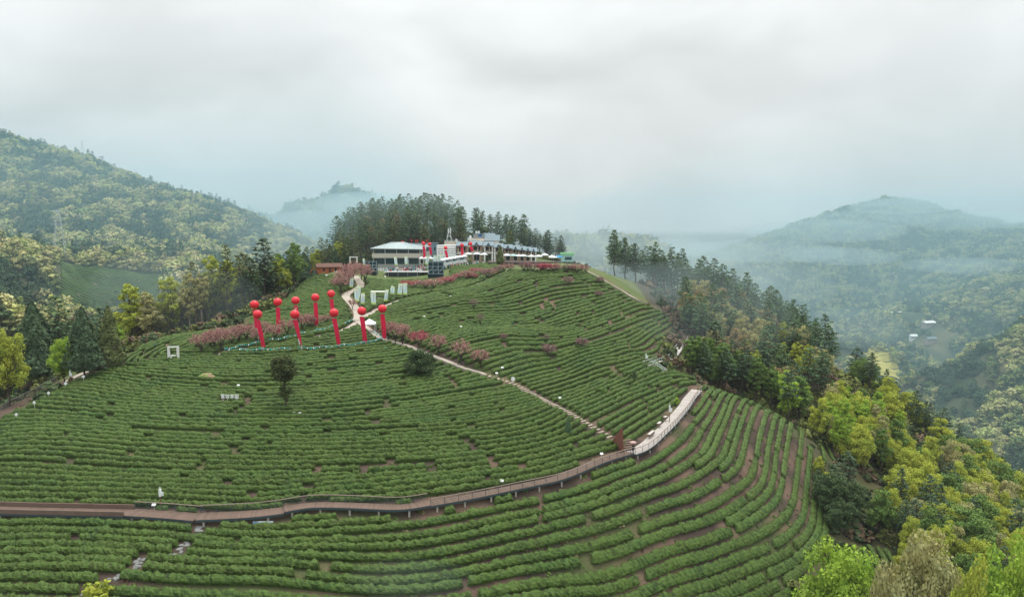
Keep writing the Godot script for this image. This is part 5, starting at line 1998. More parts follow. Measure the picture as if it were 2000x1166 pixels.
	o = thing("planter", Vector3(-85.21, 31.39, -146.58), 0.3, "small rust-brown planter box at the field corner by the left wood", "planter")
	t = Tris.new()
	t.bx(0, 0.28, 0, 1.0, 0.56, 0.6)
	part("box", t.mesh(), paint("planter_brown", 0.26, 0.085, 0.05, 0.8), o)
	t = Tris.new()
	t.bx(0, 0.575, 0, 0.88, 0.03, 0.5)
	part("earth", t.mesh(), paint("planter_earth", 0.06, 0.045, 0.035, 0.95), o)
	# brush heap below the topiary, grassy mound, tarpaulin under the walk
	o = thing("brush_heap", Vector3(-37.48, 28.01, -117.99), 0, "heap of cut brown branches below the round-headed olive tree", "brush heap")
	t = Tris.new()
	rng.seed = 401
	for k in 420:
		var a := rnd(0, TAU)
		var r := sqrt(rng.randf()) * 1.6
		var p := Vector3(cos(a) * r, 0.75 * (1.0 - r / 1.7) * rng.randf(), sin(a) * r * 1.3)
		var d := Vector3(rnd(-1, 1), rnd(-0.15, 0.4), rnd(-1, 1)).normalized() * rnd(0.2, 0.55)
		t.tube(p - d, p + d, 0.02, 0.012, 3, Color.WHITE * rnd(0.6, 1.3), false)
	part("branches", t.mesh(), paint("dry_branch", 0.25, 0.155, 0.115, 0.95), o)
	t = Tris.new()
	t.bx(0.5, 0.85, 0.2, 0.5, 0.06, 0.3)
	t.bx(-0.7, 0.8, -0.5, 0.5, 0.06, 0.25)
	part("paper_scrap", t.mesh(), mats["sign_white"], o)
	mound(Vector3(-60.95, 31.14, -136.65), 2.1, 1.1)
	o = thing("tarpaulin", Vector3(-32.33, 21.86, -86.42), 0.03, "white printed tarpaulin hanging under the boardwalk", "tarpaulin")
	t = Tris.new()
	for k in 8:
		var x0 := -1.3 + k * 0.325
		t.quad(Vector3(x0, 0.95, 0.04 * sin(k * 1.3)), Vector3(x0 + 0.325, 0.95, 0.04 * sin(k * 1.3 + 1.3)), Vector3(x0 + 0.325, 0.15 + 0.03 * k, 0.1 + 0.04 * sin(k * 1.3 + 1.3)), Vector3(x0, 0.12 + 0.03 * k, 0.1 + 0.04 * sin(k * 1.3)), Color.WHITE if k > 1 else Color(0.35, 0.45, 0.6))
	part("sheet", t.mesh(), paint("tarp", 0.62, 0.70, 0.78, 0.6), o)
	# fin wall at the bend, steps beside it and benches
	o = thing("fin_wall", Vector3(18.84, 22.4, -114.16), 0, "tall triangular brown metal fin wall at the boardwalk bend", "wall")
	var a0 := Vector3(17.29, 23.53, -117.4) - o.position
	var b0 := Vector3(18.91, 22.35, -114.04) - o.position
	var up := Vector3(0, 5.0, 0)
	t = Tris.new()
	var thick := Vector3(0.12, 0, 0.05)
	t.tri(a0 + Vector3(0, 0.2, 0), b0 + Vector3(0, -0.2, 0), b0 + up - Vector3(0.3, 0, 0), Color.WHITE)
	t.tri(a0 + thick + Vector3(0, 0.2, 0), b0 + up - Vector3(0.3, 0, 0) + thick, b0 + thick - Vector3(0, 0.2, 0), Color.WHITE)
	t.quad(b0 - Vector3(0, 0.2, 0), b0 + thick - Vector3(0, 0.2, 0), b0 + up - Vector3(0.3, 0, 0) + thick, b0 + up - Vector3(0.3, 0, 0), Color.WHITE)
	t.quad(a0 + Vector3(0, 0.2, 0), b0 + up - Vector3(0.3, 0, 0), b0 + up - Vector3(0.3, 0, 0) + thick, a0 + thick + Vector3(0, 0.2, 0), Color.WHITE)
	part("panel", t.mesh(), textured("corten", grain(256, 0.04, 4, 41, Color(0.40, 0.25, 0.20), Color(0.56, 0.38, 0.32), 1.4), 1.2, 0.8), o)
	o = thing("plank_steps", Vector3(20.07, 22.41, -115.79), 0.5, "stack of brown plank steps behind the person with the umbrella", "steps")
	for k in 5:
		t = Tris.new()
		t.bx(0.25 * k, 0.6 + 0.2 * k, -0.55 * k, 2.4, 0.14, 0.5, Color.WHITE * rnd(0.8, 1.1))
		part("step", t.mesh(), mats["deck_wood"], o)
	t = Tris.new()
	t.bx(0.5, 0.4, -1.0, 1.6, 0.9, 1.6)
	part("base", t.mesh(), mats["deck_wood"], o)
	
	for b in [[Vector3(25.36, 23.39, -122.91), 2.9, -0.5, "longest, nearest the person"], [Vector3(28.12, 23.57, -128.87), 1.6, -0.5, "middle one"], [Vector3(30.26, 23.55, -133.23), 1.1, -0.55, "shortest and farthest"]]:
		o = thing("bench", b[0], b[2], "brown box bench on the pale boardwalk, " + b[3], "bench", "box benches on the pale boardwalk")
		t = Tris.new()
		t.bx(0, 0.21, 0, 0.48, 0.42, b[1])
		part("body", t.mesh(), mats["deck_wood"], o)
		t = Tris.new()
		t.bx(0, 0.445, 0, 0.54, 0.05, b[1] + 0.06)
		part("seat", t.mesh(), mats["deck_pale"], o)
	make_tent(Vector3(-34.55, 36.21, -165.66), 3.0, 2.1, "white pop-up tent on the path at the field junction", "")
	# kiosk frame in the upper field
	o = thing("kiosk_frame", Vector3(-38.45, 40.71, -198.73), 0.05, "open white kiosk frame with a teal side wall among the flags", "kiosk")
	t = Tris.new()
	for x in [-2.2, 2.2]:
		for z in [-1.1, 1.1]:
			t.bx(x, 1.2, z, 0.16, 2.4, 0.16)
	t.bx(0, 2.46, 0, 4.7, 0.14, 2.5)
	part("frame", t.mesh(), mats["frame_white"], o)
	t = Tris.new()
	t.bx(-1.9, 1.15, 1.0, 1.0, 2.2, 0.05)
	part("side_wall", t.mesh(), paint("teal_panel", 0.05, 0.25, 0.24, 0.5), o)
	t = Tris.new()
	t.bx(0.6, 0.4, 0.6, 2.2, 0.75, 0.5)
	part("counter", t.mesh(), mats["frame_white"], o)
	hut()
	# white boxes and covers in the balloon field
	for b in [[Vector3(-49.62, 38.67, -185.41), "left of a cyan cover"], [Vector3(-49.05, 38.6, -184.8), "beside a cyan cover"]]:
		o = thing("equipment_cover", b[0], rnd(0, 1), "small pale sheeted equipment in the balloon field, " + b[1], "cover")
		part("sheet", rock(rng.randi() % 1000, 0.75), mats["frame_white"], o)
	o = thing("equipment_cover", Vector3(-47.48, 38.85, -186.27), 0, "small cyan sheeted equipment in the balloon field", "cover")
	part("sheet", rock(77, 0.8), paint("pennant_cyan", 0.03, 0.46, 0.44, 0.7), o)
	hero_trees()


func mound(at: Vector3, r: float, tall: float) -> void:
	var o := thing("grassy_mound", at, 0, "low grassy earth mound with a brown scar on the main slope", "mound")
	var t := Tris.new()
	var n := 22
	for k in 7:
		for i in n:
			var f := [k / 7.0, (k + 1) / 7.0]
			var q := []
			for a in [i, i + 1]:
				for g in f:
					var an: float = TAU * (a % n) / n
					var rr: float = r * (1.0 - g * 0.95) * (1.0 + 0.12 * sin(an * 3.0))
					q.append(Vector3(cos(an) * rr * 1.3, tall * sin(g * PI * 0.5) - 0.15, sin(an) * rr))
			var mid: Vector3 = (q[0] + q[3]) * 0.5
			var scar := mid.z > 0.1 and absf(mid.x - 0.5) < 1.3 and fine.get_noise_2d(mid.x * 2.0, mid.y * 4.0) > -0.25
			t.quad(q[0], q[1], q[3], q[2], Color(0.26, 0.17, 0.12) * rnd(0.8, 1.2) if scar else Color(0.17, 0.25, 0.06) * rnd(0.75, 1.2))
	part("earth", t.mesh(), paint("mound_earth", 1, 1, 1, 0.95), o)


func make_tent(at: Vector3, wide: float, tall: float, label: String, group: String) -> void:
	var o := thing("canopy_tent", at, 0.1, label, "tent", group)
	var t := Tris.new()
	var h := wide * 0.5
	var peak := Vector3(0, tall + wide * 0.36, 0)
	var c := [Vector3(-h, tall, h), Vector3(h, tall, h), Vector3(h, tall, -h), Vector3(-h, tall, -h)]
	for k in 4:
		var a: Vector3 = c[k]
		var b: Vector3 = c[(k + 1) % 4]
		var m := (a + b) * 0.5
		var mid := (a + b + peak) / 3.0 - Vector3(0, wide * 0.03, 0)
		t.tri(a, b, mid, Color.WHITE)
		t.tri(b, peak, mid, Color.WHITE)
		t.tri(peak, a, mid, Color.WHITE)
		t.quad(a, a - Vector3(0, 0.28, 0), b - Vector3(0, 0.28, 0), b, Color.WHITE)
	part("canopy", t.mesh(), paint("tent_white", 0.78, 0.82, 0.84, 0.6), o)
	for k in 4:
		t = Tris.new()
		t.bx(0, tall * 0.5 - 0.1, 0, 0.07, tall + 0.2, 0.07)
		part("leg", t.mesh(), mats["tent_white"], o).position = c[k] * Vector3(0.97, 0, 0.97)


func hut() -> void:
	var o := thing("wooden_hut", Vector3(-66.18, 45.33, -250), 0.35, "small orange-brown wooden hut with tiled roof and round arch at the wood's edge", "hut")
	var wood_ := textured("hut_wood", grain(256, 0.05, 4, 51, Color(0.60, 0.32, 0.20), Color(0.78, 0.46, 0.32), 1.3), 1.2, 0.85)
	var t := Tris.new()
	t.bx(0, 1.3, -1.6, 8.0, 2.6, 3.2)
	part("wall", t.mesh(), wood_, o)
	t = Tris.new()
	for s in [-1.0, 1.0]:
		t.quad(Vector3(-4.7, 3.75, -1.6), Vector3(4.7, 3.75, -1.6), Vector3(4.7, 2.45, -1.6 + s * 2.3), Vector3(-4.7, 2.45, -1.6 + s * 2.3), Color.WHITE)
		t.quad(Vector3(-4.7, 3.60, -1.6), Vector3(4.7, 3.60, -1.6), Vector3(4.7, 2.30, -1.6 + s * 2.3), Vector3(-4.7, 2.30, -1.6 + s * 2.3), Color.WHITE)
		t.bx(0, 2.37, -1.6 + s * 2.3, 9.4, 0.15, 0.05)
		t.tri(Vector3(s * 4.0, 2.6, -3.2), Vector3(s * 4.0, 2.6, 0.0), Vector3(s * 4.0, 3.6, -1.6), Color(1.1, -0.55, 0.7))
	part("roof", t.mesh(), textured("hut_tiles", grain(256, 0.08, 3, 52, Color(0.33, 0.24, 0.21), Color(0.52, 0.40, 0.36), 1.5), 1.5, 0.9), o)
	for x in [-2.0, 2.2]:
		t = Tris.new()
		t.bx(x, 1.5, 0.02, 0.7, 1.1, 0.08)
		part("window", t.mesh(), paint("dark_glass", 0.02, 0.03, 0.035, 0.25), o)
	t = Tris.new()
	t.bx(0.2, 1.05, 0.02, 0.9, 2.0, 0.08)
	part("door", t.mesh(), paint("door_brown", 0.10, 0.045, 0.03, 0.7), o)
	t = Tris.new()
	for k in 14:
		var a0 := PI * k / 14.0
		var a1 := PI * (k + 1) / 14.0
		t.bar(Vector3(-5.4 + cos(a0) * 1.25, 0.3 + sin(a0) * 1.7, 0.3), Vector3(-5.4 + cos(a1) * 1.25, 0.3 + sin(a1) * 1.7, 0.3), 0.35, 0.25)
	part("arch", t.mesh(), wood_, o)


func hero_trees() -> void:
	# topiary of two balls on one stem
	rng.seed = 501
	var t := Tris.new()
	var c := Tris.new()
	limb(t, Vector3.ZERO, Vector3(0.05, 5.6, 0), 0.16, 0.09, 0, 4, 7)
	limb(t, Vector3(0, 4.6, 0), Vector3(0.1, 8.5, 0), 0.09, 0.03, 0, 3, 6)
	for k in 62:                          # loose clumps in an egg-shaped head
		var d := ball_dir()
		var p := Vector3(d.x * 1.75, d.y * 2.1, d.z * 1.75) * pow(rng.randf(), 0.33) + Vector3(0, 6.7, 0)
		spray(c, p, rnd(0.5, 0.95), 105, 0.12, 0.85, 0.3)
		if k % 5 == 0:
			limb(t, Vector3(0, rnd(4.0, 5.5), 0), p, 0.05, 0.015, 0, 2, 4)
	for k in 16:                          # and a smaller skirt of shoots lower on the stem
		var d := ball_dir()
		spray(c, Vector3(d.x * 0.95, d.y * 0.65, d.z * 0.95) + Vector3(0.05, 3.0, 0), rnd(0.35, 0.6), 90, 0.11, 0.8, 0.3)
	var o := thing("lone_tree", Vector3(-40.37, 28.5, -120.32), 0, "dark olive tree with a rounded head above a small lower tuft", "tree")
	o.scale = Vector3.ONE * 1.12
	part("trunk", t.mesh(), mats["bark"], o)
	part("crown", c.mesh(), foliage("leaf_olive", 0.062, 0.082, 0.022, 0.0), o)
	# broad evergreen among the rows
	kinds["evergreen"] = [grow_broadleaf(510, 5.2, 3.9, 0.02, 52, 150, 0.14)]
	plant("evergreen_bush", "evergreen", 0, Vector3(-18.78, 30.38, -140.25), 5.3, 0.92, "leaf_dark", "broad dark evergreen tree left of the stepping stones")
	plant("conifer", "cypress", 1, Vector3(9.67, 25.15, -115.95), 3.6, 1.1, "pine_green", "small dark green tree beside the lower stepping stones")
	plant("shrub", "bush", 0, Vector3(27.7, 26.52, -154.64), 2.0, 1.0, "leaf_dark", "dark shrub among the rows right of the stepping stones")
	plant("shrub", "bush", 1, Vector3(18.58, 25.91, -143.25), 1.7, 1.1, "leaf_green", "thin green shrub lower among the right-hand rows")
	plant("shrub", "bush", 0, Vector3(35.59, 22.92, -146.36), 1.5, 1.0, "leaf_lime", "lime shrub beside the pale boardwalk")
	plant("shrub", "bush", 1, Vector3(-46.39, 19.05, -73.58), 2.2, 1.1, "leaf_yellow", "yellow-green shrub at the bottom left edge")
	# the dark clump and bright trees at the foot of the right-hand slope
	for s in [[Vector3(61.63, 5.25, -129.17), "broad", "leaf_dark", 9.5, 1.05, "dark leafy tree at the lower edge of the right-hand slope, front one"], [Vector3(68.48, 4.41, -137.59), "pine", "pine_dark", 11, 1.4, "dark pine at the lower edge of the right-hand slope, behind"], [Vector3(66.22, 3, -129.63), "broad", "leaf_dark", 8.5, 1.1, "dark round tree at the lower edge of the right-hand slope, right one"], [Vector3(61.49, 3.56, -124.95), "broad", "leaf_dark", 7.0, 1.1, "low dark tree at the lower edge of the right-hand slope"], [Vector3(63.12, 6.61, -134.8), "broad", "leaf_yellow", 5.5, 0.9, "small golden tree against the dark clump"], [Vector3(64.53, 9.14, -141.03), "broad", "leaf_yellow", 4.0, 0.9, "small yellow tree at the right edge of the tea rows"]]:
		plant("edge_tree", s[1], rng.randi() % 3, s[0], s[3], s[4], s[2], s[5], "trees at the foot of the right-hand slope")
	for s in [[Vector3(46.03, 17.49, -92), 11.5, 1.5, "leaf_lime", "big lime tree cut by the bottom edge, left one"], [Vector3(56.03, 20.25, -88), 12.0, 1.2, "leaf_pale", "big pale blossoming tree at the bottom right"], [Vector3(63.7, 21.05, -84), 12.0, 1.2, "leaf_lime", "bright lime tree at the bottom right corner"], [Vector3(48.34, 18.02, -84), 9.0, 1.0, "leaf_pale", "small pale tree between the big ones at the bottom"], [Vector3(57.23, 20.33, -82), 10.0, 1.1, "leaf_yellow", "yellow tree at the bottom right between two bigger ones"], [Vector3(-98.12, 41.84, -132), 13.0, 0.9, "leaf_yellow", "bright yellow-green tree at the left frame edge"], [Vector3(-92.38, 38.63, -140), 9.5, 0.9, "leaf_lime", "lime tree before the dark cypresses at left"]]:
		var top: Vector3 = s[0]
		var base := hill.p(top.x, top.z, -0.2)
		plant("front_tree", "front", rng.randi() % 4, base, maxf(6.0, top.y - base.y), s[2] * s[1] / maxf(6.0, top.y - base.y), s[3], s[4], "trees nearest the camera")
	plant("conifer", "cypress", 0, Vector3(-85.31, 31.11, -144.63), 13.5, 1.05, "pine_olive", "rounded olive conifer with a bare stem at the field corner")
	plant("conifer", "cypress", 2, Vector3(-86.44, 30.11, -137.55), 15.0, 0.95, "pine_dark", "tall dark conifer behind the head of the left stair")


# ---------------------------------------------------------------- hilltop buildings

func slab(parent: Node, called: String, m: Material, x: float, y: float, z: float, sx: float, sy: float, sz: float) -> MeshInstance3D:
	var t := Tris.new()
	t.bx(x, y, z, sx, sy, sz)
	return part(called, t.mesh(), m, parent)


func gable(t: Tris, x0: float, x1: float, y: float, top: float, z0: float, z1: float, along_x := true) -> void:
	var th := Vector3(0, -0.16, 0)
	if along_x:
		var zm := (z0 + z1) * 0.5
		for z in [z0, z1]:
			t.quad(Vector3(x0, top, zm), Vector3(x1, top, zm), Vector3(x1, y, z), Vector3(x0, y, z), Color.WHITE)
			t.quad(Vector3(x0, top, zm) + th, Vector3(x1, top, zm) + th, Vector3(x1, y, z) + th, Vector3(x0, y, z) + th, Color.WHITE)
			t.quad(Vector3(x0, y, z), Vector3(x1, y, z), Vector3(x1, y, z) + th, Vector3(x0, y, z) + th, Color.WHITE)
		for x in [x0 + 0.2, x1 - 0.2]:
			t.tri(Vector3(x, y, z0), Vector3(x, y, z1), Vector3(x, top - 0.1, zm), Color.WHITE)
	else:
		var xm := (x0 + x1) * 0.5
		for x in [x0, x1]:
			t.quad(Vector3(xm, top, z0), Vector3(xm, top, z1), Vector3(x, y, z1), Vector3(x, y, z0), Color.WHITE)
			t.quad(Vector3(xm, top, z0) + th, Vector3(xm, top, z1) + th, Vector3(x, y, z1) + th, Vector3(x, y, z0) + th, Color.WHITE)
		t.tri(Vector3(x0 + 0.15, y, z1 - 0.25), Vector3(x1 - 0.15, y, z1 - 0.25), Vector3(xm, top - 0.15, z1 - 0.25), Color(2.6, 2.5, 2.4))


func make_town() -> void:
	var cream := textured("wall_cream", grain(256, 0.02, 4, 61, Color(0.80, 0.75, 0.69), Color(0.93, 0.89, 0.84), 1.2), 5.0, 0.85)
	var white := textured("wall_white", grain(256, 0.02, 4, 62, Color(0.86, 0.88, 0.89), Color(0.96, 0.97, 0.97), 1.2), 5.0, 0.8)
	var stone := textured("wall_stone", grain(256, 0.05, 4, 63, Color(0.44, 0.46, 0.46), Color(0.66, 0.67, 0.66), 1.4), 3.0, 0.9)
	var slate := textured("roof_slate", grain(256, 0.05, 3, 64, Color(0.36, 0.43, 0.47), Color(0.54, 0.61, 0.64), 1.4), 2.5, 0.7)
	var metal := textured("roof_metal", grain(256, 0.02, 3, 65, Color(0.56, 0.62, 0.63), Color(0.72, 0.77, 0.77), 1.2), 6.0, 0.45)
	var glass := paint("blue_glass", 0.018, 0.075, 0.085, 0.12)
	glass.metallic_specular = 0.6
	var dark := paint("dark_glass", 0.02, 0.03, 0.035, 0.25)
	var brown := paint("pier_brown", 0.28, 0.19, 0.13, 0.85)

	# the pavilion with the hipped grey roof
	var o := thing("pavilion", Vector3(-45.43, 47.16, -272), 0, "two-storey glass pavilion with broad grey hipped roof on the hilltop", "building")
	slab(o, "base", stone, 0, -0.9, -6.5, 19.6, 3.0, 14)
	slab(o, "wall", dark, 0, 1.9, -7.0, 17.6, 2.6, 11)
	slab(o, "wall", dark, 0, 5.5, -7.0, 17.2, 2.2, 11)
	slab(o, "floor_slab", stone, 0, 3.1, -6.5, 19.2, 0.3, 13.8)
	slab(o, "balcony_parapet", paint("parapet_beige", 0.52, 0.49, 0.43, 0.85), 0, 4.0, 0.2, 19.2, 1.75, 0.25)
	slab(o, "balcony_parapet", mats["parapet_beige"], -9.5, 4.0, -6.4, 0.25, 1.75, 13)
	slab(o, "balcony_parapet", mats["parapet_beige"], 9.5, 4.0, -6.4, 0.25, 1.75, 13)
	var pane := Tris.new()
	pane.bx(0, 0, 0, 1.25, 2.0, 0.06)
	var pm := pane.mesh()
	for k in 12:
		for row in 2:
			var q := part("window", pm, glass, o)
			q.position = Vector3(-7.9 + k * 1.43, 1.9 if row == 0 else 5.5, -1.44)
			q.scale.y = 1.1 if row == 0 else 1.0
	var post := Tris.new()
	post.bx(0, 0, 0, 0.28, 6.4, 0.28)
	for x in [-9.2, -4.6, 0.0, 4.6, 9.2]:
		part("column", post.mesh(), metal, o).position = Vector3(x, 3.4, -0.25)
	var t := Tris.new()
	var e := [Vector3(-10.2, 6.9, 0.9), Vector3(10.2, 6.6, 0.9), Vector3(10.2, 6.6, -14.2), Vector3(-10.2, 6.9, -14.2)]
	var r0 := Vector3(-3.2, 9.2, -6.5)
	var r1 := Vector3(2.4, 9.2, -6.5)
	t.quad(e[0], e[1], r1, r0, Color.WHITE)
	t.quad(e[2], e[3], r0, r1, Color.WHITE)
	t.tri(e[1], e[2], r1, Color.WHITE)
	t.tri(e[3], e[0], r0, Color.WHITE)
	for k in 4:
		var a: Vector3 = e[k]
		var b: Vector3 = e[(k + 1) % 4]
		t.quad(a, b, b - Vector3(0, 0.25, 0), a - Vector3(0, 0.25, 0), Color.WHITE)
	t.quad(e[0] - Vector3(0, 0.25, 0), e[1] - Vector3(0, 0.25, 0), e[2] - Vector3(0, 0.25, 0), e[3] - Vector3(0, 0.25, 0), Color.WHITE)
	var rf := part("roof", t.mesh(), metal, o)
	t = Tris.new()
	for k in 26:                            # standing seams
		var f := (k + 0.5) / 26.0
		t.bar(e[0].lerp(e[1], f) + Vector3(0, 0.03, 0), r0.lerp(r1, f) + Vector3(0, 0.03, 0), 0.06, 0.06)
	part("seams", t.mesh(), metal, rf)

	# white hall behind with red roof characters
	o = thing("white_hall", Vector3(-38.58, 49.18, -288), 0, "plain white two-storey hall behind the pavilion with red roof characters", "building")
	slab(o, "wall", white, 0, 3.1, -4, 9.8, 6.4, 8)
	slab(o, "roof", slate, 0, 6.42, -4, 10.4, 0.25, 8.6)
	for k in 4:
		var w := slab(o, "window", glass, -3.5 + k * 2.3, 4.3, 0.03, 1.2, 1.4, 0.1)
		slab(w, "sill", stone, -3.5 + k * 2.3, 3.5, 0.1, 1.4, 0.12, 0.25)
	var red := paint("sign_red", 0.62, 0.03, 0.03, 0.6)
	var chars := [[[0, 0.5, 1.0, 0.16], [0.05, 0, 0.18, 1.3], [-0.15, -0.55, 0.4, 0.15]], [[0, 0.45, 0.9, 0.15], [0, -0.55, 0.9, 0.15], [-0.4, 0, 0.16, 1.1], [0.4, 0, 0.16, 1.1], [0, 0, 0.8, 0.14]], [[-0.35, 0, 0.17, 1.2], [0, -0.55, 0.95, 0.16], [0.1, 0.1, 0.5, 0.14]], [[0, 0.5, 1.0, 0.16], [-0.2, -0.1, 0.17, 1.1], [0.25, 0.0, 0.15, 0.8]]]
	for k in 4:
		t = Tris.new()
		for s in chars[k]:
			t.bx([-3.4, -1.2, 1.4, 3.2][k] + s[0], 7.5 + s[1] * 0.95, -0.5 + s[2] * 0.01, s[2], s[3], 0.12)
		t.bx([-3.4, -1.2, 1.4, 3.2][k], 6.7, -0.6, 0.08, 0.5, 0.08)
		part("roof_character", t.mesh(), red, o)
	# grey-blue stair tower
	o = thing("stair_tower", Vector3(-31.49, 49.1, -279), 0, "narrow grey-blue stair tower beside the white screen wall", "tower")
	slab(o, "wall", textured("tower_blue", grain(256, 0.05, 3, 66, Color(0.36, 0.46, 0.52), Color(0.50, 0.59, 0.64), 1.3), 2.0, 0.8), 0, 3.3, -2.2, 2.5, 6.9, 4.4)
	slab(o, "cap", slate, 0, 6.85, -2.2, 3.0, 0.2, 5.0)
	slab(o, "window", dark, 0.3, 4.6, 0.02, 0.6, 1.4, 0.08)
	# white screen wall with rows of small square windows
	o = thing("screen_building", Vector3(-25.63, 48.66, -270), 0, "flat white building front with a grid of small square windows", "building")
	slab(o, "wall", white, 0, 3.2, -3.2, 7.5, 6.4, 6.4)
	for row in 3:
		for k in 12:
			slab(o, "window", stone, -3.2 + k * 0.58 + 0.18 * (k / 4), 3.4 + row * 0.85, 0.02, 0.34, 0.42, 0.06)
	for x in [-1.9, 1.9]:
		slab(o, "door_panel", paint("mint_panel", 0.50, 0.66, 0.58, 0.6), x, 1.6, 0.03, 2.9, 2.0, 0.08)
	slab(o, "parapet", white, 0, 6.52, -3.2, 7.7, 0.24, 6.6)
	# block with the phone mast
	o = thing("mast_block", Vector3(-24.95, 52.63, -286), 0, "grey rendered block carrying the phone mast", "building")
	slab(o, "wall", cream, 0, 2.0, -3, 6.0, 4.4, 6)
	slab(o, "roof", slate, 0, 4.3, -3, 6.4, 0.2, 6.4)
	o = thing("phone_mast", Vector3(-25.7, 56.88, -283), 0, "pale lattice phone mast with panel antennas above the roofs", "mast")
	t = Tris.new()
	for k in 4:
		var a := TAU * k / 4 + 0.5
		var d := Vector3(cos(a), 0, sin(a))
		t.tube(d * 1.5 - Vector3(0, 0.4, 0), d * 0.25 + Vector3(0, 4.2, 0), 0.09, 0.06, 5)
		t.tube(d * 1.0 + Vector3(0, 1.4, 0), Vector3(cos(a + PI / 2), 0, sin(a + PI / 2)) * 0.8 + Vector3(0, 2.2, 0), 0.05, 0.05, 4)
	part("legs", t.mesh(), paint("mast_grey", 0.60, 0.63, 0.64, 0.5), o)
	for k in 3:
		var a := TAU * k / 3
		slab(o, "antenna", mats["box_white"], cos(a) * 0.55, 4.0, sin(a) * 0.55, 0.32, 1.9, 0.22)

	# the guest house: a row of balcony bays stepping down to the right
	o = thing("guest_house", Vector3(-7, 49.06, -270), 0, "long cream guest house of stepped balcony bays under slate gables", "building")
	var k_ := 0.199
	for b in [[892, 912, 480, 495], [920, 941, 479, 493], [945, 963, 480, 493.5], [965, 982, 483, 495], [984, 1000, 485, 496.5], [1000, 1014, 487, 498], [1014, 1026, 488.5, 499], [1026, 1037, 490, 500], [1037, 1048, 491.5, 501]]:
		var x0: float = (b[0] - 965) * k_
		var x1: float = (b[1] - 965) * k_
		var w := x1 - x0
		var xm := (x0 + x1) * 0.5
		var top: float = (510 - b[2]) * k_
		var fl: float = (510 - b[3]) * k_
		slab(o, "wall", cream, xm, top * 0.5 - 0.4, -5.2, w, top + 0.8, 7.0)
		slab(o, "balcony_floor", white, xm, fl, -0.7, w + 0.3, 0.28, 2.2)
		for x in [x0 + 0.25, x1 - 0.25]:
			slab(o, "pier", white if int(b[0]) % 2 else brown, x, top * 0.5 - 0.3, -0.1, 0.45, top + 0.6, 0.45)
		slab(o, "window", dark, xm - w * 0.14, (fl + top) * 0.5 + 0.1, -1.66, w * 0.34, (top - fl) * 0.62, 0.1)
		slab(o, "window", dark, xm + w * 0.24, (fl + top) * 0.5 - 0.05, -1.66, w * 0.18, (top - fl) * 0.7, 0.1)
		slab(o, "door", dark, xm, fl * 0.42, -1.66, w * 0.5, fl * 0.7, 0.1)
		slab(o, "awning", paint("awning_red", 0.42, 0.10, 0.09, 0.8), xm, top - 0.18, -0.75, w - 0.6, 0.12, 1.7)
		t = Tris.new()
		t.bx(xm, fl + 0.95, 0.32, w - 0.4, 0.08, 0.08)
		for j in 8:
			t.bx(x0 + 0.4 + (w - 0.8) * j / 7.0, fl + 0.5, 0.32, 0.06, 0.85, 0.05)
		part("railing", t.mesh(), paint("rail_beige", 0.45, 0.38, 0.30, 0.8), o)
		t = Tris.new()
		gable(t, x0 - 0.3, x1 + 0.3, top + 0.05, top + 1.5, -8.6, 0.7)
		gable(t, xm - w * 0.22, xm + w * 0.22, top + 0.1, top + 1.25, -3.0, 0.75, false)
		part("roof", t.mesh(), slate, o)
	# upper wing
	o = thing("upper_wing", Vector3(-11.54, 54.36, -284), 0, "stacked upper wing with slate roofs and water tanks above the guest house", "building")
	slab(o, "wall", cream, -1.6, 1.6, -3, 9.5, 3.4, 6)
	slab(o, "wall", cream, 2.2, 1.2, -2.4, 8.0, 2.6, 6)
	slab(o, "wall", stone, -2.2, 4.2, -3.4, 4.4, 1.9, 4)
	slab(o, "tarpaulin", paint("tarp_blue", 0.02, 0.12, 0.34, 0.6), -1.6, 4.6, -1.35, 1.4, 0.9, 0.1)
	t = Tris.new()
	gable(t, -6.8, 0.6, 2.3, 3.9, -6.4, 0.6)
	gable(t, 0.2, 6.6, 2.5, 4.9, -6.0, 0.9)
	gable(t, -0.4, 4.6, 3.9, 5.6, -6.2, -1.2)
	part("roof", t.mesh(), slate, o)
	slab(o, "roof", slate, -2.2, 5.25, -3.4, 4.8, 0.2, 4.4)
	for q in [Vector3(-3.2, 5.9, -2.6), Vector3(-2.2, 5.9, -2.6), Vector3(-5.6, 4.1, -1.8), Vector3(-11.4, 2.6, -1.8)]:
		t = Tris.new()
		t.tube(Vector3(0, -0.9, 0), Vector3(0, 0.6, 0), 0.42, 0.42, 14)
		part("water_tank", t.mesh(), mats["box_white"], o).position = q

	# terrace in front of the guest house, with parasols
	o = thing("terrace", Vector3(4.7, 48.2, -254), 0, "long dark timber terrace in front of the guest house", "terrace")
	slab(o, "deck", paint("terrace_wood", 0.15, 0.12, 0.11, 0.8), 0, 1.0, -3.6, 27, 0.35, 7)
	slab(o, "skirt", paint("terrace_skirt", 0.06, 0.055, 0.055, 0.9), 0, 0.1, -0.9, 26.5, 1.6, 0.2)
	t = Tris.new()
	t.bx(0, 2.05, -0.2, 27, 0.08, 0.08)
	for j in 28:
		t.bx(-13.4 + j * 0.99, 1.6, -0.2, 0.07, 0.9, 0.07)
	part("railing", t.mesh(), mats["terrace_wood"], o)
	for x in [-12, -6, 0, 6, 12]:
		slab(o, "support", paint("post_concrete", 0.42, 0.39, 0.35, 0.9), x, -0.2, -0.5, 0.4, 2.2, 0.4)
	var par := [[915, 506, 0], [931, 506, 0], [945, 507, 0], [990, 508, 0], [1003, 508, 1], [1013, 509, 0], [1022, 509, 2], [1038, 510, 0], [1052, 510, 0], [1064, 508, 0], [1078, 511, 0], [1080, 513, 0], [1092, 511, 3]]
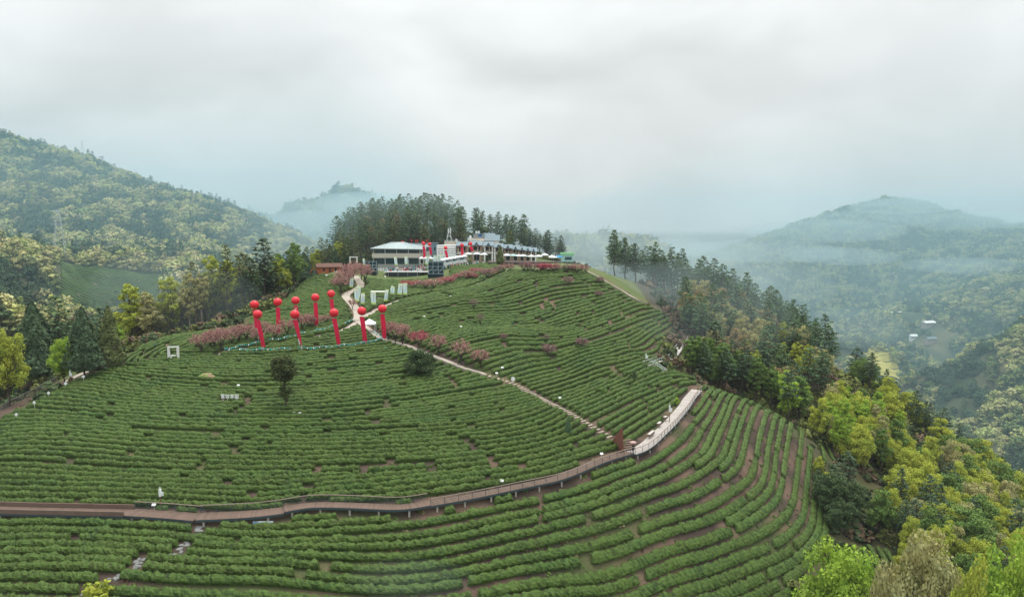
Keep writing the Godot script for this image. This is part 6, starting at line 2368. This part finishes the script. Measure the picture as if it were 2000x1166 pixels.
	var tints := [mats["tent_white"], paint("parasol_green", 0.42, 0.62, 0.58, 0.7), paint("parasol_pale", 0.60, 0.74, 0.80, 0.7), paint("parasol_blue", 0.05, 0.28, 0.50, 0.7)]
	var tint_words := ["white", "pale green", "pale blue", "bright blue"]
	var n := 0
	for p in [Vector3(-16.48, 49.96, -262), Vector3(-13.38, 49.96, -262), Vector3(-10.63, 49.81, -261), Vector3(-1.9, 49.62, -256), Vector3(0.57, 49.57, -255), Vector3(2.45, 49.48, -255), Vector3(4.17, 49.43, -256), Vector3(7.17, 49.29, -255), Vector3(9.82, 49.29, -255), Vector3(12.22, 49.73, -258), Vector3(14.73, 49.19, -255), Vector3(15.17, 49, -253), Vector3(17.3, 49.14, -254)]:
		var pp: Array = par[n]
		n += 1
		o = thing("parasol", p, rnd(0, 1), "%s parasol on the guest house terrace, %s from the left" % [tint_words[pp[2]], ordinal(n)], "parasol", "parasols on the terrace")
		t = Tris.new()
		var sides := 8
		for j in sides:
			var a0 := TAU * j / sides
			var a1 := TAU * (j + 1) / sides
			var q0 := Vector3(cos(a0) * 1.55, 2.15, sin(a0) * 1.55)
			var q1 := Vector3(cos(a1) * 1.55, 2.15, sin(a1) * 1.55)
			t.tri(Vector3(0, 2.75, 0), q1, q0, Color.WHITE)
			t.quad(q0, q1, q1 - Vector3(0, 0.18, 0), q0 - Vector3(0, 0.18, 0), Color.WHITE)
		part("canopy", t.mesh(), tints[pp[2]], o)
		t = Tris.new()
		t.tube(Vector3(0, -0.3, 0), Vector3(0, 2.7, 0), 0.05, 0.04, 6)
		part("pole", t.mesh(), mats["pole_grey"], o)
	# kiosk with the green sign band
	o = thing("green_kiosk", Vector3(20.95, 49.19, -262), 0, "small pale kiosk with a bright green sign band at the right end", "kiosk")
	slab(o, "wall", paint("kiosk_teal", 0.35, 0.55, 0.55, 0.6), 0, 1.1, -1.5, 4.6, 2.4, 3)
	slab(o, "sign_band", paint("sign_green", 0.25, 0.58, 0.32, 0.6), 0, 2.9, -1.4, 5.2, 0.95, 3.2)
	slab(o, "window", glass, 0.4, 1.2, 0.03, 2.6, 1.1, 0.06)
	plant("conifer", "cypress", 1, Vector3(-4.33, 48.01, -254), 7.6, 1.25, "pine_olive", "dense dark cypress standing before the guest house")
	plant("conifer", "cypress", 1, Vector3(-9.31, 48.99, -262), 3.6, 1.3, "pine_dark", "small dark shrub tree by the left end of the terrace")

	# market stalls on the curve of the lawn
	var list := [Vector3(-25.61, 47.82, -258), Vector3(-24.32, 47.99, -258.5), Vector3(-23.02, 48.26, -259), Vector3(-21.72, 48.43, -259.5), Vector3(-20.41, 48.69, -260), Vector3(-19.1, 48.86, -260.5), Vector3(-17.78, 49.03, -261)]
	for i in list.size():
		o = thing("market_stall", list[i], -0.1, "white awning market stall on the lawn, %s from the left" % ordinal(i + 1), "stall", "market stalls on the lawn")
		t = Tris.new()
		gable(t, -0.85, 0.85, 2.2, 2.75, -1.2, 1.0)
		part("awning", t.mesh(), mats["tent_white"], o)
		slab(o, "back_wall", paint("stall_blue", 0.22, 0.40, 0.46, 0.7) if i % 2 else mats["tent_white"], 0, 1.1, -0.9, 1.5, 2.2, 0.06)
		slab(o, "counter", mats["tent_white"], 0, 0.5, 0.5, 1.4, 1.0, 0.5)
		for x in [-0.75, 0.75]:
			slab(o, "leg", mats["pole_grey"], x, 1.1, 0.85, 0.06, 2.2, 0.06)
	n = 0
	for p in [Vector3(-34.86, 48.43, -266), Vector3(-33.09, 48.43, -266), Vector3(-31.32, 48.43, -266), Vector3(-29.74, 48.43, -266)]:
		n += 1
		make_tent(p, 1.9, 1.9, "white canopy tent between the pavilion and stalls, %s from the left" % ordinal(n), "white canopy tents by the pavilion")

	# stage, chairs and people in front
	o = thing("stage", Vector3(-38.38, 44.86, -250), 0, "low wide open-air stage with a grey deck on the lawn", "stage")
	slab(o, "deck", paint("stage_grey", 0.42, 0.42, 0.42, 0.7), 0, 1.0, -3.0, 16.5, 0.22, 6)
	slab(o, "skirt", paint("stage_dark", 0.02, 0.035, 0.045, 0.7), -1.0, 0.2, -0.5, 11.5, 1.3, 0.3)
	for x in [-6.5, -3.0, 0.5, 4.0]:
		slab(o, "strut", mats["pole_grey"], x, 0.2, -0.25, 0.1, 1.5, 0.1)
	scaffold(Vector3(-50.94, 45.06, -249.79), 4.0, 4.9, "dark scaffold screen at the left of the stage, seen from behind")
	scaffold(Vector3(-26.86, 44.39, -242.99), 5.4, 5.6, "larger dark scaffold screen at the right of the stage, seen from behind")
	# big letters seen from behind: M, a turned N, A
	var shapes := [[[-0.45, -0.5, -0.45, 0.5], [-0.45, 0.5, 0, -0.2], [0, -0.2, 0.45, 0.5], [0.45, 0.5, 0.45, -0.5]], [[-0.4, -0.5, -0.4, 0.5], [0.4, -0.5, 0.4, 0.5], [-0.4, -0.5, 0.4, 0.5]], [[-0.45, -0.5, 0, 0.5], [0, 0.5, 0.45, -0.5], [-0.25, -0.1, 0.25, -0.1]]]
	o = thing("standing_letters", Vector3(-47.83, 45.79, -255), 0, "large white standing letters seen from behind beside the stage", "sign")
	for j in 3:
		t = Tris.new()
		for s in shapes[j]:
			t.bar(Vector3((j - 1) * 1.35 + s[0] * 1.1, 0.75 + s[1] * 1.25, 0.02 * s[0]), Vector3((j - 1) * 1.35 + s[2] * 1.1, 0.75 + s[3] * 1.25, 0.02 * s[2]), 0.22, 0.25)
		part("letter", t.mesh(), mats["sign_white"], o)
	o = thing("portal_gate", Vector3(-59.69, 48.31, -260), 0, "plain white portal gate above the cherry trees at the path's end", "gate")
	slab(o, "post", mats["frame_white"], -1.3, 1.0, 0, 0.35, 3.0, 0.5)
	slab(o, "post", mats["frame_white"], 1.3, 1.0, 0, 0.35, 3.0, 0.5)
	slab(o, "lintel", mats["frame_white"], 0, 2.65, 0, 3.2, 0.35, 0.6)


func scaffold(at: Vector3, wide: float, tall: float, label: String) -> void:
	var o := thing("scaffold_screen", at, 0, label, "scaffold", "scaffold screens beside the stage")
	var navy := paint("screen_navy", 0.008, 0.030, 0.048, 0.6)
	slab(o, "screen", navy, 0, tall * 0.5, -1.2, wide, tall, 0.2)
	slab(o, "ballast", paint("screen_base", 0.006, 0.022, 0.030, 0.8), 0, tall * 0.11, 0.2, wide, tall * 0.22, 1.6)
	var pale := paint("truss_pale", 0.42, 0.56, 0.58, 0.5)
	for f in [0.24, 0.47, 0.7, 0.96]:
		slab(o, "cross_bar", pale, 0, tall * f, 0.6, wide, 0.09, 0.09)
	for f in [-0.5, -0.17, 0.17, 0.5]:
		slab(o, "upright", pale, wide * f, tall * 0.5, 0.6, 0.09, tall, 0.09)
	for k in 3:
		var t := Tris.new()
		var x := wide * (-0.5 + k / 3.0)
		t.bar(Vector3(x, tall * 0.24, 0.66), Vector3(x + wide / 3.0, tall * 0.68, 0.66), 0.08, 0.08)
		part("brace", t.mesh(), pale, o)


# ---------------------------------------------------------------- people

func body_mesh(cell: float, bones: Array, cloth: Array) -> ArrayMesh:
	# one continuous surface round tapered bones, meshed as surface nets
	var lo := Vector3(1e9, 1e9, 1e9)
	var hi := -lo
	for b in bones:
		for k in 2:
			var r := Vector3.ONE * (float(b[2 + k]) + cell * 2.0)
			lo = lo.min(b[k] - r)
			hi = hi.max(b[k] + r)
	var nx := int((hi.x - lo.x) / cell) + 2
	var ny := int((hi.y - lo.y) / cell) + 2
	var nz := int((hi.z - lo.z) / cell) + 2
	var f := PackedFloat32Array()
	f.resize(nx * ny * nz)
	for z in nz:
		for y in ny:
			for x in nx:
				var p := lo + Vector3(x, y, z) * cell
				var d := 1e3
				for b in bones:
					var a: Vector3 = b[0]
					var ab: Vector3 = b[1] - a
					var h := clampf((p - a).dot(ab) / maxf(ab.length_squared(), 1e-6), 0, 1)
					var e := (p - a - ab * h).length() - lerpf(b[2], b[3], h)
					var k := 0.035
					var m := clampf(0.5 + 0.5 * (d - e) / k, 0, 1)
					d = lerpf(d, e, m) - k * m * (1.0 - m) if d < 500.0 else e
				f[(z * ny + y) * nx + x] = d
	var ids := {}
	var v := PackedVector3Array()
	var c := PackedColorArray()
	for z in nz - 1:
		for y in ny - 1:
			for x in nx - 1:
				var s := Vector3.ZERO
				var n := 0
				for e in [[0, 0, 0, 1, 0, 0], [0, 0, 0, 0, 1, 0], [0, 0, 0, 0, 0, 1], [1, 0, 0, 1, 1, 0], [1, 0, 0, 1, 0, 1], [0, 1, 0, 1, 1, 0], [0, 1, 0, 0, 1, 1], [0, 0, 1, 1, 0, 1], [0, 0, 1, 0, 1, 1], [1, 1, 0, 1, 1, 1], [1, 0, 1, 1, 1, 1], [0, 1, 1, 1, 1, 1]]:
					var va := f[((z + e[2]) * ny + y + e[1]) * nx + x + e[0]]
					var vb := f[((z + e[5]) * ny + y + e[4]) * nx + x + e[3]]
					if (va < 0) != (vb < 0):
						s += Vector3(x + e[0], y + e[1], z + e[2]).lerp(Vector3(x + e[3], y + e[4], z + e[5]), va / (va - vb))
						n += 1
				if n:
					ids[Vector3i(x, y, z)] = v.size()
					var p := lo + s / n * cell
					v.append(p)
					var col: Color = cloth[0][1]
					for q in cloth:
						if p.y >= q[0]:
							col = q[1]
					c.append(col)
	var idx := PackedInt32Array()
	for z in range(1, nz - 1):
		for y in range(1, ny - 1):
			for x in range(1, nx - 1):
				var a := f[(z * ny + y) * nx + x] < 0
				for ax in 3:
					var o := Vector3i(1 if ax == 0 else 0, 1 if ax == 1 else 0, 1 if ax == 2 else 0)
					var b := f[((z + o.z) * ny + y + o.y) * nx + x + o.x] < 0
					if a == b:
						continue
					var e1 := Vector3i(o.z, o.x, o.y)
					var e2 := Vector3i(o.y, o.z, o.x)
					var p := Vector3i(x, y, z)
					var q := [p, p - e1, p - e1 - e2, p - e2]
					if ids.has(q[0]) and ids.has(q[1]) and ids.has(q[2]) and ids.has(q[3]):
						idx.append_array([ids[q[0]], ids[q[1]], ids[q[2]], ids[q[0]], ids[q[2]], ids[q[3]]])
	var arr := []
	arr.resize(Mesh.ARRAY_MAX)
	arr[Mesh.ARRAY_VERTEX] = v
	arr[Mesh.ARRAY_COLOR] = c
	arr[Mesh.ARRAY_INDEX] = idx
	var st := SurfaceTool.new()
	st.create_from_arrays(arr)
	st.generate_normals()
	return st.commit()


func figure_bones(hold: bool) -> Array:
	var b := []
	for s in [-1.0, 1.0]:
		var hip := Vector3(0.10 * s, 0.90, 0)
		var knee := Vector3(0.11 * s, 0.48, 0.04 * s + 0.02)
		var ankle := Vector3(0.11 * s, 0.09, 0.10 * s)
		b.append([hip, knee, 0.085, 0.060])
		b.append([knee, ankle, 0.058, 0.038])
		b.append([ankle + Vector3(0, -0.05, -0.02), ankle + Vector3(0, -0.06, 0.16), 0.04, 0.033])
		var sh := Vector3(0.19 * s, 1.40, 0)
		var el := Vector3(0.24 * s, 1.12, 0.0)
		var wr := Vector3(0.22 * s, 0.88, 0.08)
		if hold and s > 0:
			el = Vector3(0.27, 1.18, 0.10)
			wr = Vector3(0.17, 1.32, 0.26)
		b.append([sh, el, 0.055, 0.042])
		b.append([el, wr, 0.040, 0.028])
		var d := (wr - el).normalized()
		var side := d.cross(Vector3.FORWARD).normalized()
		b.append([wr, wr + d * 0.08, 0.030, 0.034])
		for k in 4:
			var root := wr + d * 0.09 + side * (0.026 - 0.017 * k)
			b.append([root, root + d * [0.05, 0.06, 0.055, 0.04][k] + Vector3(0, 0.01, -0.015), 0.011, 0.009])
		b.append([wr + d * 0.03 + side * 0.03, wr + d * 0.07 + side * 0.055, 0.012, 0.010])
	b.append([Vector3(0, 0.93, 0), Vector3(0, 1.12, 0.01), 0.15, 0.135])
	b.append([Vector3(0, 1.12, 0.01), Vector3(0, 1.34, 0), 0.14, 0.165])
	b.append([Vector3(-0.15, 1.41, 0), Vector3(0.15, 1.41, 0), 0.065, 0.065])
	b.append([Vector3(0, 1.42, 0), Vector3(0, 1.53, 0.01), 0.055, 0.052])
	b.append([Vector3(0, 1.58, 0.02), Vector3(0, 1.66, 0.0), 0.085, 0.098])
	b.append([Vector3(0, 1.59, 0.10), Vector3(0, 1.57, 0.115), 0.014, 0.016])
	return b


func make_people() -> void:
	var skin := paint("figure", 1, 1, 1, 0.8)
	var navy := Color(0.018, 0.022, 0.035)
	var tone := Color(0.42, 0.27, 0.20)
	var m := body_mesh(0.022, figure_bones(true), [[0.0, Color(0.5, 0.5, 0.5)], [0.10, navy], [0.92, Color(0.014, 0.018, 0.03)], [1.47, tone], [1.66, Color(0.012, 0.010, 0.010)]])
	var o := thing("person", Vector3(20.58, 22.3, -114.2), 2.6, "person in dark clothes walking on the boardwalk under an umbrella", "person")
	o.position.y = hill.h(o.position.x, o.position.z) + 0.86
	part("body", m, skin, o)
	var u := thing("umbrella", o.position, 2.6, "dusty pink umbrella held by the person on the boardwalk", "umbrella")
	var t := Tris.new()
	var top := Vector3(0.10, 2.12, 0.22)
	for j in 8:
		var a0 := TAU * j / 8.0
		var a1 := TAU * (j + 1) / 8.0
		var last0 := top
		var last1 := top
		for k in range(1, 5):
			var r := 0.58 * k / 4.0
			var y := -0.24 * pow(k / 4.0, 2.0)
			var p0 := top + Vector3(cos(a0) * r, y, sin(a0) * r)
			var p1 := top + Vector3(cos(a1) * r, y, sin(a1) * r)
			t.quad(last0, last1, p1, p0, Color.WHITE * rnd(0.92, 1.05))
			last0 = p0
			last1 = p1
	part("canopy", t.mesh(), paint("umbrella_pink", 0.46, 0.30, 0.28, 0.6), u)
	t = Tris.new()
	t.tube(Vector3(0.18, 1.28, 0.29), top + Vector3(0, 0.08, 0), 0.012, 0.010, 6)
	part("shaft", t.mesh(), paint("dark_iron", 0.06, 0.06, 0.06, 0.6), u)
	var walker := body_mesh(0.03, figure_bones(false), [[0.0, navy], [0.92, Color(0.02, 0.02, 0.024)], [1.47, tone], [1.66, Color(0.012, 0.010, 0.010)]])
	o = thing("person", Vector3(-23.96, 41.77, -205.21), 0.6, "person in black walking on the field path above the rows", "person")
	part("body", walker, skin, o)
	for q in [[Vector3(-63.31, 45.11, -246), "beside the hut, left one", Color(0.6, 0.6, 0.6)], [Vector3(-62.58, 45.11, -246), "beside the hut, right one", Color(0.75, 0.75, 0.72)]]:
		o = thing("person", q[0], rnd(0, 6), "person in pale clothes standing " + q[1], "person")
		part("body", body_mesh(0.045, figure_bones(false), [[0.0, Color(0.1, 0.1, 0.12)], [0.92, q[2]], [1.47, tone], [1.66, Color(0.012, 0.010, 0.010)]]), skin, o)
	# the seated and standing crowd round the stage, and their white chairs
	var crowd_mesh := body_mesh(0.06, figure_bones(false), [[0.0, Color(0.35, 0.35, 0.4)], [0.92, Color(1, 1, 1)], [1.47, Color(0.9, 0.62, 0.5)], [1.66, Color(0.05, 0.05, 0.05)]])
	var chair := Tris.new()
	chair.bx(0, 0.44, 0, 0.46, 0.05, 0.46)
	chair.bx(0, 0.70, -0.21, 0.46, 0.5, 0.05)
	for x in [-0.2, 0.2]:
		for z in [-0.2, 0.2]:
			chair.bx(x, 0.2, z, 0.04, 0.44, 0.04)
	var cols := [Color(0.75, 0.75, 0.78), Color(0.06, 0.30, 0.36), Color(0.02, 0.03, 0.08), Color(0.65, 0.55, 0.48), Color(0.08, 0.40, 0.45), Color(0.55, 0.08, 0.08), Color(0.7, 0.72, 0.7)]
	rng.seed = 610
	var from := Vector3(-46.71, 45.38, -254)
	var to := Vector3(-32.13, 45.62, -258)
	var stall_a := Vector3(-28.67, 47.63, -258)
	var stall_b := Vector3(-9.55, 49.35, -258)
	for s in [["crowd", crowd_mesh, 110, "small crowd of visitors gathered behind the stage", "crowd"], ["market_crowd", crowd_mesh, 70, "visitors strolling among the market stalls and terrace", "crowd"], ["chair_rows", chair.mesh(), 120, "rows of white chairs set out behind the stage", "chairs"]]:
		var mm := MultiMesh.new()
		mm.transform_format = MultiMesh.TRANSFORM_3D
		mm.use_colors = true
		mm.mesh = s[1]
		mm.instance_count = s[2]
		for i in s[2]:
			var f := rng.randf()
			var g := rng.randf() * rng.randf() if s[0] != "chair_rows" else float(i % 5) / 8.0
			var p: Vector3 = from.lerp(to, f)
			p.z -= g * 12.0
			if s[0] == "market_crowd":
				p = stall_a.lerp(stall_b, f) + Vector3(0, 0, rnd(-2.5, 2.0))
			p.y = hill.h(p.x, p.z)
			mm.set_instance_transform(i, Transform3D(Basis(Vector3.UP, rnd(0, TAU) if s[0] != "chair_rows" else 3.1), p))
			mm.set_instance_color(i, cols[rng.randi() % 7] if s[0] != "chair_rows" else Color(0.72, 0.74, 0.76))
		var mi := MultiMeshInstance3D.new()
		mi.multimesh = mm
		mi.material_override = skin
		mi.name = fresh(s[0])
		add_child(mi)
		tag(mi, s[3], s[4], "", "stuff")


# ---------------------------------------------------------------- far things

func lattice(at: Vector3, tall: float, wide: float, label: String) -> void:
	var o := thing("power_pylon", at, 0.4, label, "pylon", "power pylons on the left mountain")
	var t := Tris.new()
	var levels := 8
	for k in levels:
		var f0 := float(k) / levels
		var f1 := float(k + 1) / levels
		var w0 := wide * lerpf(1.0, 0.16, f0)
		var w1 := wide * lerpf(1.0, 0.16, f1)
		var r := tall * 0.0022
		for q in [[-1, -1], [1, -1], [1, 1], [-1, 1]]:
			var a := Vector3(q[0] * w0, tall * f0, q[1] * w0)
			var b := Vector3(q[0] * w1, tall * f1, q[1] * w1)
			var c := Vector3(-q[1] * w1, tall * f1, q[0] * w1)
			t.tube(a, b, r * 1.3, r * 1.3, 4, Color.WHITE, false)
			t.tube(a, c, r * 0.8, r * 0.8, 3, Color.WHITE, false)
	part("lattice", t.mesh(), paint("pylon_grey", 0.52, 0.56, 0.58, 0.5), o)
	for f in [0.72, 0.84, 0.96]:
		var arm := Tris.new()
		arm.tube(Vector3(-wide * 1.1, tall * f, 0), Vector3(wide * 1.1, tall * f, 0), tall * 0.003, tall * 0.003, 4)
		part("cross_arm", arm.mesh(), mats["pylon_grey"], o)


func rough_ground(f: Field, p: Vector3, _rough: float, up: float) -> Vector3:
	return Vector3(p.x, (left_ground(p.x, p.z) if f == slope_left else right_ground(p.x, p.z)) + up, p.z)


func farmhouse(at: Vector3, wide: float, label: String, turn: float, wall: Material, roof: Material) -> void:
	var o := thing("farmhouse", at, turn, label, "house", "farmhouses across the right valley")
	slab(o, "wall", wall, 0, 1.5, 0, wide, 9.0, wide * 0.5)
	var t := Tris.new()
	gable(t, -wide * 0.56, wide * 0.56, 6.0, 8.4, -wide * 0.32, wide * 0.32)
	part("roof", t.mesh(), roof, o)
	for k in 4:
		slab(o, "window", mats["dark_glass"], wide * (-0.36 + 0.24 * k), 3.8, wide * 0.25 + 0.03, 1.3, 1.5, 0.08)


func make_far_things() -> void:
	lattice(rough_ground(slope_left, Vector3(-258.47, 43.39, -395.37), 6.0, -1.0), 31.0, 3.4, "tall grey lattice pylon at the left above the tea terraces")
	lattice(rough_ground(slope_left, Vector3(-224.32, 39.47, -488.68), 6.0, -1.0), 16.0, 1.7, "small lattice pylon above the tall trees in the middle left")
	lattice(rough_ground(slope_left, Vector3(-429.66, 127.81, -700.88), 6.0, -1.0), 26.0, 2.4, "faint lattice pylon on the skyline of the left mountain")
	lattice(rough_ground(slope_left, Vector3(-198.42, 41.73, -576.9), 6.0, -1.0), 17.0, 1.6, "thin lattice pylon low on the right end of the left mountain")
	var pale := paint("far_white", 0.75, 0.78, 0.80, 0.7)
	var tin := paint("far_tin", 0.62, 0.66, 0.70, 0.5)
	var mud := paint("far_wall", 0.42, 0.34, 0.30, 0.9)
	for h in [[Vector3(747.81, -105.33, -1332.83), 14.0, "white-roofed farmhouse highest on the valley slope", pale, tin], [Vector3(651.92, -91.44, -1164.36), 15.0, "grey-walled farmhouse just below the highest one", mud, pale], [Vector3(621.96, -96.13, -1022.6), 17.0, "long white-roofed farmhouse in the middle of the valley hamlet", mud, pale], [Vector3(589.92, -107.05, -1004.53), 10.0, "small white-roofed farmhouse at the left of the hamlet", pale, pale], [Vector3(599.14, -106.98, -977.4), 14.0, "dark-roofed farmhouse at the right of the hamlet", mud, paint("far_slate", 0.16, 0.20, 0.23, 0.8)]]:
		farmhouse(rough_ground(slope_right, h[0], 16.0, 0.5), h[1], h[2], rnd(-0.4, 0.4), h[3], h[4])
	for h in [[Vector3(-178.23, 19.52, -326.33), 7.0, "small white house glimpsed between the tall trees, left one"], [Vector3(-162.29, 21.25, -316.2), 9.0, "white house glimpsed between the tall trees, right one"]]:
		var o := thing("valley_house", rough_ground(slope_left, h[0], 6.0, 0.2), 0.3, h[2], "house", "houses behind the tall trees")
		slab(o, "wall", pale, 0, 1.5, 0, h[1], 4.5, 4.0)
		var t := Tris.new()
		gable(t, -h[1] * 0.55, h[1] * 0.55, 3.7, 5.0, -2.5, 2.5)
		part("roof", t.mesh(), tin, o)
		slab(o, "window", mats["dark_glass"], 0.8, 2.4, 2.03, 1.2, 1.1, 0.06)
	# the yellow field across the valley, in long terraced strips
	var field := Node3D.new()
	field.name = fresh("rape_field")
	add_child(field)
	tag(field, "", "", "", "structure")
	var c := Vector3(440.54, -96.11, -812.61)
	for k in 7:
		var t := Tris.new()
		for j in 6:
			var p := []
			for q in [[j, 0], [j + 1, 0], [j + 1, 1], [j, 1]]:
				p.append(rough_ground(slope_right, Vector3(c.x - 16.0 + q[0] * 5.6 + k * 0.5, 0, c.z + 24.0 - (k + q[1] * 0.9) * 6.5), 16.0, 1.2))
			t.quad(p[0], p[1], p[2], p[3], Color.WHITE * rnd(0.85, 1.1))
		part("strip", t.mesh(), paint("rape_yellow", 0.44, 0.40, 0.10, 0.9), field)
	# terraced tea on the spur at the left
	var tea := Tris.new()
	rng.seed = 620
	var d := 338.0
	while d < 391.0:
		var x := -0.655 * d
		while x < -0.51 * d:
			var nx := x + 1.6
			var zz := -d + 2.5 * noise.get_noise_2d(x * 0.6, d)
			var z2 := -d + 2.5 * noise.get_noise_2d(nx * 0.6, d)
			if rng.randf() > 0.04:
				var a := rough_ground(slope_left, Vector3(x, 0, zz), 6.0, 0.0)
				var b := rough_ground(slope_left, Vector3(nx, 0, z2), 6.0, 0.0)
				var y := Vector3(0, 0.9 + rnd(-0.15, 0.15), 0)
				var w := Vector3(0, 0, 0.62)
				var col := Color.WHITE * rnd(0.75, 1.2)
				tea.quad(a + w, b + w, b + y + w * 0.6, a + y + w * 0.6, col)
				tea.quad(a + y + w * 0.6, b + y + w * 0.6, b + y - w * 0.6, a + y - w * 0.6, col)
			x = nx
		d += 1.9
	var o := part("terraced_tea", tea.mesh(), mats["tea_leaves"], self)
	tag(o, "terraced tea rows on the spur of the left mountain", "hedge", "", "stuff")


# ---------------------------------------------------------------- low cloud and wisps

func bank(at: Vector3, size: Vector3, density: float, called := "low_cloud") -> void:
	var f := FogVolume.new()
	f.shape = RenderingServer.FOG_VOLUME_SHAPE_ELLIPSOID
	f.size = size
	var m := FogMaterial.new()
	m.density = density
	m.albedo = Color(0.88, 0.985, 1.0)
	f.material = m
	f.name = fresh(called)
	add_child(f)
	f.position = at
	tag(f, "soft bank of low white cloud" if called == "low_cloud" else "thin wisp of drifting mist", "cloud" if called == "low_cloud" else "mist", "", "stuff")


func make_mist() -> void:
	# the damp air that fills the valleys behind the hill
	for b in [[Vector3(-1000, -170, -1050), Vector3(-70, 150, -265), 0.0007], [Vector3(190, -170, -2150), Vector3(2050, 165, -300), 0.00036], [Vector3(-620, -170, -1700), Vector3(180, 120, -425), 0.00045], [Vector3(-125, 0, -420), Vector3(50, 76, -289), 0.0028]]:
		var f := FogVolume.new()
		f.shape = RenderingServer.FOG_VOLUME_SHAPE_BOX
		f.size = b[1] - b[0]
		var fm := FogMaterial.new()
		fm.density = b[2]
		fm.albedo = Color(0.86, 0.975, 1.0) if b[0].x > -700.0 and b[0].x < 0.0 else Color(0.70, 0.935, 1.0)
		f.material = fm
		f.name = fresh("valley_haze")
		add_child(f)
		f.position = (b[0] + b[1]) * 0.5
		tag(f, "blue damp haze filling the valley", "haze", "", "stuff")
	# cloud lying on the mountains
	for b in [[Vector3(774.14, 63.85, -1750), Vector3(360, 60, 520), 0.0014], [Vector3(939.57, 96.6, -1850), Vector3(300, 50, 520), 0.0012], [Vector3(1046.61, 131.72, -1850), Vector3(240, 46, 400), 0.0030], [Vector3(1130.52, 91.19, -1850), Vector3(320, 60, 520), 0.0020], [Vector3(1272.96, 79.8, -1800), Vector3(420, 70, 520), 0.0016], [Vector3(532.25, 21.36, -1500), Vector3(330, 50, 480), 0.0014], [Vector3(-296.51, 72.65, -1150), Vector3(240, 50, 380), 0.0036], [Vector3(-247.93, 110.28, -1250), Vector3(190, 44, 360), 0.0036], [Vector3(55.85, 51.66, -420), Vector3(50, 16, 60), 0.0045], [Vector3(80.94, 55.26, -430), Vector3(70, 26, 70), 0.0035], [Vector3(92.76, 47.41, -380), Vector3(46, 20, 60), 0.0045], [Vector3(149.86, 48.52, -520), Vector3(80, 34, 90), 0.0028], [Vector3(133.43, 37.86, -400), Vector3(50, 24, 60), 0.0035], [Vector3(165.36, 27.39, -420), Vector3(60, 30, 70), 0.0028], [Vector3(256.39, -11.55, -520), Vector3(80, 30, 90), 0.0022], [Vector3(710.16, 10.29, -1500), Vector3(220, 40, 300), 0.0018], [Vector3(933.39, -7.11, -1400), Vector3(240, 36, 300), 0.0016]]:
		bank(b[0], b[1], b[2])
	# wisps drifting over the right-hand ridge and the spurs
	for b in [[Vector3(49.01, 42.26, -240), Vector3(44, 16, 22), 0.0055], [Vector3(54.46, 36.39, -236), Vector3(34, 12, 20), 0.005], [Vector3(63.79, 41.12, -232), Vector3(50, 22, 22), 0.005], [Vector3(74.13, 36.99, -214), Vector3(30, 20, 16), 0.006], [Vector3(57.37, 33.58, -192), Vector3(46, 18, 16), 0.004], [Vector3(-102.1, 42.55, -205), Vector3(50, 26, 18), 0.006], [Vector3(-87.61, 38.92, -196), Vector3(36, 22, 16), 0.005], [Vector3(-10.83, 23.6, -70), Vector3(14, 4, 5), 0.008], [Vector3(57.96, 49.06, -270), Vector3(70, 18, 30), 0.005]]:
		bank(b[0], b[1], b[2], "mist_wisp")


func _ready() -> void:
	rng.seed = 2024
	make_view()
	make_land()
	print("land ", Time.get_ticks_msec())
	make_tea()
	print("tea ", Time.get_ticks_msec())
	make_paths()
	make_boardwalk()
	make_woods()
	print("woods ", Time.get_ticks_msec())
	make_balloons()
	make_bunting()
	make_flags()
	make_small()
	print("things ", Time.get_ticks_msec())
	make_town()
	make_people()
	make_far_things()
	make_mist()
	print("all ", Time.get_ticks_msec())
